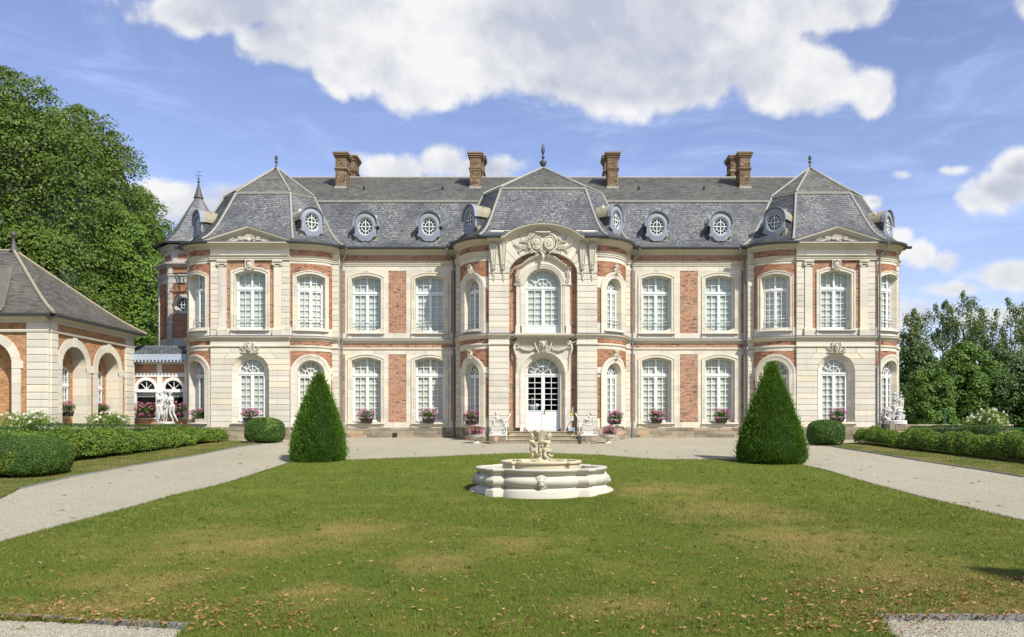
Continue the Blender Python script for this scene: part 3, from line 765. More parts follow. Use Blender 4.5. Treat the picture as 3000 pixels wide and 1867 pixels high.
# short lawn blades
x, y = scatter(360000, 7.6, 31, LAWN, 2.4)
n = len(x); z = gzv(y)+.03; s = rng.uniform(.022, .05, n)*(1+.6*(y > 15)); an = rng.uniform(0, 2*PI, n); w = (.0018+.00022*y)*rng.uniform(.8, 1.4, n)
lean = rng.normal(0, .45, (n, 2))
V = np.empty((n, 3, 3)); ca, sa = np.cos(an)*w, np.sin(an)*w
V[:, 0] = np.stack([x-ca, y-sa, z], 1); V[:, 1] = np.stack([x+ca, y+sa, z], 1); V[:, 2] = np.stack([x+lean[:, 0]*s, y+lean[:, 1]*s, z+s*.85], 1)
xv, yv = scatter(90000, 22, 40, None, 2.2); kk = inside(xv, yv, vl) | inside(xv, yv, vr); xv, yv = xv[kk], yv[kk]; m_ = len(xv)
sv = rng.uniform(.03, .075, m_); av = rng.uniform(0, 2*PI, m_); wv = .0055+.0002*yv; Vv = np.empty((m_, 3, 3)); zv = gzv(yv)+.025; lv = rng.normal(0, .4, (m_, 2))
Vv[:, 0] = np.stack([xv-np.cos(av)*wv, yv-np.sin(av)*wv, zv], 1); Vv[:, 1] = np.stack([xv+np.cos(av)*wv, yv+np.sin(av)*wv, zv], 1); Vv[:, 2] = np.stack([xv+lv[:, 0]*sv, yv+lv[:, 1]*sv, zv+sv*.8], 1)
link('verge_grass', quads_mesh('verge_grass', Vv, rng.beta(2, 3, m_), m_, 3), 'grass_blades', None, 'stuff')
# scattered taller tufts and weeds in the lawn
tx, ty = scatter(420, 8, 26, LAWN, 2.0); tx = tx.repeat(22)+rng.normal(0, .03, len(tx)*22); ty = ty.repeat(22)+rng.normal(0, .03, len(ty)*22); m_ = len(tx)
sv = rng.uniform(.05, .11, m_); av = rng.uniform(0, 2*PI, m_); wv = .0035+.0003*ty; Vv = np.empty((m_, 3, 3)); zv = gzv(ty)+.03; lv = rng.normal(0, .55, (m_, 2))
Vv[:, 0] = np.stack([tx-np.cos(av)*wv, ty-np.sin(av)*wv, zv], 1); Vv[:, 1] = np.stack([tx+np.cos(av)*wv, ty+np.sin(av)*wv, zv], 1); Vv[:, 2] = np.stack([tx+lv[:, 0]*sv, ty+lv[:, 1]*sv, zv+sv*.7], 1)
link('weed_tufts', quads_mesh('weed_tufts', Vv, rng.beta(2, 4, m_), m_, 3), 'grass_blades', None, 'stuff')
me = quads_mesh('grass', V, rng.beta(2, 2.4, n), n, 3); link('grass', me, 'lawn_blades' if 'lawn_blades' in MATS else 'grass_blades', None, 'stuff')
# longer blades along the lawn's edges and round the fountain
ex, ey = [], []
for (a, b) in zip(lawn_pts, lawn_pts[1:]+lawn_pts[:1]):
    if min(a[1], b[1]) < 7: continue
    k = 26 if a[1] > 14 else 40
    t = rng.random(k); ex += list(a[0]+(b[0]-a[0])*t+rng.normal(0, .02, k)); ey += list(a[1]+(b[1]-a[1])*t+rng.normal(0, .02, k))
ta = rng.random(2600)*2*PI; rr = 2.02+np.abs(rng.normal(0, .12, 2600)); ex += list(FOUNT[0]+rr*np.cos(ta)); ey += list(FOUNT[1]+rr*np.sin(ta))
x, y = np.array(ex), np.array(ey); n = len(x); z = gzv(y)+.015; s = rng.uniform(.04, .10, n); an = rng.uniform(0, 2*PI, n); w = .0035+.0002*y
lean = rng.normal(0, .4, (n, 2)); V = np.empty((n, 3, 3)); ca, sa = np.cos(an)*w, np.sin(an)*w
V[:, 0] = np.stack([x-ca, y-sa, z], 1); V[:, 1] = np.stack([x+ca, y+sa, z], 1); V[:, 2] = np.stack([x+lean[:, 0]*s, y+lean[:, 1]*s, z+s*.85], 1)
me = quads_mesh('edge_grass', V, rng.beta(2, 3, n), n, 3); link('edge_grass', me, 'grass_blades', None, 'stuff')
# fallen leaves, thicker towards the bottom corners
x1, y1 = scatter(4600, 7.8, 19, LAWN, 2.2)
x2, y2 = scatter(1500, 7.9, 10.5, LAWN, 2.0, 2300, 3040)
x3, y3 = scatter(800, 7.9, 9.2, LAWN, 2.0, -40, 900)
x4, y4 = scatter(260, 7.75, 8.6, None, 2.0, 1900, 2800)
x5, y5 = scatter(260, 8.2, 34, None, 2.0, -40, 3040)
tt = rng.random(420); kx = np.where(rng.random(420) < .5, -4.9+tt*1.9, 3.2+tt*1.9); a_, b_ = G(548, 1843), G(2570, 1815)
lk = rng.random(420) < .5; c_ = np.array(G(-150, 1803)); d_ = np.array(G(3200, 1818))
kx = np.where(lk, c_[0]+(a_[0]-c_[0])*tt, b_[0]+(d_[0]-b_[0])*tt); ky = np.where(lk, c_[1]+(a_[1]-c_[1])*tt, b_[1]+(d_[1]-b_[1])*tt)-np.abs(rng.normal(.03, .05, 420))
x = np.concatenate([x1, x2, x3, x4, x5, kx]); y = np.concatenate([y1, y2, y3, y4, y5, ky]); n = len(x)
keep = np.hypot(x-FOUNT[0], y-FOUNT[1]) > 2.1; x, y = x[keep], y[keep]; n = len(x)
P = np.stack([x, y, gzv(y)+rng.uniform(.045, .075, n)], 1)
V = []; Tn = []
dirs = unit(rng.normal(0, 1, (n, 3))*np.array([1, 1, .28])); nn = unit(np.array([0, 0, 1.])+rng.normal(0, .45, (n, 3))); bb = unit(np.cross(nn, dirs)); up = np.cross(dirs, bb)
L = rng.uniform(.014, .047, n)[:, None]; Wd = L*rng.uniform(.18, .55, n)[:, None]
Q = np.empty((n*2, 4, 3)); curl = L*rng.uniform(.0, .35, n)[:, None]
Q[0::2, 0] = P-dirs*L; Q[0::2, 1] = P-bb*Wd*.7-dirs*L*.1+up*curl; Q[0::2, 2] = P+dirs*L*.9; Q[0::2, 3] = P
Q[1::2, 0] = P-dirs*L; Q[1::2, 1] = P; Q[1::2, 2] = P+dirs*L*.9; Q[1::2, 3] = P+bb*Wd*.7+dirs*L*.1+up*curl
me = quads_mesh('fallen_leaves', Q, np.repeat(rng.random(n), 2), n*2); link('fallen_leaves', me, 'fallen_leaves_mat', None, 'stuff')
# pebbles on the gravel near the camera and along the path
def pebbles(x, y, smin, smax):
    n = len(x); r = rng.uniform(smin, smax, n); z = gzv(y)+r*.2
    O = np.array([[1, 0, 0], [0, 1, 0], [-1, 0, 0], [0, -1, 0], [0, 0, .8], [0, 0, -.8]], float)
    J = O[None]*(1+rng.uniform(-.4, .4, (n, 6, 1)))*r[:, None, None]+np.stack([x, y, z], 1)[:, None]
    F_ = [(0, 1, 4), (1, 2, 4), (2, 3, 4), (3, 0, 4)]
    V = np.concatenate([J[:, list(f)][:, None] for f in F_], 1).reshape(-1, 3, 3)
    return V, np.repeat(rng.beta(2.2, 1.6, n), 4)
wx, wy = scatter(900, 8, 38, None, 2.0); kk = ~inside(wx, wy, LAWN) & ~inside(wx, wy, vl) & ~inside(wx, wy, vr) & (rng.random(len(wx)) < .28); wx, wy = wx[kk], wy[kk]
wx = wx.repeat(14)+rng.normal(0, .035, len(wx)*14); wy = wy.repeat(14)+rng.normal(0, .035, len(wy)*14); m_ = len(wx); Vv = np.empty((m_, 3, 3)); sv = rng.uniform(.02, .06, m_); av = rng.uniform(0, 2*PI, m_); wv = .006+.0003*wy; zv = gzv(wy); lv = rng.normal(0, .7, (m_, 2))
Vv[:, 0] = np.stack([wx-np.cos(av)*wv, wy-np.sin(av)*wv, zv], 1); Vv[:, 1] = np.stack([wx+np.cos(av)*wv, wy+np.sin(av)*wv, zv], 1); Vv[:, 2] = np.stack([wx+lv[:, 0]*sv, wy+lv[:, 1]*sv, zv+sv*.6], 1)
link('gravel_weeds', quads_mesh('gravel_weeds', Vv, rng.beta(2, 3, m_), m_, 3), 'grass_blades', None, 'stuff')
x, y = scatter(20000, 7.0, 8.9, None, 2, -60, 3060); k = ~inside(x, y, LAWN); x, y = x[k], y[k]
V1, T1 = pebbles(x, y, .004, .011)
x, y = scatter(30000, 11, 30, None, 2, -40, 3040); k = ~inside(x, y, LAWN) & ~inside(x, y, vl) & ~inside(x, y, vr); x, y = x[k], y[k]
V2, T2 = pebbles(x, y, .006, .014)
V = np.concatenate([V1, V2]); T = np.concatenate([T1, T2])
me = quads_mesh('gravel', V, T, len(V), 3); link('gravel', me, 'pebble_mat', None, 'stuff')

# ================================================================== the chateau
CH = empty('chateau', (0, 41, 0), 'long brick and pale stone chateau with slate mansard roofs across the middle of the picture', 'chateau')
BRK = MB(); ASH = MB(); MOR = MB(); MLD = MB(); SUR = MB(); SILL = MB(); LEAD = MB(); RED_IND = None
CORN = [(0, 9.36), (.06, 9.39), (.07, 9.44), (.14, 9.48), (.24, 9.52), (.30, 9.58), (.38, 9.60), (.38, 9.66), (0, 9.66)]
ARCHI = [(0, 8.80), (.05, 8.82), (.05, 8.89), (.08, 8.91), (.08, 8.97), (.12, 9.0), (.15, 9.04), (0, 9.05)]
BAND = [(0, 4.82), (.04, 4.84), (.05, 4.90), (.11, 4.94), (.16, 4.98), (.17, 5.05), (.15, 5.065), (0, 5.07)]
BLEAD = [(0, 5.10), (.19, 5.066), (.19, 5.052), (.165, 5.052)]
STR = [(0, 4.48), (.04, 4.50), (.06, 4.53), (.06, 4.58), (0, 4.61)]
GUT = [(.36, 9.62), (.40, 9.585), (.50, 9.60), (.53, 9.66), (.53, 9.71), (.50, 9.71), (.36, 9.69)]
GUTM = MB()
SURP = [(0, -.36), (0, .02), (.02, .045), (.07, .045), (.075, .028), (.12, .028), (.14, .06), (.185, .062), (.19, 0)]
HOODP = [(0, -.36), (0, .02), (.015, .04), (.09, .04), (.095, .055), (.17, .06), (.19, .085), (.27, .10), (.31, .10), (.315, 0)]
def trims(M, u0, u1, seg=1, cornice=True, archi=True, gut=True, dd=0):
    Md = shiftd(M, dd)
    if cornice: mold(MLD, Md, u0, u1, CORN, seg)
    if archi: mold(MLD, Md, u0, u1, ARCHI, seg)
    mold(MLD, Md, u0, u1, BAND, seg); mold(MLD, Md, u0, u1, STR, seg); mold(LEAD, Md, u0, u1, BLEAD, seg)
    if gut: mold(GUTM, Md, u0, u1, GUT, seg)
def plinth(M, u0, u1, ztop=.51, zbot=-.45, curved=False, proud=.05):
    z = zbot; rows = [zbot, -.13, .14, .34, ztop] if ztop > .4 else [zbot, ztop]
    for i, (a, b) in enumerate(zip(rows[:-1], rows[1:])):
        L = u1-u0; n = max(1, round(L/(.55+.1*(i % 2)))); ed = [0]+sorted((k+random.uniform(-.2, .2))/n for k in range(1, n))+[1]
        for e0, e1 in zip(ed[:-1], ed[1:]):
            p, q = u0+L*e0, u0+L*e1; seg = max(1, int((q-p)/.2)) if curved else 1
            g = MB(); g.box(p+.006, q-.006, -.01, proud+random.uniform(-.012, .012), a+.005, b-.005, M, random.random(), .012, seg)
            PL.append(((q-p)*(b-a)*(b > 0)+random.random()*1e-6, g))
    n = max(1, int((u1-u0)/.25)) if curved else 1
    for k in range(n): MOR.quad(M(u0+(u1-u0)*k/n, proud-.02, zbot), M(u0+(u1-u0)*(k+1)/n, proud-.02, zbot), M(u0+(u1-u0)*(k+1)/n, proud-.02, ztop), M(u0+(u1-u0)*k/n, proud-.02, ztop))
PL = []
WIN = []
# ---- main wall, both sides: u = distance from the axis
for s in (-1, 1):
    M = flat(0, 41, s); u0, u1 = 4.3, 10.45
    lo = [op(u, .75, .74, 3.93, .17, 'seg', .185) for u in (5.825, 9.09)]
    hi = [op(u, .75, 5.37, 8.14, .17, 'seg', .185) for u in (5.825, 9.09)]
    ops = lo+hi
    backing(MOR, M, u0, u1, .3, 9.66, ops)
    bl = [(7.03, 7.95, .79, 4.27), (4.42, 4.72, .79, 4.27), (10.18, 10.45, .79, 4.27), (u0, u1, 4.62, 4.82)]
    bh = [(7.03, 7.95, 5.36, 8.56), (4.42, 4.72, 5.36, 8.56), (10.18, 10.45, 5.36, 8.56), (u0, u1, 9.05, 9.36)]
    bricks(BRK, M, bl+bh, ops)
    ashlar(ASH, M, u0, u1, .51, 4.48, ops, bl, .33, .55, .0035, .014)
    ashlar(ASH, M, u0, u1, 5.07, 8.80, ops, bh, .33, .55, .0035, .014)
    trims(M, u0, u1); plinth(M, u0, u1)
    for o in lo+hi:
        zb = .51 if o in lo else 5.07
        ring(SUR, outline(o, 16, zb), SURP, M, joints=.5)
        sill(SILL, M, o['u'], .95, o['zb'], out=.13)
        SUR.box(o['u']-.75, o['u']+.75, -.03, .012, zb, o['zb']-.1, M, random.random())
        WIN.append((M, o, 7 if o in lo else 6, o in hi))
# ---- end pavilions
EPX = 14.55; EW = 1.97
DO = [(0, -.36), (0, -.30)]
for s in (-1, 1):
    M = flat(s*EPX, 39.65, s); out_ = EW
    lo = op(0, .90, .74, 3.30, .90, 'arch', .02); hi = op(0, .75, 5.37, 8.12, .17, 'seg', .22)
    backing(MOR, M, -EW, EW, .3, 9.66, [lo, hi])
    ashlar(ASH, M, -EW, EW, .51, 4.48, [lo], (), .284, .9, .012, .05, .016, ind='r', bond=False)
    ASH.box(-EW, EW, -.01, .05, 4.61, 4.82, M, .4)
    # reveal of the ground-floor arch, stepped
    ring(SUR, outline(lo, 18, .6), [(0.01, .05), (0, .02), (-.05, -.02), (-.06, -.06), (-.17, -.16), (-.22, -.22), (-.22, -.38)], M, joints=.45)
    sill(SILL, M, 0, .95, .74, out=.16); SUR.box(-.9, .9, -.03, .03, .51, .64, M, .6)
    br = [(-1.18, 1.18, 8.36, 8.80), (-1.18, -.95, 5.45, 8.36), (.95, 1.18, 5.45, 8.36)]
    bricks(BRK, M, br, [hi])
    ring(SUR, outline(hi, 16, 5.07), SURP[:-1]+[(.22, .062), (.225, -.003)], M, joints=.5)
    sill(SILL, M, 0, .98, 5.37, out=.14); SUR.box(-.75, .75, -.03, .012, 5.07, 5.27, M, .7)
    for k in (-1, 1):
        a, b = sorted((k*1.56, k*EW)); ashlar(ASH, M, a, b, 5.07, 8.80, (), (), .287, .9, .012, .045, .014, ind='r')
        a, b = sorted((k*1.18, k*1.56)); c = (a+b)/2
        for z0, z1 in ((5.42, 6.5), (6.5, 7.55), (7.55, 8.5)): ASH.box(a, b, -.01, .085, z0+.002, z1-.002, M, random.random(), .004)
        mold(MLD, M, a-.04, b+.04, [(0, 5.07), (.16, 5.07), (.16, 5.36), (.13, 5.38), (.13, 5.42), (.10, 5.46), (0, 5.46)])
        # ionic capital: neck, egg moulding, two volutes, abacus
        MLD.box(a-.02, b+.02, 0, .11, 8.5, 8.56, M); MLD.box(a-.05, b+.05, 0, .18, 8.72, 8.80, M, ch=.01)
        for kk in (-1, 1):
            pts = [M(c+kk*(.19+.075*math.cos(t)*(1-t/14)), .14, 8.60+.075*math.sin(t)*(1-t/14)) for t in [x*.5 for x in range(0, 22)]]
            MLD.tube(pts, .018, 5); MLD.ell(M(c+kk*.19, .12, 8.60), (.06, .05, .06))
        MLD.box(a, b, .05, .13, 8.62, 8.71, M)
        for q in range(5): MLD.ell(M(a+.05+q*(b-a-.1)/4, .13, 8.64), (.025, .03, .035), n=6, m=4)
        if k: ASH.box(*sorted((k*.955, k*1.18)), -.01, .02, 5.07, 5.45, M, .5)
    ASH.box(-EW, EW, -.01, .06, 9.05, 9.36, M, .5); ASH.box(-1.5, 1.5, 0, .075, 9.07, 9.34, M, .6)
    mold(MLD, M, -EW-.03, EW+.03, [(d+.05, z) for d, z in BAND]); mold(MLD, M, -EW-.03, EW+.03, [(d+.05, z) for d, z in STR]); mold(LEAD, M, -EW-.04, EW+.04, [(d+.05, z) for d, z in BLEAD])
    mold(MLD, M, -EW-.03, EW+.03, [(d+.06, z) for d, z in ARCHI]); mold(MLD, M, -EW-.06, EW+.06, [(d+.06, z) for d, z in CORN])
    # pediment
    pa = 10.42; zf = 9.66
    path = [(-EW-.42, zf), (0, pa), (EW+.42, zf)]
    ring(MLD, path, [(-.22, -.3), (-.22, .10), (-.17, .13), (-.15, .2), (-.08, .26), (-.05, .34), (0.02, .36), (.05, .38), (.05, .30)], M)
    ring(LEAD, path, [(.05, .39), (.06, .39), (.06, -2.2), (.05, -2.2)], M)
    MLD.add([M(-EW-.3, .06, zf), M(EW+.3, .06, zf), M(0, .06, pa-.08), M(-EW-.3, -2.0, zf), M(EW+.3, -2.0, zf), M(0, -2.0, pa-.08)], [(0, 1, 2), (0, 3, 5, 2), (1, 4, 5, 2)])
    mold(LEAD, M, -EW-.4, EW+.4, [(.0, 9.675), (.45, 9.665), (.45, 9.65)])
    # returns of the front block
    for k in (-1, 1):
        ASH.quad(M(k*EW, .05, .3), M(k*EW, -.4, .3), M(k*EW, -.4, 9.66), M(k*EW, .05, 9.66), .5)
    plinth(M, -EW, EW, proud=.09)
    WIN.append((M, dict(lo, h=.68, r=.68, zs=3.30), 7, 'fan')); WIN.append((M, hi, 6, True))
    # bays
    for side, a, b, qw in ((-s, 1.85, .93, .32), (s, 1.52, 1.25, .22)):
        Mb, L = bay(s*EPX+side*EW, 39.70, a, b, side)
        lo = op(1.0, .66, .74, 3.20, .66, 'arch', .31); hi = op(1.0, .69, 5.37, 8.0, .17, 'seg', .185)
        backing(MOR, Mb, 0, L, .3, 9.66, [lo, hi], curved=True)
        bb = [(0.0, L, 4.62, 4.82), (0, L, 3.55, 4.33), (0, .10, .95, 2.95), (L-.22, L-.02, .95, 2.95), (0, L, 9.05, 9.36), (.0, L-.02, 5.5, 8.68)]
        bricks(BRK, Mb, bb, [lo, hi], proud=.006, depth=.03)
        ashlar(ASH, Mb, 0, L, .51, 4.48, [lo], bb, .33, .5, .0035, .012, curved=True)
        ashlar(ASH, Mb, 0, L, 5.07, 8.80, [hi], bb, .33, .5, .0035, .012, curved=True)
        trims(Mb, -.02, L+.02, 22)
        ring(SUR, outline(lo, 22, .51), HOODP, Mb, joints=.5); ring(SUR, outline(hi, 16, 5.07), SURP, Mb, joints=.5)
        for o, zb in ((lo, .51), (hi, 5.07)):
            sill(SILL, Mb, 1.0, .84, o['zb'], 8); SUR.box(1-.66, 1+.66, -.03, .012, zb, o['zb']-.1, Mb, .6, seg=6)
        for k in (-1, 1):   # imposts
            a_, b_ = sorted((1.0+k*.99, 1.0+k*1.12)); mold(MLD, Mb, a_, b_, [(0, 3.12), (.04, 3.14), (.08, 3.2), (.08, 3.25), (0, 3.26)], 2)
        plinth(Mb, 0, L, curved=True)
        WIN.append((Mb, lo, 7, 'fanc')); WIN.append((Mb, hi, 6, 'c'))
        # quoin strip where the bay ends
        xe = s*EPX+side*(EW+a); Mq = flat(xe, 39.70+b, side)
        ASHQ = ashlar
        ashlar(ASH, Mq, -.02, qw, .51, 4.48, (), (), .284, .9, .012, .06, .014, ind='q'); ashlar(ASH, Mq, -.02, qw, 5.07, 8.80, (), (), .287, .9, .012, .06, .014, ind='q')
        ASH.box(-.02, qw, -.05, .05, 4.5, 5.0, Mq); ASH.box(-.02, qw, -.05, .05, 8.8, 9.5, Mq)
        trims(Mq, -.05, qw+.05, 1, dd=.05, gut=False); plinth(Mq, -.02, qw, proud=.09)
        mold(GUTM, Mq, -.1, qw+.45, GUT)
        if side == s:      # outer flank runs back
            xo = xe+side*qw
            ASH.quad((xo, 39.7+b-.05, -.4), (xo, 49.5, -.4), (xo, 49.5, 9.66), (xo, 39.7+b-.05, 9.66), .5)
            MLD.quad((xo+side*.4, 39.7+b-.4, 9.62), (xo+side*.4, 49.9, 9.62), (xo-side*.1, 49.9, 9.4), (xo-side*.1, 39.7+b, 9.4))
        else:
            xo = xe+side*qw
            ASH.quad((xo, 39.7+b-.05, .3), (xo, 41.05, .3), (xo, 41.05, 9.66), (xo, 39.7+b-.05, 9.66), .5)
# ---- centre pavilion
CW = 2.63; M = flat(0, 38.6, 1); MR = shiftd(M, -.25); MD = shiftd(M, -.08)
big = op(0, 1.64, 5.07, 7.98, 1.04, 'arch', 0); door_o = op(0, .84, .30, 3.12, .84, 'arch', .0); balc = op(0, .84, 5.07, 7.42, .80, 'arch', 0)
backing(MOR, M, -CW, CW, -.2, 4.48, [op(0, 1.64, -.3, 4.9, .01, 'arch')]); backing(MOR, M, -CW, CW, 5.07, 9.66, [big])
backing(MOR, MR, -1.66, 1.66, .3, 9.3, [dict(door_o, g=.1), dict(balc, g=.1)])
for k in (-1, 1):
    a, b = sorted((k*1.64, k*CW))
    ashlar(ASH, M, a, b, .51, 4.48, (), (), .284, 1.2, .012, .05, .016, ind='r')
    ASH.box(a, b, -.3, .05, 4.61, 4.82, M, .5); ASH.box(*sorted((k*1.641, k*1.64)) if 0 else (a, b), -.3, .04, 4.45, 4.5, M, .5)
    ashlar(ASH, M, a, b, 5.07, 7.94, (), (), .287, 1.2, .012, .05, .016, ind='r')
    for MM, prof in ((MLD, BAND), (MLD, STR), (LEAD, BLEAD)): mold(MM, M, a-.03, b+.03, [(d+.05, z) for d, z in prof])
    ASH.quad(M(k*1.64, .05, .3), M(k*1.64, -.27, .3), M(k*1.64, -.27, 9.0), M(k*1.64, .05, 9.0), .5)
    ASH.quad(M(k*CW, .05, -.2), M(k*CW, -.3, -.2), M(k*CW, -.3, 9.66), M(k*CW, .05, 9.66), .5)
    plinth(M, a, b, proud=.09); plinth(MR, *sorted((k*.86, k*1.64)), proud=.05)
# voussoirs round the great arch
zt_ = 9.40; zb_ = 7.94
def ray(t):    # from ellipse point outwards to the box
    dxv, dzv = math.cos(t), math.sin(t); px_, pz_ = 1.64*dxv, 7.98+1.04*dzv
    nx, nz = dxv/1.64, dzv/1.04; q = math.hypot(nx, nz); nx /= q; nz /= q
    k = 9
    if nx > 1e-6: k = min(k, (CW-px_)/nx)
    if nx < -1e-6: k = min(k, (-CW-px_)/nx)
    if nz > 1e-6: k = min(k, (10.05-pz_)/nz)
    return (px_, pz_), (px_+nx*k, pz_+nz*k)
nv = 15
for i in range(nv):
    t0, t1 = PI*i/nv, PI*(i+1)/nv
    a0, b0 = ray(t0+.004); a1, b1 = ray(t1-.004); am, bm_ = ray((t0+t1)/2)
    poly = [a0, b0]+([(math.copysign(CW, b0[0]), 10.05)] if (abs(abs(b0[0])-CW) < .01) != (abs(abs(b1[0])-CW) < .01) else [])+[b1, a1, am]
    cx_ = sum(p[0] for p in poly)/len(poly); cz_ = sum(p[1] for p in poly)/len(poly)
    sh = [(p[0]+(cx_-p[0])*.035, p[1]+(cz_-p[1])*.035) for p in poly]; n = len(poly)
    g = MB(); g.add([M(p[0], .034, p[1]) for p in poly]+[M(p[0], .05, p[1]) for p in sh]+[M(p[0], -.27, p[1]) for p in poly],
        [tuple(range(n, 2*n))]+[(j, (j+1) % n, n+(j+1) % n, n+j) for j in range(n)]+[(j, (j+1) % n, 2*n+(j+1) % n, 2*n+j) for j in range(n)], random.random())
    g.build('voussoir', 'limestone', CH)
# recessed brick, stone door-case and upper aedicule
brr = [(-1.64, -1.33, .51, 4.55), (1.33, 1.64, .51, 4.55), (-1.64, -1.0, 4.62, 4.85), (1.0, 1.64, 4.62, 4.85), (-1.64, -1.30, 5.07, 7.6), (1.30, 1.64, 5.07, 7.6), (-1.64, 1.64, 7.6, 9.02)]
bricks(BRK, MR, brr, [op(0, 1.22, 5.0, 7.6, 1.0, 'arch')])
ashlar(ASH, MD, -1.33, 1.33, .3, 4.3, [dict(door_o, g=.30)], (), .42, .6, .003, 0, depth) if False else None
for (a, b) in ((-1.33, -1.12), (1.12, 1.33)):
    for k in range(10): MD_ = MD; ASH.box(a, b, -.18, .0, .51+.29*k+.002, .51+.29*(k+1)-.002, MD, random.random())
ashlar(ASH, MD, -1.33, 1.33, 3.3, 4.32, [dict(door_o, g=.28)], (), .5, .55, .003, 0.0)
for k in (-1, 1): ASH.quad(MD(k*1.33, .0, .3), MD(k*1.33, -.2, .3), MD(k*1.33, -.2, 4.4), MD(k*1.33, 0, 4.4), .5)
ring(SUR, outline(door_o, 24, .30), [(0, -.5), (0, -.22), (.03, -.18), (.10, -.16), (.12, -.10), (.20, -.04), (.22, .03), (.27, .035), (.29, 0)], MD, joints=.4)
mold(MLD, MD, -1.36, 1.36, [(0, 4.30), (.05, 4.31), (.08, 4.36), (.10, 4.42), (0, 4.44)])
# fluted cavetto under the balcony slab
nfl = 30
for i in range(nfl):
    a = -1.25+2.5*i/nfl; b = -1.25+2.5*(i+1)/nfl; e = .012; k = lambda u, z: u*(1+.10*(z-4.44)/-.4)
    for (ua, ub, dd) in ((a, a+e, .03), (a+e, b-e, 0)):
        pr = [(.05+dd, 4.44), (.07+dd, 4.55), (.12+dd, 4.68), (.20+dd, 4.80), (.30, 4.86)]
        for (d0, z0), (d1, z1) in zip(pr[:-1], pr[1:]): MLD.quad(MD(ua, d0, z0), MD(ub, d0, z0), MD(ub, d1, z1), MD(ua, d1, z1), .5)
mold(MLD, MD, -1.36, 1.36, [(-.1, 4.86), (.33, 4.86), (.34, 4.91), (.40, 4.93), (.42, 4.97), (.42, 5.05), (-.4, 5.07)])
for k in (-1, 1):
    mold(MLD, MR, *sorted((k*1.36, k*1.64)), BAND); mold(LEAD, MR, *sorted((k*1.36, k*1.64)), BLEAD)
    ASH.box(*sorted((k*1.0, k*1.30)), -.15, .02, 5.07, 7.40, MD, .6, .006)
    ASH.box(*sorted((k*.98, k*1.34)), -.15, .05, 5.07, 5.45, MD, .5, .01)
    mold(MLD, MD, *sorted((k*.98, k*1.40)), [(-.1, 7.38), (.05, 7.38), (.08, 7.43), (.08, 7.46), (-.1, 7.47)])
    ASH.box(*sorted((k*1.0, k*1.24)), -.15, .0, 7.47, 8.2, MD, .5)
    # scroll consoles beside the arch
    pts = [MD(k*(1.17+.10*math.cos(t*1.1)*(1-t/9)), .06, 7.62+.11*math.sin(t*1.1)*(1-t/9)) for t in [x*.4 for x in range(0, 18)]]
    MLD.tube(pts, .03, 6)
    MLD.tube([MD(k*1.27, .05, 7.66), MD(k*1.30, .06, 7.82), MD(k*1.24, .06, 7.98), MD(k*1.22, .08, 8.12), MD(k*1.28, .08, 8.2)], [.03, .04, .05, .04, .03], 6)
    for q in range(6): MLD.ell(MD(k*(1.17+.03*math.sin(q)), .06, 7.72+q*.07), (.06, .04, .035), n=6, m=4)
ring(SUR, outline(balc, 24, 5.07), [(0, -.45), (0, -.05), (.03, .0), (.10, .0), (.11, .025), (.18, .03), (.20, .05), (.26, .05), (.28, .02), (.28, -.16)], MD, joints=.45)
# stone field between arch and the swan-neck hood, hood moulding
ogee = [(-1.36, 8.17), (-1.2, 8.20), (-1.05, 8.28), (-.85, 8.44), (-.6, 8.62), (-.35, 8.74), (0, 8.79), (.35, 8.74), (.6, 8.62), (.85, 8.44), (1.05, 8.28), (1.2, 8.20), (1.36, 8.17)]
for (p, q) in zip(ogee[:-1], ogee[1:]):
    za = lambda u: (7.42+math.sqrt(max(0, 1-(u/1.06)**2))*1.04) if abs(u) < 1.06 else 7.47
    if abs(p[0]) > 1.25 and abs(q[0]) > 1.25: continue
    ASH.quad(MD(p[0], -.01, za(p[0])), MD(q[0], -.01, za(q[0])), MD(q[0], -.01, q[1]), MD(p[0], -.01, p[1]), .5)
ring(MLD, ogee, [(-.06, -.16), (-.06, .01), (-.03, .05), (0, .08), (.03, .16), (.07, .18), (.08, -.16)], MD)
# crowning segmental cornice
arcp = [(-2.02, 9.64), (-1.86, 9.66)]+[(1.86*math.sin(-1+2*i/14)/math.sin(1), 9.66+.62*((math.cos(-1+2*i/14)-math.cos(1))/(1-math.cos(1)))) for i in range(1, 14)]+[(1.86, 9.66), (2.02, 9.64)]
ring(MLD, arcp, [(-.26, -.2), (-.26, .07), (-.22, .10), (-.18, .12), (-.14, .20), (-.08, .28), (-.04, .31), (-.03, .40), (.03, .42), (.04, .38), (.04, -1.9)], M)
ring(LEAD, arcp, [(.045, .43), (.055, .43), (.055, -1.9)], M)
for k in (-1, 1):
    mold(MLD, M, *sorted((k*1.92, k*(CW+.06))), [(d+.05, z) for d, z in CORN]); mold(GUTM, M, *sorted((k*2.0, k*(CW+.4))), [(d+.05, z) for d, z in GUT])
WIN.append((MD, door_o, 6, 'door')); WIN.append((MD, balc, 6, 'balc'))
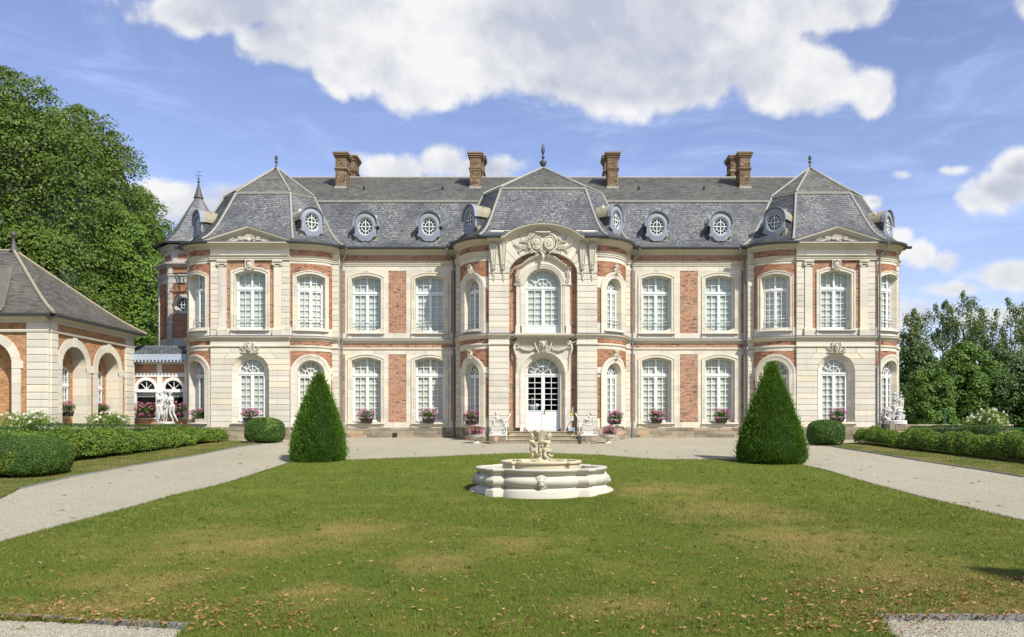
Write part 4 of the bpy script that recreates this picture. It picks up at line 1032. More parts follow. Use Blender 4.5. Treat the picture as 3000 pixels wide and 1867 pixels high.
for s in (-1, 1):
    a, b = 1.57, 1.95; Mb, L = bay(s*CW, 38.72, a, b, s)
    lo = op(.98, .49, .62, 3.14, .52, 'arch', .31); hi = op(.98, .49, 5.24, 7.28, .52, 'arch', .31)
    backing(MOR, Mb, 0, L, .2, 9.66, [lo, hi], curved=True)
    bb = [(0, L, 4.62, 4.82), (0, L, 3.45, 4.33), (0, .16, .95, 2.95), (1.85, 2.2, .95, 2.95), (0, L, 9.05, 9.36), (0, L-.3, 7.85, 8.6), (0, .16, 5.6, 7.2), (1.85, 2.2, 5.6, 7.2)]
    bricks(BRK, Mb, bb, [lo, hi], proud=.006, depth=.03)
    ashlar(ASH, Mb, 0, L, .51, 4.48, [lo], bb, .33, .5, .0035, .012, curved=True); ashlar(ASH, Mb, 0, L, 5.07, 8.80, [hi], bb, .33, .5, .0035, .012, curved=True)
    trims(Mb, -.02, L+.02, 26)
    for o, zb in ((lo, .51), (hi, 5.07)):
        ring(SUR, outline(o, 22, zb), HOODP, Mb, joints=.5); sill(SILL, Mb, .98, .64, o['zb'], 6); SUR.box(.98-.49, .98+.49, -.03, .012, zb, o['zb']-.1, Mb, .6, seg=4)
        for k in (-1, 1):
            a_, b_ = sorted((.98+k*.80, .98+k*.98)); mold(MLD, Mb, a_, b_, [(0, o['zs']-.06), (.04, o['zs']-.04), (.08, o['zs']+.02), (.08, o['zs']+.06), (0, o['zs']+.07)], 2)
    plinth(Mb, 0, L, curved=True)
    WIN.append((Mb, lo, 7, 'fanc')); WIN.append((Mb, hi, 6, 'fanc2'))
    Mq = flat(s*(CW+a), 38.72+b, s); qw = .24
    ashlar(ASH, Mq, -.02, qw, .51, 4.48, (), (), .284, .9, .012, .06, .014, ind='q'); ashlar(ASH, Mq, -.02, qw, 5.07, 8.80, (), (), .287, .9, .012, .06, .014, ind='q')
    ASH.box(-.02, qw, -.05, .05, 4.5, 5.0, Mq); ASH.box(-.02, qw, -.05, .05, 8.8, 9.5, Mq)
    trims(Mq, -.05, qw+.05, 1, dd=.05, gut=False); plinth(Mq, -.02, qw, proud=.09); mold(GUTM, Mq, -.1, qw+.45, GUT)
# rear and flank walls, closed box behind the facade
for (p, q) in (((-18.24, 49.5), (18.24, 49.5)),):
    ASH.quad((p[0], p[1], -.4), (q[0], q[1], -.4), (q[0], q[1], 9.66), (p[0], p[1], 9.66), .5)
# individual blocks: the 300 that show largest
IND.sort(key=lambda t: -t[0])
for k, (sz, args, kind) in enumerate(IND):
    if k < 300:
        g = MB(); g.box(*args); g.build('stone_block', 'limestone', CH)
    else: ASH.box(*args)
PL.sort(key=lambda t: -t[0]); rest = MB()
for k, (sz, g) in enumerate(PL):
    if k < 250: g.build('plinth_stone', 'plinth_sandstone', CH)
    else:
        b = len(rest.v); rest.v += g.v; rest.t += g.t; rest.f += [tuple(i+b for i in f) for f in g.f]
rest.build('plinth_footing', 'plinth_sandstone', CH, 'stuff')
MOR.build('wall', 'mortar', CH); BRK.build('brickwork', 'brick_red', CH, 'stuff'); ASH.build('ashlar', 'limestone', CH, 'stuff')
SUR.build('window_surrounds', 'limestone', CH, 'stuff'); MLD.build('cornices', 'limestone_moulding', CH, 'stuff'); SILL.build('sills', 'limestone_moulding', CH, 'stuff')
LEAD.build('lead_flashing', 'lead_dark', CH, 'stuff'); GUTM.build('gutter', 'zinc', CH)
# windows: the panes of the nearest ones each on their own
WIN.sort(key=lambda w: w[0](w[1]['u'], 0, 0)[1])
for (M_, o, rows, kind) in WIN:
    d0 = -.34
    if kind == 'door': continue
    bl = 'blind_cloth'
    if kind == 'balc': window('window', M_, dict(o, h=.84), -.36, 6, 7.33, CH, bl, 'pale_blue_paint', fan=True, solid=.28, guard=False, fr=.07)
    elif kind == 'fan': window('window', M_, o, d0, 7, o['zs']-.08, CH, bl, fan=True)
    elif kind == 'fanc': window('window', M_, o, -.32, 7, o['zs']-.08, CH, 'curtain_cloth', fan=True, fr=.055)
    elif kind == 'fanc2': window('window', M_, o, -.32, 6, o['zs']-.06, CH, bl, fan=True, guard=True, fr=.055)
    elif kind == 'c': window('window', M_, o, -.32, 6, 7.42, CH, bl, guard=True)
    elif kind is True: window('window', M_, o, d0, 6, 7.45, CH, bl, 'pale_blue_paint', guard=True)
    else: window('window', M_, o, d0, 7, 3.22, CH, bl)
# entrance door
w = window('door', MD, dict(door_o, zb=.33), -.45, 6, 3.10, CH, None, fan=True, solid=.85, fr=.07)
g = MB(); g.quad(MD(-.9, -.6, 3.08), MD(.9, -.6, 3.08), MD(.9, -.6, 4.1), MD(-.9, -.6, 4.1)); g.build('blind', 'blind_cloth', w)
g = MB(); g.tube([MD(.07, -.36, 1.27), MD(.07, -.31, 1.27), MD(-.03, -.31, 1.26)], .012, 6); g.box(.05, .09, -.39, -.365, 1.15, 1.4, MD); g.build('handle', 'brass', w)
g = MB()
xa, xb, ya, yb = -1.5, 1.5, 39.35, 44.5
for q in ([(xa, ya, .3), (xa, yb, .3), (xa, yb, 4.2), (xa, ya, 4.2)], [(xb, ya, .3), (xb, yb, .3), (xb, yb, 4.2), (xb, ya, 4.2)], [(xa, yb, .3), (xb, yb, .3), (xb, yb, 4.2), (xa, yb, 4.2)],
          [(xa, ya, .3), (xb, ya, .3), (xb, yb, .3), (xa, yb, .3)], [(xa, ya, 4.2), (xb, ya, 4.2), (xb, yb, 4.2), (xa, yb, 4.2)]): g.quad(*q)
g.build('hall', 'interior_dark', CH)
g = MB(); g.box(-.34, -.22, -.425, -.415, 1.55, 1.68, MD); g.build('notice', 'sign_paper', w)
g = MB(); g.box(-.32, -.24, -.425, -.413, 1.50, 1.545, MD); g.build('notice', 'sign_red', w)
g = MB(); g.ell(MD(-.28, -.42, 1.44), (.035, .004, .045)); g.build('notice', 'sign_green', w)
# steps
sg = MB(); SM = flat(0, 38.35, 1)
for k, (hw_, dep, zt) in enumerate(((1.62, .42, .33), (1.98, .82, .145), (2.45, 1.22, -.04))):
    n = 6 if k else 5
    for i in range(n):
        a, b = -hw_+2*hw_*i/n, -hw_+2*hw_*(i+1)/n; g = MB()
        g.box(a+.004, b-.004, -.5, dep-.03, zt-.45, zt-.055, SM, random.random(), .01); g.box(a+.003, b-.003, -.5, dep, zt-.055, zt, SM, random.random(), .012)
        g.build('step_stone', 'step_stone', CH)
# drainpipes
for x, D, nd in ((-10.28, 40.62, 0), (-4.56, 40.62, 0), (4.56, 40.62, 0), (10.28, 40.62, 0), (16.66, 39.36, 0)):
    g = MB(); Dp = D+.12; yg = .51
    xo = {-10.28: -10.0, -4.56: -4.9, 4.56: 4.9, 10.28: 10.0, 16.66: 17.0}[x]
    g.tube([(xo, D-.05, 9.62), (xo, D-.04, 9.42), ((xo+x)/2, D+.06, 9.15), (x, Dp, 8.95), (x, Dp, -.2)], .05, 8)
    for z in (8.9, 6.9, 5.0, 3.2, 1.4): g.tube([(x, Dp, z-.03), (x, Dp, z+.03)], .065, 8)
    g.tube([(xo, D-.05, 9.56), (xo, D-.05, 9.68)], .09, 8)
    g.tube([(x, Dp, -.25), (x, Dp, .75)], .062, 8)
    g.build('drainpipe', 'zinc_pipe', CH, smooth=False)
# cellar vent
g = MB(); Mv = flat(-7.6, 40.93, 1); g.box(-.11, .11, 0, .03, .02, .24, Mv); g.build('vent', 'iron_dark', CH)

# ---- roofs
SL = MB()
def slates(mb, Bf, Tf, width, exposure, sagk=0, jit=.5, tintb=.5):
    """rows of slates between bottom curve Bf(s) and top curve Tf(s); sagk = bell-cast amount"""
    def hz(t): return sagk*(1-math.exp(-t/.12))+(1-sagk)*t
    H1 = hz(1)
    def P(s, t):
        b, q = Vector(Bf(s)), Vector(Tf(s)); h = hz(t)/H1
        return Vector((b.x+(q.x-b.x)*h, b.y+(q.y-b.y)*h, b.z+(q.z-b.z)*t))
    # arc length along the middle
    N_ = 60; acc = [0]
    for i in range(N_): acc.append(acc[-1]+(P(.5, (i+1)/N_)-P(.5, i/N_)).length)
    rows = max(2, round(acc[-1]/exposure))
    ts = [float(np.interp(acc[-1]*i/rows, acc, [k/N_ for k in range(N_+1)])) for i in range(rows+1)]
    for i in range(rows):
        t0, t1 = ts[i], ts[i+1]; wd = sum((P((k+1)/8, t0)-P(k/8, t0)).length for k in range(8)); n = max(1, round(wd/width)); off = .5 if i % 2 else 0
        es = [0]+[(k+off)/n for k in range(0 if off else 1, n)]+[1]
        for a, b in zip(es[:-1], es[1:]):
            if b-a < 1e-4: continue
            A, B, C, D = P(a, t0), P(b, t0), P(b, t1), P(a, t1)
            nn = (B-A).cross(D-A)
            if nn.length < 1e-9: nn = (B-A).cross(C-B)
            if nn.length < 1e-9: continue
            nn.normalize()
            if nn.y > 0 and nn.z < .02: nn = -nn
            if nn.z < 0: nn = -nn
            r = .014+random.uniform(0, .007); e = (B-A)*(.012 if b-a < .5 else 0)
            up = nn*.003; tn = min(1, max(0, random.gauss(tintb, .22)))
            mb.add([A+nn*r+e, B+nn*r-e, C+up-e, D+up+e, A-nn*.01+e, B-nn*.01-e], [(0, 1, 2, 3), (0, 1, 5, 4)], tn)
        # under sheet
        mb.add([P(0, t0)-Vector((0, 0, .01)), P(.5, t0)-Vector((0, 0, .01)), P(1, t0)-Vector((0, 0, .01)), P(1, t1)-Vector((0, 0, .01)), P(.5, t1)-Vector((0, 0, .01)), P(0, t1)-Vector((0, 0, .01))], [(0, 1, 4, 5), (1, 2, 3, 4)], .1)
    return P
def ln(a, b): a = Vector(a); b = Vector(b); return lambda s: a.lerp(b, s)
def pl(*pts):
    pts = [Vector(p) for p in pts]
    def f(s):
        k = min(len(pts)-2, int(s*(len(pts)-1))); return pts[k].lerp(pts[k+1], s*(len(pts)-1)-k)
    return f
ROLL = MB(); GZ = 9.70; ZB = 12.55; ZRM = 12.47
def roll(P, s, r=.06, mb=None, n=14): (mb or ROLL).tube([P(s, k/n)+Vector((0, 0, .035)) for k in range(n+1)], r, 6)
UP = MB(); SHADED = MB()
# main range
for s in (-1, 1):
    P = slates(SL, ln((s*4.2, 40.50, GZ), (s*10.9, 40.50, GZ)), ln((s*3.0, 42.3, ZRM), (s*13.2, 42.3, ZRM)), .22, .125, .18)
    P = slates(UP, ln((s*0, 42.26, ZRM+.06), (s*14.5, 42.26, ZRM+.06)), ln((s*0, 46.5, 15.04), (s*14.9, 46.5, 15.04)), .22, .125)
    ROLL.tube([(0, 46.5, 15.07), (s*14.9, 46.5, 15.07)], .07, 6)
    mold(LEAD2 := MB(), lambda u, d, z: (s*u, 42.28-d, z), 2.8, 13.4, [(0, ZRM-.04), (.06, ZRM-.03), (.07, ZRM+.08), (0, ZRM+.09)]); LEAD2.build('flashing_strip', 'lead_roll', CH)
UP.quad((-14.9, 46.5, 15.04), (14.9, 46.5, 15.04), (14.9, 50.2, 12.4), (-14.9, 50.2, 12.4)); SL.quad((-18.3, 50.2, 12.4), (18.3, 50.2, 12.4), (18.6, 50.0, 9.7), (-18.6, 50.0, 9.7))
# centre pavilion roof
ZC = 12.58; AP = (0, 43, 14.5)
cf = [(-3.05, 38.16, GZ), (3.05, 38.16, GZ)]
Tq = lambda a, b: ln((a*2.12/3.05, 40.3, ZC), (b*2.12/3.05, 40.3, ZC))
P = slates(SL, ln(cf[0], (-2.0, 38.16, GZ)), Tq(-3.05, -2.0), .22, .125, .22); roll(P, 0)
P = slates(SL, ln((2.0, 38.16, GZ), cf[1]), Tq(2.0, 3.05), .22, .125, .22); roll(P, 1)
mid = [(-2.0, 38.2, GZ+.0)]+[(1.86*math.sin(-1+2*i/14)/math.sin(1), 38.25+.62*((math.cos(-1+2*i/14)-math.cos(1))/(1-math.cos(1))), 9.72+.62*((math.cos(-1+2*i/14)-math.cos(1))/(1-math.cos(1)))) for i in range(15)]+[(2.0, 38.2, GZ)]
slates(SL, pl(*mid), Tq(-2.0, 2.0), .22, .125, .12)
for s in (-1, 1):
    Mb, L = bay(s*CW, 38.72, 1.57, 1.95, s)
    bot = pl(*([(s*3.05, 38.16, GZ)]+[tuple(Mb(L*k/8, .42, GZ)) for k in range(2, 9)]+[(s*4.75, 40.62, GZ)]))
    P = slates(SHADED if s < 0 else SL, bot, ln((s*2.12, 40.3, ZC), (s*3.10, 41.5, ZC)), .2, .125, .22); roll(P, 1)  # left facet, turned from the sun, gets its shade from the darker slate
    P = slates(SL, ln((s*4.78, 40.62, GZ), (s*4.78, 42.2, GZ)), ln((s*3.10, 41.5, ZC), (s*3.10, 43.5, ZC)), .2, .125, .22)
    tri = slates(UP, ln((s*2.12, 40.26, ZC+.05), (s*3.12, 41.48, ZC+.05)), ln(AP, AP), .2, .125); roll(tri, 0, .055); roll(tri, 1, .055)
    slates(UP, ln((s*3.12, 41.48, ZC+.05), (s*3.12, 46, ZC+.05)), ln(AP, (0, 46, 14.5)), .2, .125)
    ROLL.tube([(s*2.12, 40.27, ZC), (s*3.12, 41.47, ZC)], .035, 6)
slates(UP, ln((-2.12, 40.26, ZC+.05), (2.12, 40.26, ZC+.05)), ln(AP, AP), .22, .125)
mold(ROLL, flat(0, 40.27, 1), -2.1, 2.1, [(0, ZC-.06), (.05, ZC-.05), (.06, ZC+.06), (0, ZC+.07)])
# end pavilion roofs
ZE = 12.70; AZ = 14.66
for s in (-1, 1):
    c = s*EPX; q = lambda dx, D, z: (c+dx, D, z)
    ri, ro = -s, s           # inner side points to the axis
    P = slates(SL, pl(q(-2.25, 39.25, GZ+.06), q(0, 39.95, 10.50), q(2.25, 39.25, GZ+.06)), ln(q(-1.4, 41.5, ZE), q(1.4, 41.5, ZE)), .22, .125, .20); roll(P, 0); roll(P, 1)
    slates(UP, ln(q(-1.4, 41.46, ZE+.05), q(1.4, 41.46, ZE+.05)), ln(q(0, 43.5, AZ), q(0, 43.5, AZ)), .22, .125)
    mold(ROLL, flat(c, 41.47, 1), -1.4, 1.4, [(0, ZE-.06), (.05, ZE-.05), (.06, ZE+.06), (0, ZE+.07)])
    for side, a, b, end in ((ri, 1.85, .93, (4.45, 40.5)), (ro, 1.52, 1.25, (4.05, 40.75))):
        Mb, L = bay(c+side*EW, 39.70, a, b, side)
        bot = pl(*([q(side*2.25, 39.25, GZ+.04)]+[tuple(Mb(L*k/8, .42, GZ)) for k in range(2, 9)]+[q(side*end[0], end[1], GZ)]))
        dark = (side < 0)  # left-turned facets are shaded by slate colour
        P = slates(SHADED if dark else SL, bot, ln(q(side*1.4, 41.5, ZE), q(side*2.4, 42.4, ZE)), .2, .125, .22); roll(P, 1)
        P = slates(SL, ln(q(side*end[0], end[1], GZ), q(side*end[0], 46.8, GZ)), ln(q(side*2.4, 42.4, ZE), q(side*2.4, 45.2, ZE)), .2, .125, .22)
        tri = slates(UP, ln(q(side*1.4, 41.46, ZE+.05), q(side*2.42, 42.38, ZE+.05)), ln(q(0, 43.5, AZ), q(0, 43.5, AZ)), .2, .125); roll(tri, 0, .055); roll(tri, 1, .055)
        tri = slates(UP, ln(q(side*2.42, 42.38, ZE+.05), q(side*2.42, 45.2, ZE+.05)), ln(q(0, 43.5, AZ), q(0, 43.5, AZ)), .2, .125); roll(tri, 1, .055)
        ROLL.tube([q(side*1.4, 41.47, ZE), q(side*2.42, 42.37, ZE)], .035, 6); ROLL.tube([q(side*2.42, 42.37, ZE), q(side*2.42, 45.2, ZE)], .035, 6)
        slates(SL, ln(q(side*end[0], 46.8, GZ), q(0, 48.2, GZ)), ln(q(side*2.4, 45.2, ZE), q(0, 45.8, ZE)), .3, .2, .2)
        slates(UP, ln(q(side*2.42, 45.2, ZE+.05), q(0, 45.8, ZE+.05)), ln(q(0, 43.5, AZ), q(0, 43.5, AZ)), .3, .2)
SL.build('slates', 'slate_lower', CH, 'stuff'); SHADED.build('slates', 'slate_dark', CH, 'stuff'); UP.build('slates', 'slate_upper', CH, 'stuff'); ROLL.build('ridge_rolls', 'lead_roll', CH, 'stuff')
# finials
def finial(x, D, z, big=False):
    g = MB(); z0_ = z; K_ = .74 if big else .62
    if big:
        g.lathe((x, D, z), [(.30, -.12), (.10, .05), (.14, .12), (.24, .34), (.26, .46), (.22, .5), (.10, .58), (.05, .66), (.07, .74), (.13, .78), (.13, .84), (.06, .88), (.04, 1.0), (.09, 1.04), (.09, 1.10), (.12, 1.2), (.13, 1.35), (.10, 1.55), (.05, 1.72), (0, 1.76)], 14)
    else:
        g.lathe((x, D, z), [(.32, -.10), (.12, .10), (.06, .35), (.05, .44), (.13, .52), (.14, .60), (.10, .68), (.04, .72), (.10, .78), (.14, .9), (.11, 1.05), (.05, 1.14), (0, 1.18)], 14)
        for k in range(14): a = k*2.4; g.ell((x+.11*math.cos(a), D+.11*math.sin(a), z+.8+.022*k), .035, n=5, m=4)
    g.v = [Vector((x+(p[0]-x)*K_, D+(p[1]-D)*K_, z0_-.02+(p[2]-z0_)*K_)) for p in g.v]
    g.build('finial', 'finial_metal' if not big else 'zinc', CH, smooth=True)
finial(0, 43, 14.5, True); finial(-EPX, 43.5, AZ); finial(EPX, 43.5, AZ)
# dormers (bull's-eye windows)
def dormer(x, D, z, yaw, depth):
    """front face at (x, D), z = centre of the eye, yaw = outward direction from the camera axis"""
    ca, sa = math.cos(yaw), math.sin(yaw)
    x += sa*.17; D -= ca*.17
    def M(u, d, zz): return (x+ca*u+sa*d, D+sa*u-ca*d, z+zz)
    body = MB(); W_ = .54
    # front plate with scalloped lower edge and round head
    outer = []
    for k in range(17):
        t = PI*k/16; outer.append((W_*math.cos(t), .16+.52*math.sin(t)))
    outer += [(-W_, -.36), (-.60, -.42), (-.56, -.50), (-.40, -.55), (-.33, -.66), (-.22, -.74), (-.10, -.77), (0, -.74), (.10, -.77), (.22, -.74), (.33, -.66), (.40, -.55), (.56, -.50), (.60, -.42), (W_, -.36)]
    n = len(outer); inner = []
    for (a, b) in outer:
        t = math.atan2(b/.50, a/.36); inner.append((.375*math.cos(t), .445*math.sin(t)))
    mid = []
    for (a, b) in outer:
        t = math.atan2(b/.50, a/.36); mid.append((.435*math.cos(t), .51*math.sin(t)))
    V = [M(a, .02, b) for a, b in outer]+[M(a, .05, b) for a, b in mid]+[M(a, .035, b) for a, b in inner]+[M(a, -.10, b) for a, b in inner]+[M(a, -.06, b) for a, b in outer]
    Fs = []
    for k in range(n):
        j = (k+1) % n; Fs += [(k, j, n+j, n+k), (n+k, n+j, 2*n+j, 2*n+k), (2*n+k, 2*n+j, 3*n+j, 3*n+k), (k, j, 4*n+j, 4*n+k)]
    body.add(V, Fs)
    # hood moulding with little scrolls at its ends
    hp = [(-.60, .04), (-.585, .16)]+[(-.585*math.cos(PI*k/14), .16+.57*math.sin(PI*k/14)) for k in range(1, 14)]+[(.585, .16), (.60, .04)]
    ring(body, hp, [(-.03, .03), (-.02, .07), (.01, .10), (.04, .12), (.05, .09), (.05, -.1)], M)
    for k in (-1, 1):
        body.tube([M(k*(.59+.06*math.cos(t)*(1-t/13)), .10, .02+.06*math.sin(t)*(1-t/13)) for t in [q*.6 for q in range(16)]], .02, 5)
    dm = body.build('dormer', 'blue_grey_paint', CH)
    # cheeks, roof
    rf = MB()
    for k in (-1, 1):
        ck = MB(); zz = [-.40, -.12, .16]
        for a, b in zip(zz[:-1], zz[1:]):
            for q in range(5): ck.box(0, 1, 0, .012, 0, 1, lambda u, d, w, a=a, b=b, q=q, k=k: M(k*(.50+d), -.06-depth*(q+u*.97)/5, a+(b-a)*w*.97), random.random()*.5)
        ck.build('cheek', 'slate_dark', dm)
    for k in range(14):
        t0, t1 = PI*k/14, PI*(k+1)/14
        rf.quad(M(.60*math.cos(t0), .04, .16+.60*math.sin(t0)), M(.60*math.cos(t1), .04, .16+.60*math.sin(t1)), M(.60*math.cos(t1), -depth-.4, .16+.60*math.sin(t1)), M(.60*math.cos(t0), -depth-.4, .16+.60*math.sin(t0)))
    for k in (-1, 1): rf.quad(M(k*.60, .04, .16), M(k*.60, -depth, .16), M(k*.60, -depth, .08), M(k*.60, .04, .08))
    rf.build('roof', 'ridge_stone', dm)
    base = MB(); base.box(-.56, .56, -.40, -.10, -.92, -.36, M); base.build('base', 'ridge_stone', dm)
    # sash, panes, dark attic behind
    s_ = MB(); R1, R2 = .375, .445
    E_ = lambda k, t: (R1*k*math.cos(t), R2*k*math.sin(t))
    for (k0, k1) in ((.90, 1.02), (.50, .58)):
        for i in range(20):
            t0, t1 = 2*PI*i/20, 2*PI*(i+1)/20; a, b, c, d = E_(k0, t0), E_(k0, t1), E_(k1, t1), E_(k1, t0)
            s_.quad(M(a[0], -.05, a[1]), M(b[0], -.05, b[1]), M(c[0], -.05, c[1]), M(d[0], -.05, d[1])); s_.quad(M(a[0], -.05, a[1]), M(b[0], -.05, b[1]), M(b[0], -.08, b[1]), M(a[0], -.08, a[1]))
    s_.box(-.02, .02, -.08, -.035, -R2, R2, M); s_.box(-R1, R1, -.08, -.035, -.02, .02, M)
    for t in (30, 60, 120, 150, 210, 240, 300, 330):
        a, b = E_(.55, math.radians(t)), E_(.95, math.radians(t)); s_.tube([M(a[0], -.055, a[1]), M(b[0], -.055, b[1])], .013, 4)
    s_.build('sash', 'white_paint' if yaw == 0 else 'white_paint', dm)
    g_ = MB(); g_.add([M(R1*math.cos(2*PI*i/20), -.07, R2*math.sin(2*PI*i/20)) for i in range(20)], [tuple(range(20))]); g_.build('pane', 'glass', dm)
    b_ = MB(); b_.quad(M(-.5, -.5, -.6), M(.5, -.5, -.6), M(.5, -.5, .7), M(-.5, -.5, .7)); b_.build('curtain', 'curtain_cloth', dm)
for x in (-9.09, -5.83, 5.83, 9.09): dormer(x, 40.98, 10.80, 0, 1.6)
for s in (-1, 1):
    dormer(s*3.50, 39.62, 10.80, s*math.radians(52), 1.5)
    dormer(s*11.75, 40.35, 10.87, -s*math.radians(38), 1.5)
    dormer(s*17.55, 40.95, 10.87, s*math.radians(46), 1.5)
# chimneys
def brickbox(mb, mm, x0, x1, y0, y1, z0, z1, H=.075):
    mm.box(x0, x1, 0, y1-y0, z0, z1, lambda u, d, z: (u, y1-d, z), back=True)
    c = [((x0, y0), (x1, y0)), ((x1, y0), (x1, y1)), ((x1, y1), (x0, y1)), ((x0, y1), (x0, y0))]
    for (p, q) in c:
        dx, dy = q[0]-p[0], q[1]-p[1]; L = math.hypot(dx, dy); tx, ty = dx/L, dy/L
        Mc = lambda u, d, z, p=p, tx=tx, ty=ty: (p[0]+tx*u+ty*d, p[1]+ty*u-tx*d, z)
        bricks(mb, Mc, [(0, L, z0, z1)], [], proud=.012, H=H, J=.02)
bk = MB(); mo = MB(); cp = MB()
for i, x in enumerate((-11.3, -3.79, 3.89, 11.28)):
    for (yc, zb_, zt_, w, dpt) in ((45.0, 12.6, 15.90, .58, .90), (47.1, 13.8, 16.42, .62, 1.0)):
        bk, mo, cp = MB(), MB(), MB()
        brickbox(bk, mo, x-w/2, x+w/2, yc-dpt/2, yc+dpt/2, zb_, zt_-.12)
        sc_ = MB()
        for (za, e) in ((zt_-1.02, .04), (zt_-.95, .07)): sc_.box(x-w/2-e, x+w/2+e, -e, dpt+e, za, za+.08, lambda u, d, z, yc=yc, dpt=dpt: (u, yc+dpt/2-d, z), random.random(), .01, back=True)
        for (za, e) in ((zt_-.30, .06), (zt_-.20, .11), (zt_-.10, .15)):
            cp.box(x-w/2-e, x+w/2+e, -e, dpt+e, za, za+.09, lambda u, d, z, yc=yc, dpt=dpt: (u, yc+dpt/2-d, z), random.random(), .01, back=True)
        c = mo.build('chimney', 'mortar_dark', CH); bk.build('brickwork', 'brick_chimney', c, 'stuff'); cp.build('cap', 'brick_chimney', c); sc_.build('string_course', 'brick_chimney', c)
        if yc < 46:
            fl = MB(); fl.box(x-w/2-.05, x+w/2+.05, 0, dpt+.12, 13.7, 13.98, lambda u, d, z: (u, yc+dpt/2+.03-d, z), back=True); fl.build('flashing', 'lead_roll', c)
# roof vents
for x in (-9.9, -5.55, 8.9, -1.0+6.3):
    g = MB(); g.tube([(x, 44.2, 13.62), (x, 44.1, 13.82), (x, 43.95, 13.82)], .06, 6); g.build('roof_vent', 'zinc', CH)

# ================================================================== brick wing on the left
WG = empty('brick_wing', (-24, 37.5, -.3), 'low orange brick wing with white stone arches and hipped slate roof at left', 'building')
mo, st, ml, su, gt, ld = MB(), MB(), MB(), MB(), MB(), MB()
WB = []
xE = -21.1; yF = 34.1
ME, _, _ = plane((xE, yF), (xE, 41.05)); MF = flat(xE, yF, -1)
WC = [(0, 4.99), (.06, 5.0), (.08, 5.06), (.16, 5.12), (.26, 5.18), (.34, 5.22), (.36, 5.27), (0, 5.28)]
WG_G = [(.34, 5.25), (.40, 5.22), (.48, 5.25), (.50, 5.33), (.34, 5.33)]
WM = [(0, 4.57), (.05, 4.59), (.07, 4.66), (.03, 4.70), (0, 4.71)]
def wing_wall(M, L, arches, piers, zg=-.55):
    ops = [op(u, r, -.5, 3.22, r, 'arch', g) for (u, r, g) in arches]
    backing(mo, M, 0, L, zg, 5.28, ops)
    coll = []
    rects = []
    for (a, b) in sub([(0, L)], [(p-.001, q+.001) for p, q in piers]): rects.append((a, b, zg, 4.57))
    rects2 = [(a, b, 4.71, 4.99) for (a, b) in sub([(0, L)], [(p, q) for p, q in piers])]
    wide = [dict(o, g=o['g']) for o in ops]
    bricks(None, M, rects+rects2, wide, H=.072, Lb=.23, J=.014, coll=coll)
    for c in coll: WB.append((M, c))
    for (p, q) in piers:
        ashlar(st, M, p, q, zg, 4.57, (), (), .32, .7, .014, .09, .02); st.box(p, q, -.01, .06, 4.71, 4.99, M, .6)
    mold(ml, M, -.02, L, WC); mold(gt, M, -.3, L+.3, WG_G); mold(ml, M, -.02, L, [(d+.05, z) for d, z in WM])
    for o in ops:
        ring(su, outline(o, 22, zg), [(0, -.62), (0, .03), (o['g'], .03), (o['g'], -.01)], M, joints=.42)
        u, r, g = o['u'], o['h'], o['g']
        for k in (-1, 1): st.box(*sorted((u+k*r, u+k*(r+g+.10))), -.01, .045, 3.04, 3.36, M, .7, .006)
        st.box(u-.13, u+.13, -.01, .07, 3.22+r-.03, 4.56, M, .4, .01, top=(u-.17, u+.17))
        # recessed brick panel
        bk_ = []; Mb = shiftd(M, -.62)
        wo = op(u+.08, .55, 1.06, 3.14, .12, 'seg', 0)
        if u > 1.5 and M is ME: wops = [wo]
        else: wops = []
        backing(mo, Mb, u-r-.05, u+r+.05, zg, 4.3, wops)
        bricks(None, Mb, [(u-r, u+r, zg, 4.2)], [dict(w, g=.02) for w in wops]+[], H=.072, Lb=.23, J=.014, coll=bk_)
        for c in bk_:
            um, zm = (c[0]+c[1])/2, c[4]
            if zm > 3.22 and hw(o, zm) < abs(um-u)-.05: continue
            WB.append((Mb, c))
        if wops:
            for i in range(9):     # soldier course over the window
                a = -.34+.68*(i+.5)/9; cxu = u+a*1.75; zc = 3.22+.10*math.cos(a*3)
                st_ = MB(); WB.append((Mb, (cxu-.05, cxu+.05, .0, .02, zc, zc+.24, random.random())))
            window('window', Mb, wo, -.07, 4, 2.42, WG, 'curtain_cloth', indiv=False, fr=.05)
            sill(ml, Mb, u, .6, 1.06, out=.08)
wing_wall(ME, 6.95, [(1.8, .93, .37), (4.6, .93, .37)], [(0, .50), (6.12, 6.95)])
wing_wall(MF, 9.5, [(2.60, 1.0, .38), (6.2, 1.0, .38)], [(-.0, .95), (8.4, 9.5)])
st.quad((-30.6, 34.1, -.5), (-30.6, 41, -.5), (-30.6, 41, 5.28), (-30.6, 34.1, 5.28)); st.quad((-30.6, 41.05, -.5), (xE, 41.05, -.5), (xE, 41.05, 5.28), (-30.6, 41.05, 5.28))
WB.sort(key=lambda t: Vector(t[0](t[1][0], 0, t[1][4])).length+(4 if t[1][4] < 0 else 0)+(3 if Vector(t[0](t[1][0], 0, 0)).x < -22.6 else 0))
jb = MB()
for k, (M_, c) in enumerate(WB):
    if k < 300: g = MB(); g.box(c[0], c[1], c[2], c[3], c[4], c[5], M_, c[6]); g.build('brick', 'brick_orange', WG)
    else: jb.box(c[0], c[1], c[2], c[3], c[4], c[5], M_, c[6])
jb.build('brickwork', 'brick_orange', WG, 'stuff'); mo.build('wall', 'mortar_wing', WG); st.build('ashlar', 'limestone', WG, 'stuff'); ml.build('cornice', 'limestone_moulding', WG, 'stuff')
su.build('arch_stones', 'limestone', WG, 'stuff'); gt.build('gutter', 'zinc', WG)
ws, wr = MB(), MB(); zg_ = 5.34
fc, bc, ap = (-20.62, 33.62, zg_), (-20.62, 41.5, zg_), (-24.95, 37.6, 8.85)
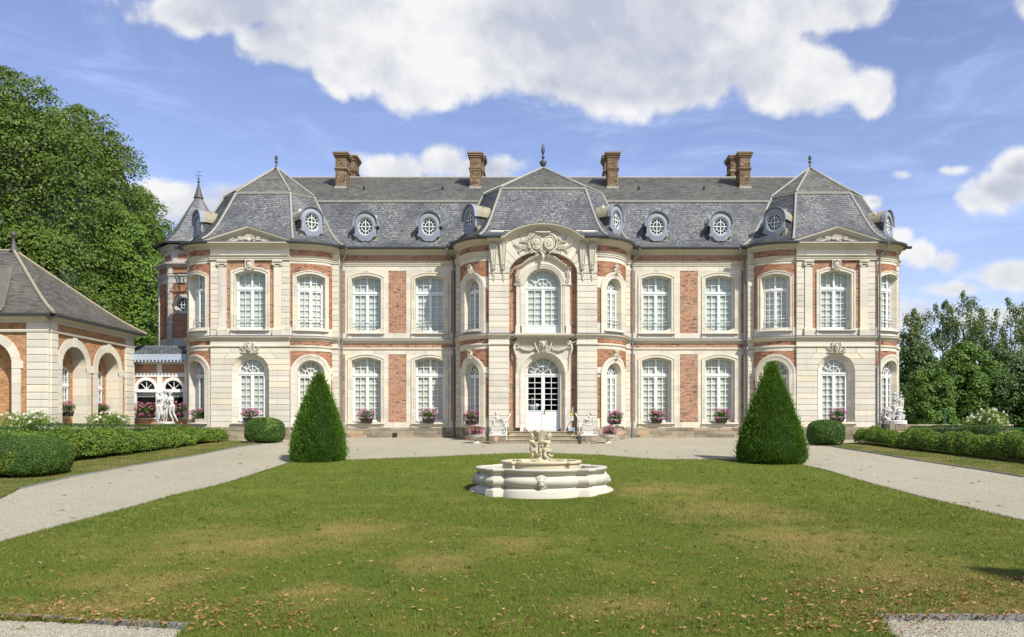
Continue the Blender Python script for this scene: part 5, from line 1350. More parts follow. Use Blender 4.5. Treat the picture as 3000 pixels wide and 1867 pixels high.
P = slates(ws, ln((-31, 33.62, zg_), fc), ln((-31, 37.6, 8.85), ap), .24, .13, .08); roll(P, 1, .07, wr)
P = slates(ws, ln(fc, bc), ln(ap, ap), .24, .13, .08); roll(P, 1, .07, wr)
ws.quad((-31, 41.5, zg_), bc, ap, (-31, 37.6, 8.85)); wr.tube([(-31, 37.6, 8.9), ap], .07, 6)
# little gablet at the picture's left edge
gb = MB(); g0, g1, g2 = (-22.85, 33.55, 5.36), (-24.3, 33.55, 7.0), (-25.75, 33.55, 5.36)
gb.quad(g0, g1, (-24.3, 36.6, 7.9), (-22.95, 34.0, 5.7)); gb.quad(g2, g1, (-24.3, 36.6, 7.9), (-25.65, 34.0, 5.7)); gb.add([g0, g1, g2], [(0, 1, 2)]); gb.build('gablet', 'slate_wing', WG)
wr.tube([Vector(g0)+Vector((0, 0, .05)), Vector(g1)+Vector((0, 0, .05))], .06, 6)
ws.build('slates', 'slate_wing', WG, 'stuff'); wr.build('hip_rolls', 'ridge_stone', WG, 'stuff')
g = MB(); g.lathe(ap, [(.2, -.05), (.12, .15), (.05, .5), (.03, .62), (.10, .68), (.12, .76), (.08, .86), (0, .92)], 10); g.build('finial', 'finial_metal', WG, smooth=True)

# ================================================================== glazed link between wing and chateau
LK = empty('garden_room', (-19.9, 42.5, 0), 'small white-framed brick garden room with blue scalloped valance between brick wing and chateau', 'building')
ML = flat(0, 41.4, 1); fr_, mo, bk, gl = MB(), MB(), MB(), MB()
xs = [-21.30, -19.88, -18.46]
for x in xs: fr_.box(x-.13, x+.13, -.1, .06, .95, 4.3, ML, back=True)
fr_.box(-21.42, -18.3, -.08, .065, 3.80, 3.98, ML); fr_.box(-21.42, -18.3, -.08, .05, 3.14, 3.34, ML); fr_.box(-21.42, -18.3, -.08, .10, .95, 1.03, ML)
for c in (-20.59, -19.17):
    oa = op(c, .46, 2.50, 2.50, .46, 'arch', .14)
    ring(fr_, outline(oa, 20, 2.36), [(0, -.08), (0, .05), (.16, .05), (.16, 0)], ML)
    fr_.box(c-.6, c+.6, -.06, .055, 2.34, 2.5, ML)
    for t in (45, 90, 135): fr_.tube([ML(c, -.03, 2.5), ML(c+.46*math.cos(math.radians(t)), -.03, 2.5+.46*math.sin(math.radians(t)))], .018, 4)
    fr_.add([ML(c+.10*math.cos(PI*i/8), -.01, 2.5+.10*math.sin(PI*i/8)) for i in range(9)], [tuple(range(9))])
    fr_.box(c-.58, c-.50, -.06, .03, 1.03, 2.34, ML); fr_.box(c+.50, c+.58, -.06, .03, 1.03, 2.34, ML)
    for q in range(2):
        g = MB()
        if q: g.add([ML(c+.46*math.cos(PI*i/14), -.04, 2.5+.46*math.sin(PI*i/14)) for i in range(15)], [tuple(range(15))])
        else: g.quad(ML(c-.5, -.04, 1.03), ML(c+.5, -.04, 1.03), ML(c+.5, -.04, 2.34), ML(c-.5, -.04, 2.34))
        g.build('pane', 'glass', LK)
    g = MB()
    for i in range(26): u = c-.48+.96*i/26; g.quad(ML(u, -.10+.015*math.sin(i*1.9), 2.10), ML(u+.96/26, -.10+.015*math.sin((i+1)*1.9), 2.10), ML(u+.96/26, -.10, 2.33), ML(u, -.10, 2.33))
    g.build('lace_valance', 'lace_cloth', LK)
    a, b = c-.58, c+.58
    bricks(bk, ML, [(a, b, 3.34, 3.80)], []); bricks(bk, ML, [(a, b, 2.5, 3.14)], [oa]); backing(mo, ML, a, b, 2.5, 3.8, [dict(oa, g=0)])
backing(mo, ML, -21.42, -18.3, -.3, .97, []); bricks(bk, ML, [(-21.42, -18.3, -.3, .95)], [])
mo.build('wall', 'mortar', LK); bk.build('brickwork', 'brick_orange', LK, 'stuff'); fr_.build('frame', 'white_paint', LK)
g = MB()
for q in ([(-21.4, 41.6, 0), (-21.4, 45, 0), (-21.4, 45, 4.3), (-21.4, 41.6, 4.3)], [(-18.3, 41.6, 0), (-18.3, 45, 0), (-18.3, 45, 4.3), (-18.3, 41.6, 4.3)], [(-21.4, 45, 0), (-18.3, 45, 0), (-18.3, 45, 4.3), (-21.4, 45, 4.3)],
          [(-21.4, 41.4, .1), (-18.3, 41.4, .1), (-18.3, 45, .1), (-21.4, 45, .1)], [(-21.4, 41.4, 4.2), (-18.3, 41.4, 4.2), (-18.3, 45, 4.2), (-21.4, 45, 4.2)]): g.quad(*q)
g.build('room', 'interior_dark', LK)
ra, rb = Vector((-21.55, 40.88, 4.25)), Vector((-18.25, 40.88, 4.25)); up = Vector((0, 1.1, .50))
rs = MB(); rs.quad(ra, rb, rb+up, ra+up, .3)
for r_ in range(5):
    for k in range(17):
        w = 3.3/16; x0 = ra.x+w*(k-.5*(r_ % 2)); base = lambda u, t: Vector((x0+w*u, ra.y+up.y*(r_+t)/5, ra.z+up.z*(r_+t)/5+.012+.01*(1-t)))
        if x0 < ra.x-.05 or x0+w > rb.x+.15: continue
        pts = [base(.03, 1.1), base(.03, .45), base(.15, .12), base(.5, -.06), base(.85, .12), base(.97, .45), base(.97, 1.1)]
        rs.add(pts+[p-Vector((0, -.0, .012)) for p in pts], [tuple(range(7))]+[(j, j+1, 8+j, 7+j) for j in range(1, 5)], random.random())
rs.build('fish_scale_slates', 'slate_new', LK, 'stuff')
rs = MB(); rs.box(-21.55, -18.25, 0, .06, 4.74, 4.82, flat(0, 41.98, 1), back=True); rs.quad((-21.5, 41.98, 4.75), (-18.3, 41.98, 4.75), (-18.3, 45, 4.6), (-21.5, 45, 4.6)); rs.build('ridge_flashing', 'lead_dark', LK)
va = MB(); nt = 18
for k in range(nt):     # pierced, pointed valance boards
    a = -21.55+3.3*k/nt; b = -21.55+3.3*(k+1)/nt; c = (a+b)/2; w = (b-a)/2; Y = 40.86
    # board with a small cross-shaped hole left between two halves
    for s in (-1, 1):
        L_ = [(c+s*w, 4.27), (c+s*.0, 4.27), (c+s*.0, 4.20), (c+s*.022, 4.17), (c+s*0, 4.135), (c+s*0, 3.90), (c+s*.03, 3.86), (c+s*.055, 3.90), (c+s*.035, 3.95), (c+s*w*.75, 4.0), (c+s*w, 4.03)]
        va.add([(p[0], Y, p[1]) for p in L_]+[(p[0], Y+.025, p[1]) for p in L_], [tuple(range(11)), tuple(range(11, 22))]+[(i, (i+1) % 11, 11+(i+1) % 11, 11+i) for i in range(11)])
    va.tube([(a, Y, 3.97), (a, Y, 4.03)], .016, 5)
va.build('valance', 'valance_blue', LK, 'stuff')
g = MB(); g.quad((-21.5, 40.9, 4.22), (-18.3, 40.9, 4.22), (-18.3, 41.4, 4.22), (-21.5, 41.4, 4.22)); g.build('soffit', 'white_paint', LK)

# ================================================================== bell tower
TC = (-20.12, 46.6)
TW = empty('bell_tower', (TC[0], TC[1], 0), 'octagonal brick and grey stone turret with pointed slate roof behind the left pavilion', 'tower')
mo, bk, st, ml, gt = MB(), MB(), MB(), MB(), MB(); apo = 1.95
def octp(a, z=None): return [(TC[0]+a/math.cos(PI/8)*math.sin(PI/8+k*PI/4), TC[1]-a/math.cos(PI/8)*math.cos(PI/8+k*PI/4)) for k in range(-1, 7)]
pts = octp(apo); up_ = octp(1.72)
for k in range(8):
    p, q = Vector(pts[k]), Vector(pts[(k+1) % 8]); L = (q-p).length; t = (q-p)/L; n_ = Vector((t.y, -t.x))
    if n_.dot((p+q)/2-Vector(TC)) < 0: n_ = -n_
    M = lambda u, d, z, p=p, t=t, n_=n_: (p.x+t.x*u+n_.x*d, p.y+t.y*u+n_.y*d, z)
    rnd_ = op(L/2, .42, 7.40, 7.40, .42, 'arch', .0)
    ops = []
    front_ = k == 0
    def rcut(z): return math.sqrt(max(0, .53**2-(z-7.4)**2))
    if front_:
        zz = [3, 6.9]+[6.9+i*.05 for i in range(1, 21)]+[9.8]
        for a, b in zip(zz[:-1], zz[1:]):
            w = math.sqrt(max(0, .44**2-((a+b)/2-7.4)**2))
            for (u0, u1) in sub([(0, L)], [(L/2-w, L/2+w)] if w else []): mo.quad(M(u0, -.012, a), M(u1, -.012, a), M(u1, -.012, b), M(u0, -.012, b))
    else: mo.quad(M(0, -.012, 3), M(L, -.012, 3), M(L, -.012, 9.8), M(0, -.012, 9.8))
    if k in (0, 1, 7, 6):
        col = []; bricks(None, M, [(.2, L-.2, 5.5, 8.6), (.2, L-.2, 9.16, 9.5)], [], coll=col)
        for c in col:
            zm, um = (c[4]+c[5])/2, (c[0]+c[1])/2
            if front_ and abs(um-L/2) < rcut(zm): continue
            bk.box(c[0], c[1], c[2], c[3], c[4], c[5], M, c[6])
        for (a, b) in ((-.0, .2), (L-.2, L)): ashlar(st, M, a, b, 5.1, 8.86, (), (), .30, .9, .012, .05, .012)
        st.box(.2, L-.2, -.01, .02, 5.1, 5.5, M, .4); st.box(.2, L-.2, -.01, .02, 8.6, 8.88, M, .6)
        st.box(0, .2, -.01, .05, 9.14, 9.55, M, .5); st.box(L-.2, L, -.01, .05, 9.14, 9.55, M, .5)
    mold(ml, M, -.03, L+.03, [(0, 8.86), (.05, 8.88), (.05, 8.95), (.10, 9.0), (.10, 9.08), (.13, 9.12), (0, 9.15)])
    mold(ml, M, -.1, L+.1, [(0, 9.5), (.08, 9.54), (.12, 9.60), (.22, 9.64), (.24, 9.72), (0, 9.76), (-.3, 9.80)])
    mold(ml, M, -.05, L+.05, [(0, 4.6), (.12, 4.72), (.12, 4.8), (.06, 4.9), (.06, 5.08), (0, 5.1)])
    p, q = Vector(up_[k]), Vector(up_[(k+1) % 8]); L = (q-p).length
    M2 = lambda u, d, z, p=p, t=t, n_=n_: (p.x+t.x*u+n_.x*d, p.y+t.y*u+n_.y*d, z)
    st.box(0, L, -.02, .0, 9.76, 10.78, M2, .5); bricks(bk, M2, [(.3, L-.3, 10.0, 10.30)], [], proud=.015)
    mold(ml, M2, -.1, L+.1, [(0, 10.5), (.06, 10.55), (.2, 10.7), (.3, 10.76), (0, 10.8)])
mo.build('wall', 'mortar', TW); bk.build('brickwork', 'brick_red', TW, 'stuff'); st.build('ashlar', 'weathered_limestone', TW, 'stuff'); ml.build('cornice', 'weathered_limestone', TW, 'stuff')
p0 = Vector(pts[0]); p1 = Vector(pts[1]); Lf = (p1-p0).length
Mt = flat((p0.x+p1.x)/2, p0.y, 1)
g = MB(); R_ = lambda r, d, i, n=28: Mt(r*math.cos(2*PI*i/n), d, 7.4+r*math.sin(2*PI*i/n)); prof = [(.38, -.3), (.38, .03), (.40, .06), (.53, .07), (.56, .03), (.56, -.01)]
for (r0, d0), (r1, d1) in zip(prof[:-1], prof[1:]):
    for i in range(28): g.quad(R_(r0, d0, i), R_(r0, d0, i+1), R_(r1, d1, i+1), R_(r1, d1, i))
rw = g.build('round_window', 'weathered_limestone', TW)
g = MB()
for (r0, r1) in ((.36, .40), (.19, .225)):
    for i in range(28): g.quad(R_(r0, -.14, i), R_(r0, -.14, i+1), R_(r1, -.14, i+1), R_(r1, -.14, i))
g.box(-.014, .014, -.17, -.13, 7.02, 7.78, Mt); g.box(-.38, .38, -.17, -.13, 7.386, 7.414, Mt)
for t in (45, 135, 225, 315): g.tube([R_(.2, -.14, t/360*28), R_(.38, -.14, t/360*28)], .013, 4)
g.build('sash', 'white_paint', rw)
g = MB(); g.add([R_(.38, -.16, i) for i in range(28)], [tuple(range(28))]); g.build('pane', 'glass', rw)
g = MB(); g.quad(Mt(-.6, -.5, 6.8), Mt(.6, -.5, 6.8), Mt(.6, -.5, 8.0), Mt(-.6, -.5, 8.0)); g.build('dark_room', 'interior_dark', rw)
tr = MB(); tl = MB(); ev = octp(2.22)
for k in range(8):
    a, b = ev[k], ev[(k+1) % 8]; P = slates(tr, ln((*a, 10.86), (*b, 10.86)), ln((*TC, 14.25), (*TC, 14.25)), .2, .13, .22)
    mold(gt, lambda u, d, z, a=Vector(a), b=Vector(b): (a.x+(b.x-a.x)*u+(a.x-TC[0])/2.4*d, a.y+(b.y-a.y)*u+(a.y-TC[1])/2.4*d, z), 0, 1, [(-.04, 10.80), (.04, 10.78), (.08, 10.88), (-.02, 10.90)])
    ml2 = MB()
tr.build('slates', 'slate_tower', TW, 'stuff'); gt.build('gutter', 'zinc', TW)
g = MB(); g.lathe((*TC, 14.1), [(.28, -.2), (.16, .15), (.06, .6), (.04, .7), (.09, .76), (.04, .82), (.03, .9), (.07, .94), (.03, 1.0), (.009, 1.06), (.009, 1.42), (0, 1.44)], 10)
c = Vector((*TC, 15.22)); g.tube([c+Vector((-.16, 0, 0)), c+Vector((.16, 0, 0))], .008, 4); g.tube([c+Vector((0, -.16, 0)), c+Vector((0, .16, 0))], .008, 4)
g.tube([c+Vector((-.12, 0, .22)), c+Vector((.12, 0, .22)), c+Vector((.17, 0, .26))], .010, 4)
for s in (-1, 1): g.tube([c+Vector((s*.16+.03*math.cos(t), 0, .05*math.sin(t))) for t in [i*.7 for i in range(9)]], .010, 4)
g.build('weathervane', 'finial_metal', TW)
# bell on its iron brackets
BL_ = empty('bell', (-19.92, 43.95, 8.5), 'green bronze bell hanging from iron brackets on the turret', 'bell')
g = MB(); g.lathe((-19.92, 43.95, 8.42), [(.0, .40), (.07, .40), (.12, .34), (.14, .2), (.17, .08), (.22, .0), (.20, 0), (.12, .2), (0, .3)], 16); g.tube([(-19.92, 43.95, 8.8), (-19.92, 43.95, 8.98)], .02, 6); g.build('bell_body', 'bell_bronze', BL_, smooth=True)
g = MB(); g.ell((-19.92, 43.95, 8.42), .035); g.tube([(-19.92, 43.95, 8.42), (-19.92, 43.95, 8.7)], .012, 5); g.build('clapper', 'iron_dark', BL_)
g = MB(); g.box(-.42, .42, -.03, .03, 8.97, 9.04, flat(-19.92, 43.95), back=True)
for s in (-1, 1):
    x = -19.92+s*.40; g.tube([(x, 44.65, 8.98), (x, 43.85, 9.0)], .022, 5); g.tube([(x, 44.62, 8.1), (x, 44.5, 8.35), (x, 44.25, 8.6), (x, 44.0, 8.95)], .02, 5); g.tube([(x, 44.62, 8.95), (x, 44.62, 8.1)], .02, 5)
    g.tube([(x, 44.35+.10*math.cos(t), 8.78+.10*math.sin(t)) for t in [i*.6 for i in range(11)]], .013, 4)
g.build('bracket', 'iron_dark', BL_)

# ================================================================== reliefs on the chateau (carved ornament)
def spiral(g, M, u, z, r, turns, d=.08, rr=.03, dirn=1, a0=0):
    n = int(turns*12); g.tube([M(u+dirn*r*(1-i/n*.85)*math.cos(a0+i*2*PI/12), d, z+r*(1-i/n*.85)*math.sin(a0+i*2*PI/12)) for i in range(n+1)], [rr*(1-.5*i/n) for i in range(n+1)], 5)
def rosette(g, M, u, z, r, d=.08):
    for k in range(5): a = 2*PI*k/5+u*9; g.ell(M(u+r*.6*math.cos(a), d, z+r*.6*math.sin(a)), (r*.5, r*.4, r*.5), n=6, m=4)
    g.ell(M(u, d+r*.3, z), r*.35, n=6, m=4)
def garland(g, M, p, q, sag, n, r, d=.08):
    for i in range(n+1):
        t = i/n; u = p[0]+(q[0]-p[0])*t; z = p[1]+(q[1]-p[1])*t-sag*4*t*(1-t); rosette(g, M, u, z+random.uniform(-.02, .02), r*(.8+.5*math.sin(PI*t)), d+random.uniform(0, .03))
def leafy(g, M, u, z, L, ang, n=6, d=.06, w=.035, curl=.5):
    a = ang; p = (u, z); pts = [p]
    for i in range(n): a += curl/n; p = (p[0]+L/n*math.cos(a), p[1]+L/n*math.sin(a)); pts.append(p)
    g.tube([M(x, d, y) for x, y in pts], [w*.7*(1-.7*i/n) for i in range(n+1)], 5)
    a = ang
    for i in range(1, n+1):
        a += curl/n
        for s in (-1, 1):
            b = a+s*.8; l = L*.22*(1-.4*i/n); g.tube([M(pts[i][0], d, pts[i][1]), M(pts[i][0]+l*.6*math.cos(b), d+.03, pts[i][1]+l*.6*math.sin(b)), M(pts[i][0]+l*math.cos(b-s*.5), d, pts[i][1]+l*math.sin(b-s*.5))], [w*.5, w*.55, .006], 4)
def face(g, M, u, z, s, d=.1, beard=False):
    """carved head about s tall: skull, brow, nose, cheeks, lips, chin, hair"""
    E_ = lambda du, dd, dz, r, **k: g.ell(M(u+du*s, d+dd*s, z+dz*s), tuple(x*s for x in r), n=k.get('n', 10), m=k.get('m', 8))
    E_(0, .10, .0, (.30, .30, .42)); E_(0, .36, .10, (.20, .06, .035), n=8, m=5); E_(0, .40, -.02, (.045, .07, .12), n=6, m=5)
    for k in (-1, 1): E_(k*.12, .33, .03, (.055, .05, .03), n=6, m=4); E_(k*.15, .29, -.10, (.09, .09, .08), n=6, m=5); E_(k*.10, .37, .12, (.09, .04, .022), n=6, m=4)
    E_(0, .37, -.17, (.08, .035, .018), n=6, m=4); E_(0, .36, -.21, (.065, .035, .02), n=6, m=4); E_(0, .31, -.32, (.08, .08, .07), n=6, m=5)
    for i in range(15):
        a = PI*(.02+.96*i/14); E_(.34*math.cos(a)*1.05, .18+.08*random.random(), .12+.36*math.sin(a), (.10, .10, .09), n=6, m=5)
    if beard:
        for i in range(11): a = PI+PI*i/10; E_(.24*math.cos(a), .24, -.22+.30*math.sin(a), (.07, .09, .10), n=6, m=5)
    else:
        for k in (-1, 1):
            for i in range(6): E_(k*(.36+.03*math.sin(i)), .12, .1-.11*i, (.07, .09, .08), n=6, m=5)
g = MB()
# arms of the centre: two oval shields in a cartouche under a coronet
for k in (-1, 1):
    c = (k*.31, 9.15)
    for i in range(24):
        a0, a1 = 2*PI*i/24, 2*PI*(i+1)/24
        for (r0, d0), (r1, d1) in (((.0, .20), (.82, .15)), ((.82, .15), (.86, .19)), ((.86, .19), (1.0, .17)), ((1.0, .17), (1.02, .05))):
            P_ = lambda r, a, d: M_c(c[0]+.27*r*math.cos(a), d, c[1]+.34*r*math.sin(a))
            M_c = lambda u, d, z: (u, 38.6-d, z+.27); g.quad(P_(r0, a0, d0), P_(r0, a1, d0), P_(r1, a1, d1), P_(r1, a0, d1))
    for q in range(3 if k < 0 else 5):
        a = q*1.3+.4; rosette(g, M_c, c[0]+.10*math.cos(a), c[1]+.13*math.sin(a), .035, .20)
    if k < 0: g.box(-.5, -.14, .17, .205, 9.09, 9.11, M_c); g.box(-.33, -.31, .17, .2, 8.9, 9.1, M_c)
    leafy(g, M_c, k*.62, 9.05, .62, 0 if k > 0 else PI, 7, .08, .05, .9*(-k)); leafy(g, M_c, k*.62, 8.95, .75, (-.35 if k > 0 else PI+.35), 7, .08, .05, .9*(k)); leafy(g, M_c, k*.60, 9.10, .5, (.6 if k > 0 else PI-.6), 6, .08, .045, -.6*k)
    g.tube([M_c(k*u_, .12, z_) for u_, z_ in ((.20, 9.58), (.42, 9.56), (.60, 9.42), (.68, 9.18), (.62, 8.92), (.48, 8.74), (.30, 8.66))], [.03, .05, .055, .05, .05, .05, .035], 6)
    for q in range(10): t = q/9; g.ell(M_c(k*(.46+.26*math.sin(t*2.2)), .17, 9.52-.62*t), .03, n=5, m=4)
    spiral(g, M_c, k*.60, 9.56, .09, 1.6, .13, .03, k); spiral(g, M_c, k*.55, 8.70, .08, 1.6, .13, .03, k)
    garland(g, M_c, (k*.66, 9.5), (k*.90, 9.22), .0, 5, .06, .09)
g.box(-.50, .50, .0, .07, 8.80, 9.5, M_c, ch=.03)
for i in range(9):
    a = -1.0+2*i/8; g.ell(M_c(a*.38, .22-.06*a*a, 9.80+.02*(1-a*a)), .036, n=6, m=5); g.tube([M_c(a*.33, .18, 9.68), M_c(a*.38, .21-.06*a*a, 9.79)], .016, 4)
g.tube([M_c(-.36+.72*i/10, .18+.04*math.sin(PI*i/10), 9.66-.02*math.sin(PI*i/10)) for i in range(11)], .04, 6); g.tube([M_c(-.40+.80*i/10, .13, 9.60) for i in range(11)], .03, 6)
for i in range(9): a = PI*i/8; g.tube([M_c(0, .16, 8.62), M_c(.13*math.cos(a), .22, 8.64+.13*math.sin(a))], [.02, .03], 5)
g.tube([M_c(0, .15, 8.6), M_c(0, .2, 8.45), M_c(0, .16, 8.28)], [.08, .07, .03], 6); leafy(g, M_c, 0, 8.6, .3, -PI/2, 4, .16, .05, 0)
g.build('coat_of_arms', 'limestone_moulding', CH, 'stuff')
M_c = flat(0, 38.6, 1)
# consoles of the upper piers with pendants
for k in (-1, 1):
    for uu in (1.92, 2.38):
        g = MB(); u = k*uu
        for i in range(8):
            a, b = i/8, (i+1)/8; w0, w1 = .17*(1-.52*a), .17*(1-.52*b); d_ = lambda t: .09+.10*(1-t)
            z0, z1 = 9.36-1.15*a, 9.36-1.15*b
            g.add([M_c(u-w0, .05, z0), M_c(u+w0, .05, z0), M_c(u+w1, .05, z1), M_c(u-w1, .05, z1), M_c(u-w0, d_(a), z0), M_c(u+w0, d_(a), z0), M_c(u+w1, d_(b), z1), M_c(u-w1, d_(b), z1)], [(4, 5, 6, 7), (0, 1, 5, 4), (1, 2, 6, 5), (2, 3, 7, 6), (3, 0, 4, 7)])
        for s in (-1, 1): g.tube([M_c(u+s*.15, .2, 9.34), M_c(u+s*.08, .12, 8.25)], .02, 5)
        for q in range(12): g.ell(M_c(u, .19-.006*q, 9.25-.075*q), .022, n=5, m=4)
        for q in range(3): leafy(g, M_c, u, 9.3, .22, PI/2+(q-1)*.5, 3, .2, .04, 0)
        leafy(g, M_c, u, 8.5, .34, -PI/2, 4, .13, .055, 0); g.tube([M_c(u-.09, .12, 8.2), M_c(u+.09, .12, 8.2)], .045, 6)
        for q in range(9): rosette(g, M_c, u+random.uniform(-.06, .06)*(1-q/12), 8.08-.055*q, .05-.002*q, .08)
        g.build('console', 'limestone_moulding', CH, 'stuff')
# door mask, garlands and side scrolls
g = MB(); MDd = MD
face(g, MDd, 0, 4.55, .44, .10)
g.box(-.36, .36, .0, .06, 4.22, 4.75, MDd, ch=.02)
for k in (-1, 1):
    garland(g, MDd, (k*.42, 4.36), (k*1.18, 4.44), .13, 10, .055, .07)
    spiral(g, MDd, k*1.25, 4.60, .12, 1.8, .12, .04, -k); g.tube([MDd(k*1.36, .08, 4.55), MDd(k*1.40, .10, 4.35), MDd(k*1.34, .09, 4.1), MDd(k*1.26, .07, 3.9)], [.05, .06, .04, .03], 6)
    leafy(g, MDd, k*1.36, 4.62, .25, 0 if k > 0 else PI, 4, .08, .04, .4*k)
    for q in range(10): rosette(g, MDd, k*(1.27+random.uniform(-.02, .02)), 3.92-.07*q, .04-.002*q, .06)
    g.tube([MDd(k*u_, .12, z_) for u_, z_ in ((.34, 4.72), (.42, 4.62), (.36, 4.45), (.30, 4.30), (.20, 4.16), (.26, 4.10))], [.05, .05, .04, .04, .035, .03], 6); spiral(g, MDd, k*.36, 4.74, .07, 1.5, .14, .03, k)
    # flowers along the swan-neck hood
    for q in range(9): t = q/8; u_ = .25+.85*t; rosette(g, MDd, k*u_, float(np.interp(u_, [0, .35, .6, .85, 1.05, 1.36], [8.9, 8.84, 8.72, 8.54, 8.38, 8.26]))+.02, .055*(1-.3*t), .08)
g.build('mask', 'limestone_moulding', CH, 'stuff')
for s in (-1, 1):
    Mp = flat(s*EPX, 39.65, s)
    g = MB(); face(g, Mp, 0, 4.52, .36, .10, True)
    for k in (-1, 1):
        leafy(g, Mp, k*.16, 4.30, .34, (.25 if k > 0 else PI-.25), 5, .09, .05, .5*k); leafy(g, Mp, k*.12, 4.25, .30, (-.25 if k > 0 else PI+.25), 5, .09, .05, .5*k)
        g.tube([Mp(k*.17, .12, 4.75), Mp(k*.23, .12, 4.6), Mp(k*.18, .12, 4.4)], [.05, .04, .03], 6)
    g.build('mask', 'limestone_moulding', CH, 'stuff')
    g = MB()     # cartouche over the upper window
    g.ell(Mp(0, .1, 8.58), (.16, .10, .20)); spiral(g, Mp, -.16, 8.74, .07, 1.5, .12, .03, 1); spiral(g, Mp, .16, 8.74, .07, 1.5, .12, .03, -1)
    spiral(g, Mp, -.17, 8.42, .06, 1.4, .12, .03, -1); spiral(g, Mp, .17, 8.42, .06, 1.4, .12, .03, 1); g.tube([Mp(-.14, .14, 8.77), Mp(0, .18, 8.80), Mp(.14, .14, 8.77)], .04, 6)
    g.tube([Mp(-.2, .12, 8.7), Mp(-.22, .1, 8.55), Mp(-.16, .12, 8.42)], .035, 6); g.tube([Mp(.2, .12, 8.7), Mp(.22, .1, 8.55), Mp(.16, .12, 8.42)], .035, 6); g.tube([Mp(-.12, .12, 8.36), Mp(0, .14, 8.32), Mp(.12, .12, 8.36)], .035, 6); rosette(g, Mp, 0, 8.60, .07, .18)
    g.build('cartouche', 'limestone_moulding', CH, 'stuff')
    g = MB()     # tympanum: shell between scrolls and flowers
    for i in range(11): a = PI*(.05+.9*i/10); g.tube([Mp(0, .14, 9.80), Mp(.30*math.cos(a), .20, 9.82+.26*math.sin(a))], [.02, .035], 5)
    g.ell(Mp(0, .2, 9.80), (.09, .08, .10))
    for k in (-1, 1):
        spiral(g, Mp, k*.42, 9.86, .10, 1.6, .16, .035, k); leafy(g, Mp, k*.5, 9.80, .62, (.0 if k > 0 else PI), 6, .14, .05, -.3*k)
        for q in range(9): rosette(g, Mp, k*(.45+.09*q), 9.84+.10*math.sin(q*1.9)*(1-q/9), .055-.003*q, .15)
    g.build('tympanum_relief', 'limestone_moulding', CH, 'stuff')
    # keystone scrolls on the centre bays
    Mb, L = bay(s*CW, 38.72, 1.57, 1.95, s)
    for z in (4.10, 8.26):
        g = MB(); g.box(.98-.10, .98+.10, .0, .14, z-.26, z+.14, Mb, ch=.02); spiral(g, Mb, .98-.07, z+.12, .07, 1.4, .16, .03, 1); spiral(g, Mb, .98+.07, z+.12, .07, 1.4, .16, .03, -1)
        leafy(g, Mb, .98, z+.05, .26, -PI/2, 4, .16, .05, 0)
        for k in (-1, 1): leafy(g, Mb, .98+k*.1, z-.02, .22, (-.6 if k > 0 else PI+.6), 3, .1, .04, 0)
        g.build('keystone', 'limestone_moulding', CH, 'stuff')

# ================================================================== sculpture helpers: overlapping volumes fused into one skin
def cap(g, a, b, r0, r1, n=10):
    a, b = Vector(a), Vector(b); g.tube([a, b], [r0, r1], n); g.ell(a, r0, n=n, m=6); g.ell(b, r1, n=n, m=6)
def fuse(g, name, mat, parent, voxel, smooth=3):
    me = g.mesh(name+'_src'); o = bpy.data.objects.new('tmp', me); COL.objects.link(o)
    m = o.modifiers.new('r', 'REMESH'); m.mode = 'VOXEL'; m.voxel_size = voxel; m.use_smooth_shade = True
    m2 = o.modifiers.new('s', 'SMOOTH'); m2.factor = .5; m2.iterations = smooth
    dg = bpy.context.evaluated_depsgraph_get(); me2 = bpy.data.meshes.new_from_object(o.evaluated_get(dg)); me2.name = name
    bpy.data.objects.remove(o); bpy.data.meshes.remove(me)
    me2.materials.clear(); me2.polygons.foreach_set('use_smooth', [True]*len(me2.polygons))
    return link(name, me2, mat, parent)
def hand(g, w, d, s, side=None):
    """palm and five bent fingers from wrist w in direction d"""
    d = Vector(d).normalized(); a = d.cross(Vector((0, 0, 1)));
    if a.length < .1: a = Vector((1, 0, 0))
    a.normalize(); b = d.cross(a).normalized(); w = Vector(w)
    g.ell(w+d*.028*s, (.020*s, .020*s, .024*s), n=8, m=5)
    for i, L in enumerate((.026, .030, .028, .022)):
        p = w+d*.045*s+a*(i-1.5)*.011*s; q = p+d*L*.6*s; r = q+(d*.7+b*.6).normalized()*L*.5*s; g.tube([p, q, r], [.0065*s, .006*s, .005*s], 6)
    p = w+d*.018*s+a*.022*s; g.tube([p, p+(d+a).normalized()*.022*s, p+(d*1.2+a*.3).normalized()*.040*s], [.008*s, .007*s, .005*s], 6)
def head(g, c, s, look=(0, -1, 0), child=False, bun=False, curls=14):
    c = Vector(c); f = Vector(look).normalized(); r = f.cross(Vector((0, 0, 1))).normalized(); u = r.cross(f)
    R = Matrix((r, f, u)).transposed(); k = s*(1.85 if child else 1.05)
    E_ = lambda x, y, z, rr: g.ell(c+(r*x+f*y+u*z)*k, tuple(q*k for q in rr), R, 10, 8)
    E_(0, 0, .008, (.044, .052, .058)); E_(0, .018, -.028, (.034, .034, .036)); E_(0, .052, -.008, (.007, .012, .014)); E_(0, .044, .012, (.026, .010, .006))
    for q in (-1, 1): E_(q*.018, .042, .002, (.008, .006, .005)); E_(q*.024, .034, -.022, (.014, .014, .014)); E_(q*.046, -.004, -.006, (.006, .010, .016))
    E_(0, .046, -.032, (.014, .007, .005)); E_(0, .038, -.052, (.013, .012, .012))
    for i in range(curls):
        a = i*2.4; h = .01+.055*((i % 5)/4); q = math.sqrt(max(.1, 1-(h/.075)**2)); x, y = .046*q*math.cos(a), -.012+.05*q*math.sin(a)
        if y > .034 and h < .03: continue
        E_(x, y, h, (.017, .017, .015))
    if bun: E_(0, -.062, .012, (.026, .024, .024))
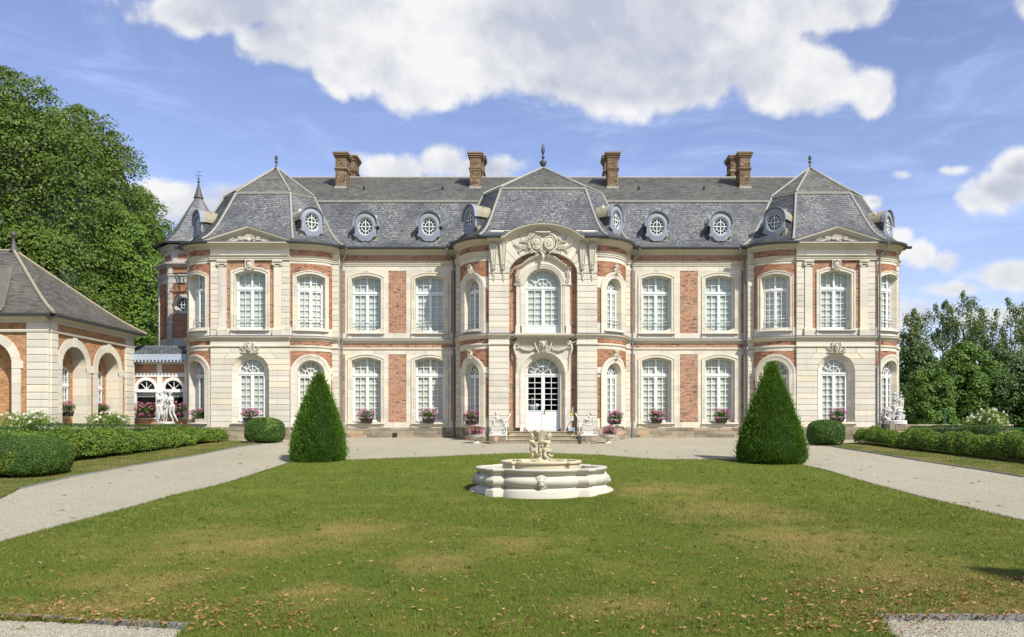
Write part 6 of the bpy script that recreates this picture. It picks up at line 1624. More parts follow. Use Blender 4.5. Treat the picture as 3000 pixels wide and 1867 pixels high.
def body(g, J, s, fem=True, child=False, look=(0, -1, 0), bun=False, fat=1.0, hands=True):
    """J: joint positions; s = standing height the proportions refer to"""
    V = {k: Vector(v) for k, v in J.items()}; f = fat*s*(1.22 if child else 1)
    up = (V['neck']-V['pel']).normalized(); sh = (V['sR']-V['sL']); sh = sh.normalized() if sh.length > .01 else Vector((1, 0, 0)); fw = up.cross(sh).normalized()
    R = Matrix((sh, fw, sh.cross(fw)*1)).transposed(); chest = V['pel'].lerp(V['neck'], .68); waist = V['pel'].lerp(V['neck'], .36)
    g.ell(chest, (.088*f, .062*f, .085*f), R, 12, 8); g.ell(waist, (.066*f*(1.25 if child else 1), .054*f*(1.25 if child else 1), .085*f), R, 12, 8); g.ell(V['pel'], (.088*f, .068*f, .072*f), R, 12, 8)
    cap(g, V['neck']-up*.01*s, V['head']-up*.03*s, .030*f, .026*f); cap(g, chest, V['neck'], .055*f, .034*f)
    for a in 'LR':
        cap(g, V['s'+a], chest.lerp(V['s'+a], .4), .036*f, .05*f); cap(g, V['s'+a], V['e'+a], .033*f, .024*f); cap(g, V['e'+a], V['h'+a], .025*f, .016*f)
        hp = V['pel']+sh*(.045*s*(1 if a == 'R' else -1)); cap(g, hp, V['k'+a], .058*f, .036*f); mid = V['k'+a].lerp(V['a'+a], .3); cap(g, V['k'+a], mid, .036*f, .037*f); cap(g, mid, V['a'+a], .037*f, .020*f)
        t = V.get('t'+a, V['a'+a]+Vector((0, -.07*s, -.02*s))); cap(g, V['a'+a], t, .021*f, .016*f)
        if hands: hand(g, V['h'+a], V['h'+a]-V['e'+a], s*1.15)
        g.ell(V['pel']-fw*.0+Vector(hp-V['pel'])*.9-up*.02*s, (.05*f, .06*f, .05*f), None, 8, 6)
    head(g, V['head'], s, look, child, bun)
def tracer(ox, oy, k, D): return lambda zx, zy, dy=0: Vector((WX(ox+zx/k, D), D+dy, WZ(oy+zy/k, D)))

# ---- three women with arms round each other, on a pedestal hidden by the hedge
T = tracer(430, 1120, 10.8, 39.0)
GR = empty('statue', tuple(T(600, 1250)), 'white marble statue of three women embracing, in front of the garden room', 'statue')
g = MB()
body(g, dict(head=T(425, 365), neck=T(410, 455), sL=T(345, 490, -.02), sR=T(470, 490, .06), eL=T(325, 600, -.05), hL=T(430, 560, -.12), eR=T(590, 600, -.10), hR=T(700, 480, -.04),
     pel=T(385, 760), kL=T(365, 985, -.04), aL=T(340, 1205), tL=T(300, 1235, -.03), kR=T(490, 1010, -.05), aR=T(375, 1200, .12), tR=T(410, 1238, .08)), 1.42, look=(.6, .5, -.1), bun=True, fat=1.06)
body(g, dict(head=T(560, 300, .08), neck=T(570, 400, .10), sL=T(500, 430, .10), sR=T(645, 440, .10), eL=T(430, 520, .12), hL=T(370, 490, .05), eR=T(700, 560, .12), hR=T(790, 500, .06),
     pel=T(590, 735, .08), kL=T(555, 970, .02), aL=T(530, 1195, .08), tL=T(515, 1235, .0), kR=T(625, 970, .02), aR=T(595, 1195, .1), tR=T(600, 1240, .02)), 1.48, look=(.5, -.8, -.3), fat=1.0)
body(g, dict(head=T(735, 370), neck=T(760, 455), sL=T(715, 510, -.05), sR=T(805, 480, .07), eL=T(690, 620, -.12), hL=T(640, 660, -.14), eR=T(700, 560, .14), hR=T(620, 480, .16),
     pel=T(795, 765), kL=T(745, 985, -.05), aL=T(835, 1210), tL=T(830, 1240, -.06), kR=T(830, 990, .06), aR=T(935, 1200, .08), tR=T(965, 1240, .05)), 1.42, look=(-.7, .2, -.1), bun=True, fat=1.06)
for q in range(5): g.tube([T(520+q*4, 640+q*22, .0), T(560, 730+q*18, -.07), T(600, 755+q*16, -.08), T(650, 720+q*12, -.03), T(690, 640+q*14, .0)], .018, 6)
cap(g, T(700, 640, .08), T(720, 1120, .08), .03, .05); cap(g, T(310, 800, .1), T(300, 1230, .12), .05, .06)
fuse(g, 'figures', 'marble_white', GR, .012, 2)
g = MB(); g.lathe(tuple(T(600, 1250)), [(.36, -.0), (.42, -.02), (.42, -.09), (.0, -.09)], 18); g.build('base', 'marble_white', GR)
PD = MB(); cx_ = T(600, 1250); PD.box(-.4, .4, -.4, .4, -.35, cx_.z-.09, flat(cx_.x, 39.0), back=True, ch=.015); tag(PD.build('pedestal', 'plinth_sandstone'), 'square stone pedestal under the statue of three women, behind the left hedge', 'pedestal')

# ---- seated lovers with wings on a drum base, right of the chateau
T = tracer(2560, 1120, 10.08, 39.4)
LV = empty('statue', tuple(T(640, 1245)), 'white marble statue of two seated lovers embracing, beside the right end of the chateau', 'statue')
g = MB()
body(g, dict(head=T(620, 345), neck=T(610, 420), sL=T(590, 455, .06), sR=T(625, 450, -.06), eL=T(640, 560, .1), hL=T(760, 480, .1), eR=T(715, 545, -.10), hR=T(840, 490, -.06),
     pel=T(575, 720), kL=T(640, 860, .04), aL=T(560, 1060, .02), tL=T(590, 1110, -.03), kR=T(600, 850, -.06), aR=T(480, 1070, -.02), tR=T(430, 1110, -.04)), 1.30, look=(.7, -.3, .4), bun=True, fat=1.0)
body(g, dict(head=T(800, 410, .02), neck=T(810, 490, .02), sL=T(745, 520, -.06), sR=T(870, 530, .04), eL=T(700, 620, -.02), hL=T(650, 560, -.08), eR=T(880, 700, .05), hR=T(840, 800, -.02),
     pel=T(780, 770), kL=T(620, 790, -.06), aL=T(640, 1000, .02), tL=T(590, 1040), kR=T(700, 860, -.1), aR=T(740, 1010, .06), tR=T(700, 1060, .02)), 1.36, False, look=(-.6, .5, .2), fat=1.08)
g.ell(T(760, 860, .05), (.20, .18, .07)); g.ell(T(860, 870, .05), (.15, .16, .05)); cap(g, T(780, 880, .08), T(760, 1090, .08), .16, .12); cap(g, T(850, 960, .0), T(850, 1090, .0), .05, .04); cap(g, T(905, 980, .0), T(890, 1090, .0), .05, .03)
cap(g, T(470, 880, .05), T(360, 920, .05), .10, .04); cap(g, T(440, 740, .1), T(350, 820, .1), .05, .03); g.ell(T(480, 850, .06), (.16, .14, .10)); cap(g, T(500, 900, .1), T(470, 1090, .1), .1, .12); cap(g, T(330, 1030, 0), T(420, 1100, 0), .07, .05); cap(g, T(320, 1040, 0), T(345, 960, 0), .03, .02)
g.tube([T(620+60+75*math.cos(t)-10, 1070+85*math.sin(t), -.02) for t in [PI*i/8+PI for i in range(9)]], .025, 6)
for k in range(5): cap(g, T(720-k*3, 430-k*22, .12), T(760+k*6, 300-k*4, .14), .03, .018)
cap(g, T(555, 370, .04), T(480, 440, .06), .03, .015); cap(g, T(790, 300, .0), T(815, 300, 0), .03, .03)
fuse(g, 'figures', 'marble_white', LV, .012, 2)
g = MB(); c = T(640, 1240); g.lathe((c.x, c.y, c.z), [(.0, .19), (.50, .19), (.53, .17), (.53, 0), (.0, 0)], 24); g.build('drum', 'marble_white', LV, smooth=False)
g = MB()
for zx in (475, 665): p = T(zx, 1190, -.52); g.ell((p.x, p.y+.02, p.z), (.04, .03, .04))
g.build('boss', 'basin_cream', LV)
PD = empty('pedestal', (c.x, c.y, -.2), 'short reddish rough stone pedestal under the seated lovers statue', 'pedestal'); random.seed(5)
Mq = flat(c.x, c.y-.48)
rb = MB(); rb.box(-.5, .5, -1.0, -.02, -.3, c.z-.003, Mq, back=True); rb.build('core', 'mortar_dark', PD)
for r_ in range(3):
    z0 = -.3+(c.z+.3)*r_/3; z1 = -.3+(c.z+.3)*(r_+1)/3-.012; ed = sorted([random.uniform(-.3, .3) for _ in range(2)]); e = [-.5]+ed+[.5]
    for a, b in zip(e[:-1], e[1:]):
        if b-a > .04: rb = MB(); rb.box(a, b-.012, -.03, .015, z0, z1, Mq, random.random(), .012); rb.build('stone', 'plinth_sandstone', PD)

# ---- reclining cherubs on scrolls either side of the steps, each on a carved block
for s, ox, lab in ((-1, 1360, 'white cherub statue reclining on a scroll left of the steps, turned to the door'), (1, 1620, 'white cherub statue on a scroll right of the steps, arm raised behind its head')):
    T = tracer(ox, 1180, 10.8, 37.35)
    g = MB()
    if s < 0:
        c0 = T(1075, 780)
        body(g, dict(head=T(1015, 355), neck=T(1020, 420), sL=T(960, 455, -.03), sR=T(1075, 440, .02), eL=T(915, 520, -.04), hL=T(935, 590, -.08), eR=T(1110, 520, .06), hR=T(1160, 490, .04),
             pel=T(1070, 560), kL=T(1190, 500, -.06), aL=T(1220, 640, -.04), tL=T(1260, 650, -.05), kR=T(1170, 600, .05), aR=T(1170, 690, .05), tR=T(1210, 710, .02)), .80, False, True, look=(.2, -1, -.1), fat=1.15)
        g.tube([T(960+45*math.cos(t), 580-45*math.sin(t), -.05) for t in [i*.6 for i in range(9)]]+[T(915, 500, -.03), T(905, 470, -.03)], .022, 6)
        g.tube([T(900, 580), T(905, 650), T(960, 720), T(1050, 740), T(1130, 710), T(1150, 660), T(1130, 625), T(1090, 620), T(1070, 645), T(1085, 665)], [.04, .05, .055, .055, .05, .045, .04, .03, .025, .02], 8)
        g.tube([T(1100, 740), T(1180, 700), T(1240, 680)], [.04, .035, .02], 6)
    else:
        c0 = T(1130, 745)
        body(g, dict(head=T(1210, 365), neck=T(1190, 430), sL=T(1140, 445, -.03), sR=T(1245, 455, .02), eL=T(1075, 350, -.02), hL=T(1130, 290, .0), eR=T(1280, 530, .04), hR=T(1285, 600, .02),
             pel=T(1160, 560), kL=T(1000, 510, -.06), aL=T(990, 640, -.04), tL=T(960, 680, -.06), kR=T(1030, 570, .05), aR=T(1010, 680, .05), tR=T(975, 700, .02)), .80, False, True, look=(-.1, -.9, -.4), fat=1.15)
        g.tube([T(1230+0, 590), T(1205, 570), T(1225, 550), T(1270, 570), T(1295, 630), T(1260, 700), T(1170, 725), T(1090, 710), T(1065, 660), T(1090, 625), T(1125, 640), T(1115, 665)], [.02, .025, .03, .04, .045, .05, .055, .05, .045, .04, .03, .02], 8)
        g.tube([T(1090, 715), T(1000, 690), T(950, 700)], [.04, .05, .03], 6)
    o = fuse(g, 'cherub_statue', 'cast_white', None, .009, 2); tag(o, lab, 'statue', 'cherub statues beside the steps')
    z0 = WZ(1273, 37.0); xc = c0.x
    pz = empty('pedestal', (xc, 37.3, WZ(1302, 37)), 'carved white block on a rough stone base, %s of the entrance steps' % ('left' if s < 0 else 'right'), 'pedestal', 'carved pedestals beside the steps')
    Mq = flat(xc, 37.0)
    zb2 = WZ(1302, 37.)-.1; zs1 = WZ(1278, 37.); zs2 = WZ(1272.5, 37.); zt1 = WZ(1254.5, 37.)
    g = MB(); g.box(-.36, .36, -.66, -.015, zb2, zs1-.01, Mq, back=True); g.build('core', 'mortar_dark', pz)
    for r_ in range(2):
        a0 = zb2+(zs1-zb2)*(0 if r_ == 0 else .5); a1 = zb2+(zs1-zb2)*(.5 if r_ == 0 else 1)-.012; e = [-.38, random.uniform(-.2, -.08), random.uniform(.05, .18), .38]
        for a, b in zip(e[:-1], e[1:]): g = MB(); g.box(a, b-.012, -.04, .01+random.uniform(0, .012), a0, a1, Mq, random.random(), .012); g.build('stone', 'plinth_sandstone', pz)
        for k in (-1, 1): g = MB(); g.box(*sorted((k*.34, k*.385)), -.66, -.05, a0, a1, Mq, random.random(), .01); g.build('stone', 'plinth_sandstone', pz)
    g = MB(); g.box(-.41, .41, -.70, .03, zs1, zs2, Mq, ch=.012, back=True); g.build('slab', 'cast_white', pz)
    g = MB(); h = zt1-zs2
    for i in range(10):     # flared, scrolled block
        t0, t1 = i/10, (i+1)/10; w = lambda t: .28+.10*(1-t)**2*1.1+.05*max(0, t-.8)*5*.5
        g.add([Mq(-w(t0), .0-(.38-w(t0))*.3, zs2+h*t0), Mq(w(t0), .0-(.38-w(t0))*.3, zs2+h*t0), Mq(w(t1), -(.38-w(t1))*.3, zs2+h*t1), Mq(-w(t1), -(.38-w(t1))*.3, zs2+h*t1),
               Mq(-w(t0), -.66, zs2+h*t0), Mq(w(t0), -.66, zs2+h*t0), Mq(w(t1), -.66, zs2+h*t1), Mq(-w(t1), -.66, zs2+h*t1)], [(0, 1, 2, 3), (0, 3, 7, 4), (1, 2, 6, 5)])
    for k in (-1, 1): spiral(g, Mq, k*.31, zs2+.07, .07, 1.6, .02, .022, -k); spiral(g, Mq, k*.29, zs2+h-.05, .05, 1.5, .02, .02, k); g.tube([Mq(k*.36, .01, zs2+.1), Mq(k*.27, 0, zs2+.17), Mq(k*.25, 0, zs2+h-.04)], .02, 6)
    for q in range(7): rosette(g, Mq, -.2+.4*q/6, zs2+h-.06-.03*math.sin(PI*q/6), .022, .0)
    g.box(-.22, .22, -.1, -.01, zs2+.05, zs2+.16, Mq, ch=.02)
    g.build('carved_block', 'cast_white', pz)
    g = MB(); g.box(-.27, .27, -.60, -.04, zt1-.005, zt1+.055, Mq, ch=.01, back=True); g.build('top_slab', 'cast_white', pz)

# ---- the person inside, behind the left door leaf
PZ = .33; px0 = -.56; Dp = 40.15
PR = empty('person', (px0, Dp, PZ), 'person in a grey shirt standing with back turned, just inside the glazed entrance door', 'person')
V3 = lambda x, y, z: Vector((px0+x, Dp+y, PZ+z)); g = MB()
Jp = dict(head=V3(0, -.0, 1.60), neck=V3(0, .02, 1.44), sL=V3(-.19, .02, 1.38), sR=V3(.19, .02, 1.38), eL=V3(-.25, .03, 1.10), hL=V3(-.20, .12, .92), eR=V3(.25, .03, 1.10), hR=V3(.22, .12, .90),
     pel=V3(0, .02, .92), kL=V3(-.10, .02, .50), aL=V3(-.11, .05, .08), tL=V3(-.12, .18, .03), kR=V3(.10, .02, .50), aR=V3(.11, .05, .08), tR=V3(.12, .18, .03))
body(g, Jp, 1.70, False, look=(0, 1, -.1)); fuse(g, 'body', 'skin', PR, .014, 2)
g = MB(); s_ = 1.7
for a, q in (('L', -1), ('R', 1)): cap(g, Jp['s'+a], Jp['e'+a], .064, .052); cap(g, Jp['s'+a], V3(0, .02, 1.36), .072, .09)
g.ell(V3(0, .02, 1.24), (.185, .128, .20), n=14, m=9); g.ell(V3(0, .02, 1.03), (.175, .13, .20), n=14, m=9); g.ell(V3(0, .02, .92), (.18, .135, .10), n=14, m=9); fuse(g, 'shirt', 'shirt_grey', PR, .018, 3)
g = MB()
for q in (-1, 1): cap(g, V3(q*.085, .02, .86), V3(q*.10, .02, .50), .108, .08); cap(g, V3(q*.10, .02, .5), V3(q*.11, .05, .10), .08, .07)
fuse(g, 'trousers', 'trousers_grey', PR, .018, 3)
g = MB(); g.ell(V3(0, -.02, 1.63), (.085, .10, .10)); g.build('hair', 'hair_dark', PR, smooth=True)

# ================================================================== fountain
FX, FY = FOUNT; FZ = gz(FY)
FT = empty('fountain', (FX, FY, FZ), 'white stone lobed fountain basin with lion masks standing on the lawn', 'fountain')
def lobed(r_lobe, hx, corner, n=14, bulge=.42):
    """plan: four shallow lobes between square corner blocks"""
    out = []
    for q in range(4):
        a = q*PI/2; ca, sa = math.cos(a), math.sin(a); seg = []
        for i in range(n+1):
            t = -1+2*i/n; x = hx*t; y = -(corner+.02)-bulge*math.sqrt(max(0, 1-t*t*.96))+.06
            seg.append((x, y))
        seg += [(hx+.04, -corner), (corner-.06, -corner-.05), (corner+.05, -corner+.06), (corner, -hx-.04)]
        for (x, y) in seg: out.append((x*ca-y*sa, x*sa+y*ca))
    return out
def loft_plan(g, plan, prof, z0):
    n = len(plan); rows = []
    nr = []
    for i in range(n):
        a, b = Vector(plan[i-1]), Vector(plan[(i+1) % n]); t = (b-a).normalized(); nn = Vector((t.y, -t.x))
        if nn.dot(Vector(plan[i])) < 0: nn = -nn
        nr.append(nn)
    base = len(g.v)
    for (o, z) in prof:
        for i in range(n): p = Vector(plan[i])+nr[i]*o; g.v.append((FX+p.x, FY+p.y, z0+z)); g.t.append(.5)
    for j in range(len(prof)-1):
        for i in range(n): k = (i+1) % n; a = base+j*n; g.f.append((a+i, a+k, a+n+k, a+n+i))
pl_ = lobed(1, .86, 1.27, 22, .46); g = MB()
loft_plan(g, pl_, [(.12, -.3), (.12, .10), (.10, .13), (.02, .16), (-.01, .19), (.05, .22), (.10, .28), (.115, .35), (.09, .41), (.03, .455), (-.02, .47), (-.03, .50), (.0, .515), (.01, .53), (.05, .56), (.07, .575), (.095, .60), (.10, .635), (.085, .655), (.0, .66), (-.10, .655), (-.13, .63), (-.14, .3), (-.4, .28)], FZ)
ou = g.build('outer_basin', 'basin_white', FT, sharp=38)
g = MB(); g.add([(FX+x*.95, FY+y*.95, FZ+.30) for x, y in pl_], [tuple(range(len(pl_)))]); g.build('basin_floor', 'basin_white', FT)
g = MB(); g.lathe((FX, FY, FZ), [(0, .055), (1.90, .05), (1.96, .03), (1.97, -.1)], 40); g.v = [Vector((p[0], FY+(p[1]-FY)*.80, gz(FY+(p[1]-FY)*.80)+.045-(.1 if i >= 120 else 0))) for i, p in enumerate(g.v)]; g.build('apron', 'basin_white', FT)
pi_ = lobed(1, .62, .80, 16, .26); g = MB()
loft_plan(g, pi_, [(.10, .28), (.10, .40), (.09, .43), (.05, .45), (.06, .47), (.04, .49), (.03, .72), (.05, .74), (.08, .765), (.085, .80), (.07, .82), (0, .825), (-.06, .82), (-.07, .80), (-.07, .60), (-.3, .58)], FZ)
g.build('inner_basin', 'basin_cream', FT, sharp=38)
g = MB(); g.add([(FX+x*.9, FY+y*.9, FZ+.62) for x, y in pi_], [tuple(range(len(pi_)))]); g.build('basin_floor', 'basin_cream', FT)
g = MB(); g.lathe((FX, FY, FZ), [(.24, .6), (.24, .80), (.23, .83), (0, .84)], 14); g.build('stem', 'basin_cream', FT)
def lion(ang):
    g = MB(); M = lambda u, d, z: (FX+math.cos(ang)*u-math.sin(ang)*(-(1.74+d)), FY+math.sin(ang)*u+math.cos(ang)*(-(1.74+d)), FZ+z)
    c = .33
    for i in range(18): a = 2*PI*i/18; g.ell(M(.145*math.cos(a), -.01, c+.155*math.sin(a)), .045, n=7, m=5)
    for i in range(12): a = 2*PI*i/12+.2; g.ell(M(.10*math.cos(a), .02, c+.02+.11*math.sin(a)), .04, n=7, m=5)
    g.ell(M(0, .04, c), (.10, .08, .12)); g.ell(M(0, .10, c-.055), (.055, .05, .045)); g.ell(M(0, .11, c+.0), (.026, .035, .06), n=7, m=5); g.ell(M(0, .14, c-.03), (.03, .02, .018), n=7, m=5)
    for k in (-1, 1): g.ell(M(k*.045, .10, c+.045), (.035, .022, .014), n=7, m=5); g.ell(M(k*.035, .12, c-.065), (.03, .028, .024), n=7, m=5); g.ell(M(k*.09, .03, c+.11), .028, n=7, m=5)
    g.ell(M(0, .09, c-.115), (.035, .03, .02), n=7, m=5)
    fuse(g, 'lion_mask', 'basin_white', FT, .011, 1)
for q in range(4): lion(q*PI/2)
# water plants' stubs and pipe left in the outer basin
g = MB()
for k in range(5): x = -.95-.06*k; g.tube([(FX+x, FY-1.05+.05*k, FZ+.30), (FX+x+.01, FY-1.05+.05*k, FZ+.60+.05*math.sin(k*2))], .012, 5)
g.build('pipe', 'iron_dark', FT)
# two children holding up a shell
T = tracer(1300, 1200, 4.418, 21.75)
g = MB()
body(g, dict(head=T(1140, 345), neck=T(1145, 395), sL=T(1120, 410, -.03), sR=T(1185, 405, .05), eL=T(1185, 440, -.12), hL=T(1240, 415, -.12), eR=T(1200, 420, .12), hR=T(1230, 370, .04),
     pel=T(1160, 520), kL=T(1150, 580, -.05), aL=T(1135, 650, .0), tL=T(1140, 668, -.05), kR=T(1205, 560, -.08), aR=T(1195, 625, .05), tR=T(1215, 640, .02)), .78, False, True, look=(.55, -.8, -.15), fat=1.15)
body(g, dict(head=T(1365, 350), neck=T(1345, 400), sL=T(1300, 415, -.03), sR=T(1370, 415, .04), eL=T(1340, 430, -.12), hL=T(1275, 410, -.13), eR=T(1310, 400, .12), hR=T(1280, 360, .05),
     pel=T(1325, 520), kL=T(1310, 600, -.10), aL=T(1370, 640, -.06), tL=T(1400, 640, -.05), kR=T(1345, 580, .02), aR=T(1400, 610, .05), tR=T(1415, 590, .05)), .78, False, True, look=(-.65, -.7, -.15), fat=1.18)
for q in range(4):
    g.tube([T(1110, 500+q*9, .02), T(1140, 505+q*10, -.09), T(1190, 500+q*12, -.10), T(1215, 505+q*12, -.04)], .020, 6)
    g.tube([T(1270, 510+q*8, -.02), T(1310, 515+q*10, -.10), T(1360, 510+q*10, -.08), T(1390, 520+q*6, .0)], .022, 6)
# fluted shell
cS = T(1250, 400); 
for i in range(17):
    a = 2*PI*i/17; r0, r1, r2 = .05, .11, .165; zt2 = T(1250, 272+10*math.sin(i*1.7)).z; zb3 = T(1250, 440).z
    g.tube([(cS.x+r0*math.cos(a), FY+r0*math.sin(a)*.8, zb3), (cS.x+r1*math.cos(a), FY+r1*math.sin(a)*.8, (zb3+zt2)/2+.02), (cS.x+r2*math.cos(a), FY+r2*math.sin(a)*.8, zt2-.02), (cS.x+(r2+.03)*math.cos(a), FY+(r2+.03)*math.sin(a)*.8, zt2)], [.03, .03, .032, .018], 7)
cap(g, T(1250, 640, .02), T(1250, 440, .02), .09, .05)
for i in range(34): a = i*2.4; r = .20*math.sqrt((i+.5)/34); g.ell((cS.x+r*math.cos(a), FY+r*math.sin(a)*.9, T(1250, 690).z+.10*(1-(r/.2)**2)+.01*math.sin(i*3)), .045, n=7, m=5)
for zx, zy in ((1250, 540), (1258, 585), (1245, 470)): g.ell(T(zx, zy, -.08), .03, n=8, m=6)
o = fuse(g, 'statue', 'basin_cream', None, .0085, 1); tag(o, 'cream statue of two children holding up a fluted shell in the middle of the fountain', 'statue')

# ================================================================== small things by the door
for s, ox in ((-1, 0), (1, 0)):
    A = lambda px, py, D=37.25: Vector((s*abs(WX(px, D)), D, WZ(py, D)))
    root = empty('handrail', (s*1.72, 37.25, -.1), 'white metal handrail %s of the entrance steps' % ('left' if s < 0 else 'right'), 'handrail', 'handrails of the entrance steps')
    g = MB(); g.tube([A(1484, 1232), A(1484, 1291.5)], .018, 7); g.build('post', 'white_paint', root); g = MB(); g.lathe(tuple(A(1484, 1291.5)), [(.05, 0), (.05, .02), (0, .02)], 10); g.build('foot_plate', 'white_paint', root)
    g = MB(); t = Vector((s*1.55, 38.3, A(1504, 1211).z)); t2 = Vector((s*1.62, 38.5, t.z)); g.tube([t2, t, Vector((s*1.68, 37.55, A(1484, 1228).z)), A(1479, 1233), A(1477, 1237), A(1479, 1242), A(1483, 1247), A(1482, 1250.5), A(1479.5, 1250), A(1479, 1248)], .022, 7); g.build('rail', 'white_paint', root)
sx = WX(1673, 38.0); SG = empty('sign_stand', (sx, 38.0, .33), 'grey stand with a yellow notice above a printed sheet, right of the entrance door', 'sign')
g = MB(); g.box(-.16, .16, -.15, .15, .335, .52, flat(sx, 38.0), ch=.02, back=True); g.build('base', 'stand_grey', SG)
g = MB(); g.tube([(sx, 38.0, .5), (sx+.02, 38.0, WZ(1225, 38)), (sx+.085, 38.0, WZ(1196, 38))], .026, 7); g.ell((sx+.085, 38.0, WZ(1195, 38)), .03); g.build('pole', 'stand_grey', SG)
Ms = flat(sx+.01, 37.95)
g = MB(); g.box(-.065, .10, 0, .01, WZ(1219, 38), WZ(1204, 38), Ms, back=True); yb = g.build('notice', 'sign_yellow', SG); yb['label'] = 'yellow notice'
g = MB()
for k, (a, b) in enumerate(((-.05, .08), (-.05, .05), (-.05, .07))): g.box(a, b, .01, .013, WZ(1204, 38)-.03-.028*k, WZ(1204, 38)-.018-.028*k, Ms)
g.ell(Ms(.065, .012, WZ(1217, 38)), (.022, .004, .022)); g.build('print', 'sign_ink', yb)
g = MB(); g.box(-.11, .11, 0, .01, WZ(1233, 38), WZ(1220, 38), Ms, back=True); wb = g.build('notice', 'sign_paper', SG); wb['label'] = 'white printed sheet'
g = MB()
for k in range(5): g.box(-.085, random.uniform(.03, .085), .01, .0125, WZ(1220, 38)-.035-.032*k, WZ(1220, 38)-.029-.032*k, Ms)
g.build('print', 'sign_ink', wb)
# garden wall and post beyond the right end
GW = empty('garden_wall', (20.5, 41, 0), 'low brown stone wall with pale coping behind the seated lovers statue', 'wall')
Mw = flat(18.3, 41.2); g = MB(); g.box(0, 6, -.3, -.02, -.4, .58, Mw, back=True); g.build('core', 'mortar_dark', GW)
for r_ in range(4):
    z0, z1 = -.4+.245*r_, -.4+.245*(r_+1); e = 0
    while e < 5.95: w = random.uniform(.3, .6); g = MB(); g.box(e+.006, min(6, e+w)-.006, -.03, random.uniform(-.01, .01), z0+.006, z1-.006, Mw, random.random(), .012); g.build('stone', 'plinth_sandstone', GW); e += w
for k in range(6): g = MB(); g.box(k*1.0+.004, k*1.0+.996, -.36, .05, .585, .67, Mw, random.random(), .015, back=True); g.build('coping_stone', 'step_stone', GW)
g = MB(); xg = WX(2767, 41.5); g.tube([(xg, 41.5, -.3), (xg, 41.5, WZ(1199, 41.5))], .045, 8); g.ell((xg, 41.5, WZ(1199, 41.5)), .05); tag(g.build('fence_post', 'post_green'), 'green metal post standing behind the clipped hedges at right', 'post')

# ================================================================== planting
def cluster_leaves(C, R, n, size, shell=.55, squash=1.0, up=False):
    """n leaf points spread over clumps with centres C (k,3), radii R"""
    k = rng.integers(0, len(C), n); d = sph(n)
    if up: lo_ = (d[:, 2] < -.25) & (rng.random(n) < .6); d[lo_, 2] *= -1
    rr = (shell+(1-shell)*rng.random(n)**.6)*R[k]
    P = C[k]+d*rr[:, None]*np.array([1, 1, squash]); return P, d, k
def flowers(x, D, z, w, h, dep, label, group, kind='flower_box', white=False, nfl=34, hang=.12):
    root = empty(kind, (x, D, z), label, 'flower box', group)
    if kind == 'flower_box':
        g = MB(); M = flat(x, D); ww = w*.36
        g.add([M(-ww*.85, 0, z), M(ww*.85, 0, z), M(ww*.85, .2, z), M(-ww*.85, .2, z), M(-ww, -.01, z+.21), M(ww, -.01, z+.21), M(ww, .23, z+.21), M(-ww, .23, z+.21),
               M(-ww+.02, .01, z+.19), M(ww-.02, .01, z+.19), M(ww-.02, .21, z+.19), M(-ww+.02, .21, z+.19)],
              [(0, 1, 2, 3), (0, 1, 5, 4), (1, 2, 6, 5), (2, 3, 7, 6), (3, 0, 4, 7), (4, 5, 9, 8), (5, 6, 10, 9), (6, 7, 11, 10), (7, 4, 8, 11), (8, 9, 10, 11)])
        g.box(-ww-.01, ww+.01, -.02, .245, z+.185, z+.215, M, ch=.006); g.build('planter', 'basket_brown', root)
        zc = z+.24; yc = D-.12
    else: zc = z; yc = D
    n = 900; d = sph(n); r = rng.random(n)**.5
    P = np.stack([x+d[:, 0]*r*w*.5, yc+d[:, 1]*r*dep, zc+h*.42+d[:, 2]*r*h*.5], 1); low = rng.random(n) < .2; P[low, 2] -= hang; P[low, 1] -= .06
    leaves('foliage', P, d, .055, .8, rng.random(n), 'flower_leaves', root)
    nb = nfl; d = sph(nb*3); d = d[(d[:, 1] < .35) & (d[:, 2] > -.75)][:nb]; nb = len(d)
    C = np.stack([x+d[:, 0]*w*.52, yc+d[:, 1]*dep*1.05-.02, zc+h*.45+d[:, 2]*h*.55-np.where(d[:, 2] < -.3, hang, 0)], 1)
    m = 22; dd = sph(nb*m); Rr = rng.uniform(.035, .055, nb).repeat(m); CC = C.repeat(m, 0)
    P = CC+dd*Rr[:, None]*np.array([1, 1, .75]); tn = np.clip(rng.normal(.5, .25, nb).repeat(m)*.6+rng.random(nb*m)*.4, 0, 1)
    leaves('blossoms', P, dd, .034, .95, tn, 'pink_petals', root, rnd=.4)
    return root
fb = 'flower boxes on the window sills'
ZS = .785
def on(px, D): return WX(px, D)
BOX = [(1075, 40.93, 'first window right of the left cone yew'), (1257, 40.93, 'last flat-wall window before the rounded entrance bay, left side'),
       (1923, 40.93, 'first flat-wall window after the rounded entrance bay, right side'), (2112, 40.93, 'window just left of the right cone yew'),
       (735, 39.60, 'arched window behind the left round box bush'), (2451, 39.60, 'arched window behind the right round box bush'), (586, 40.15, 'curved left corner window beside the garden room')]
for px, D, w_ in BOX:
    flowers(on(px, D), D, ZS if px != 586 else .78, .88, .44, .20, 'planter of pink geraniums, '+w_, fb)
for s in (-1, 1):
    Mb, L = bay(s*CW, 38.72, 1.57, 1.95, s); p = Mb(.98, .02, 0); flowers(p[0], p[1], .66, .74, .44, .18, 'brown planter of pink geraniums on the curved bay sill just %s of the entrance' % ('left' if s < 0 else 'right'), fb)
Mb, L = bay(EPX+EW, 39.70, 1.52, 1.25, 1); p = Mb(1.0, .02, 0); flowers(p[0]-.1, p[1], .78, .6, .34, .16, 'brown planter of pink geraniums on the right corner sill behind the seated lovers', fb, nfl=16)
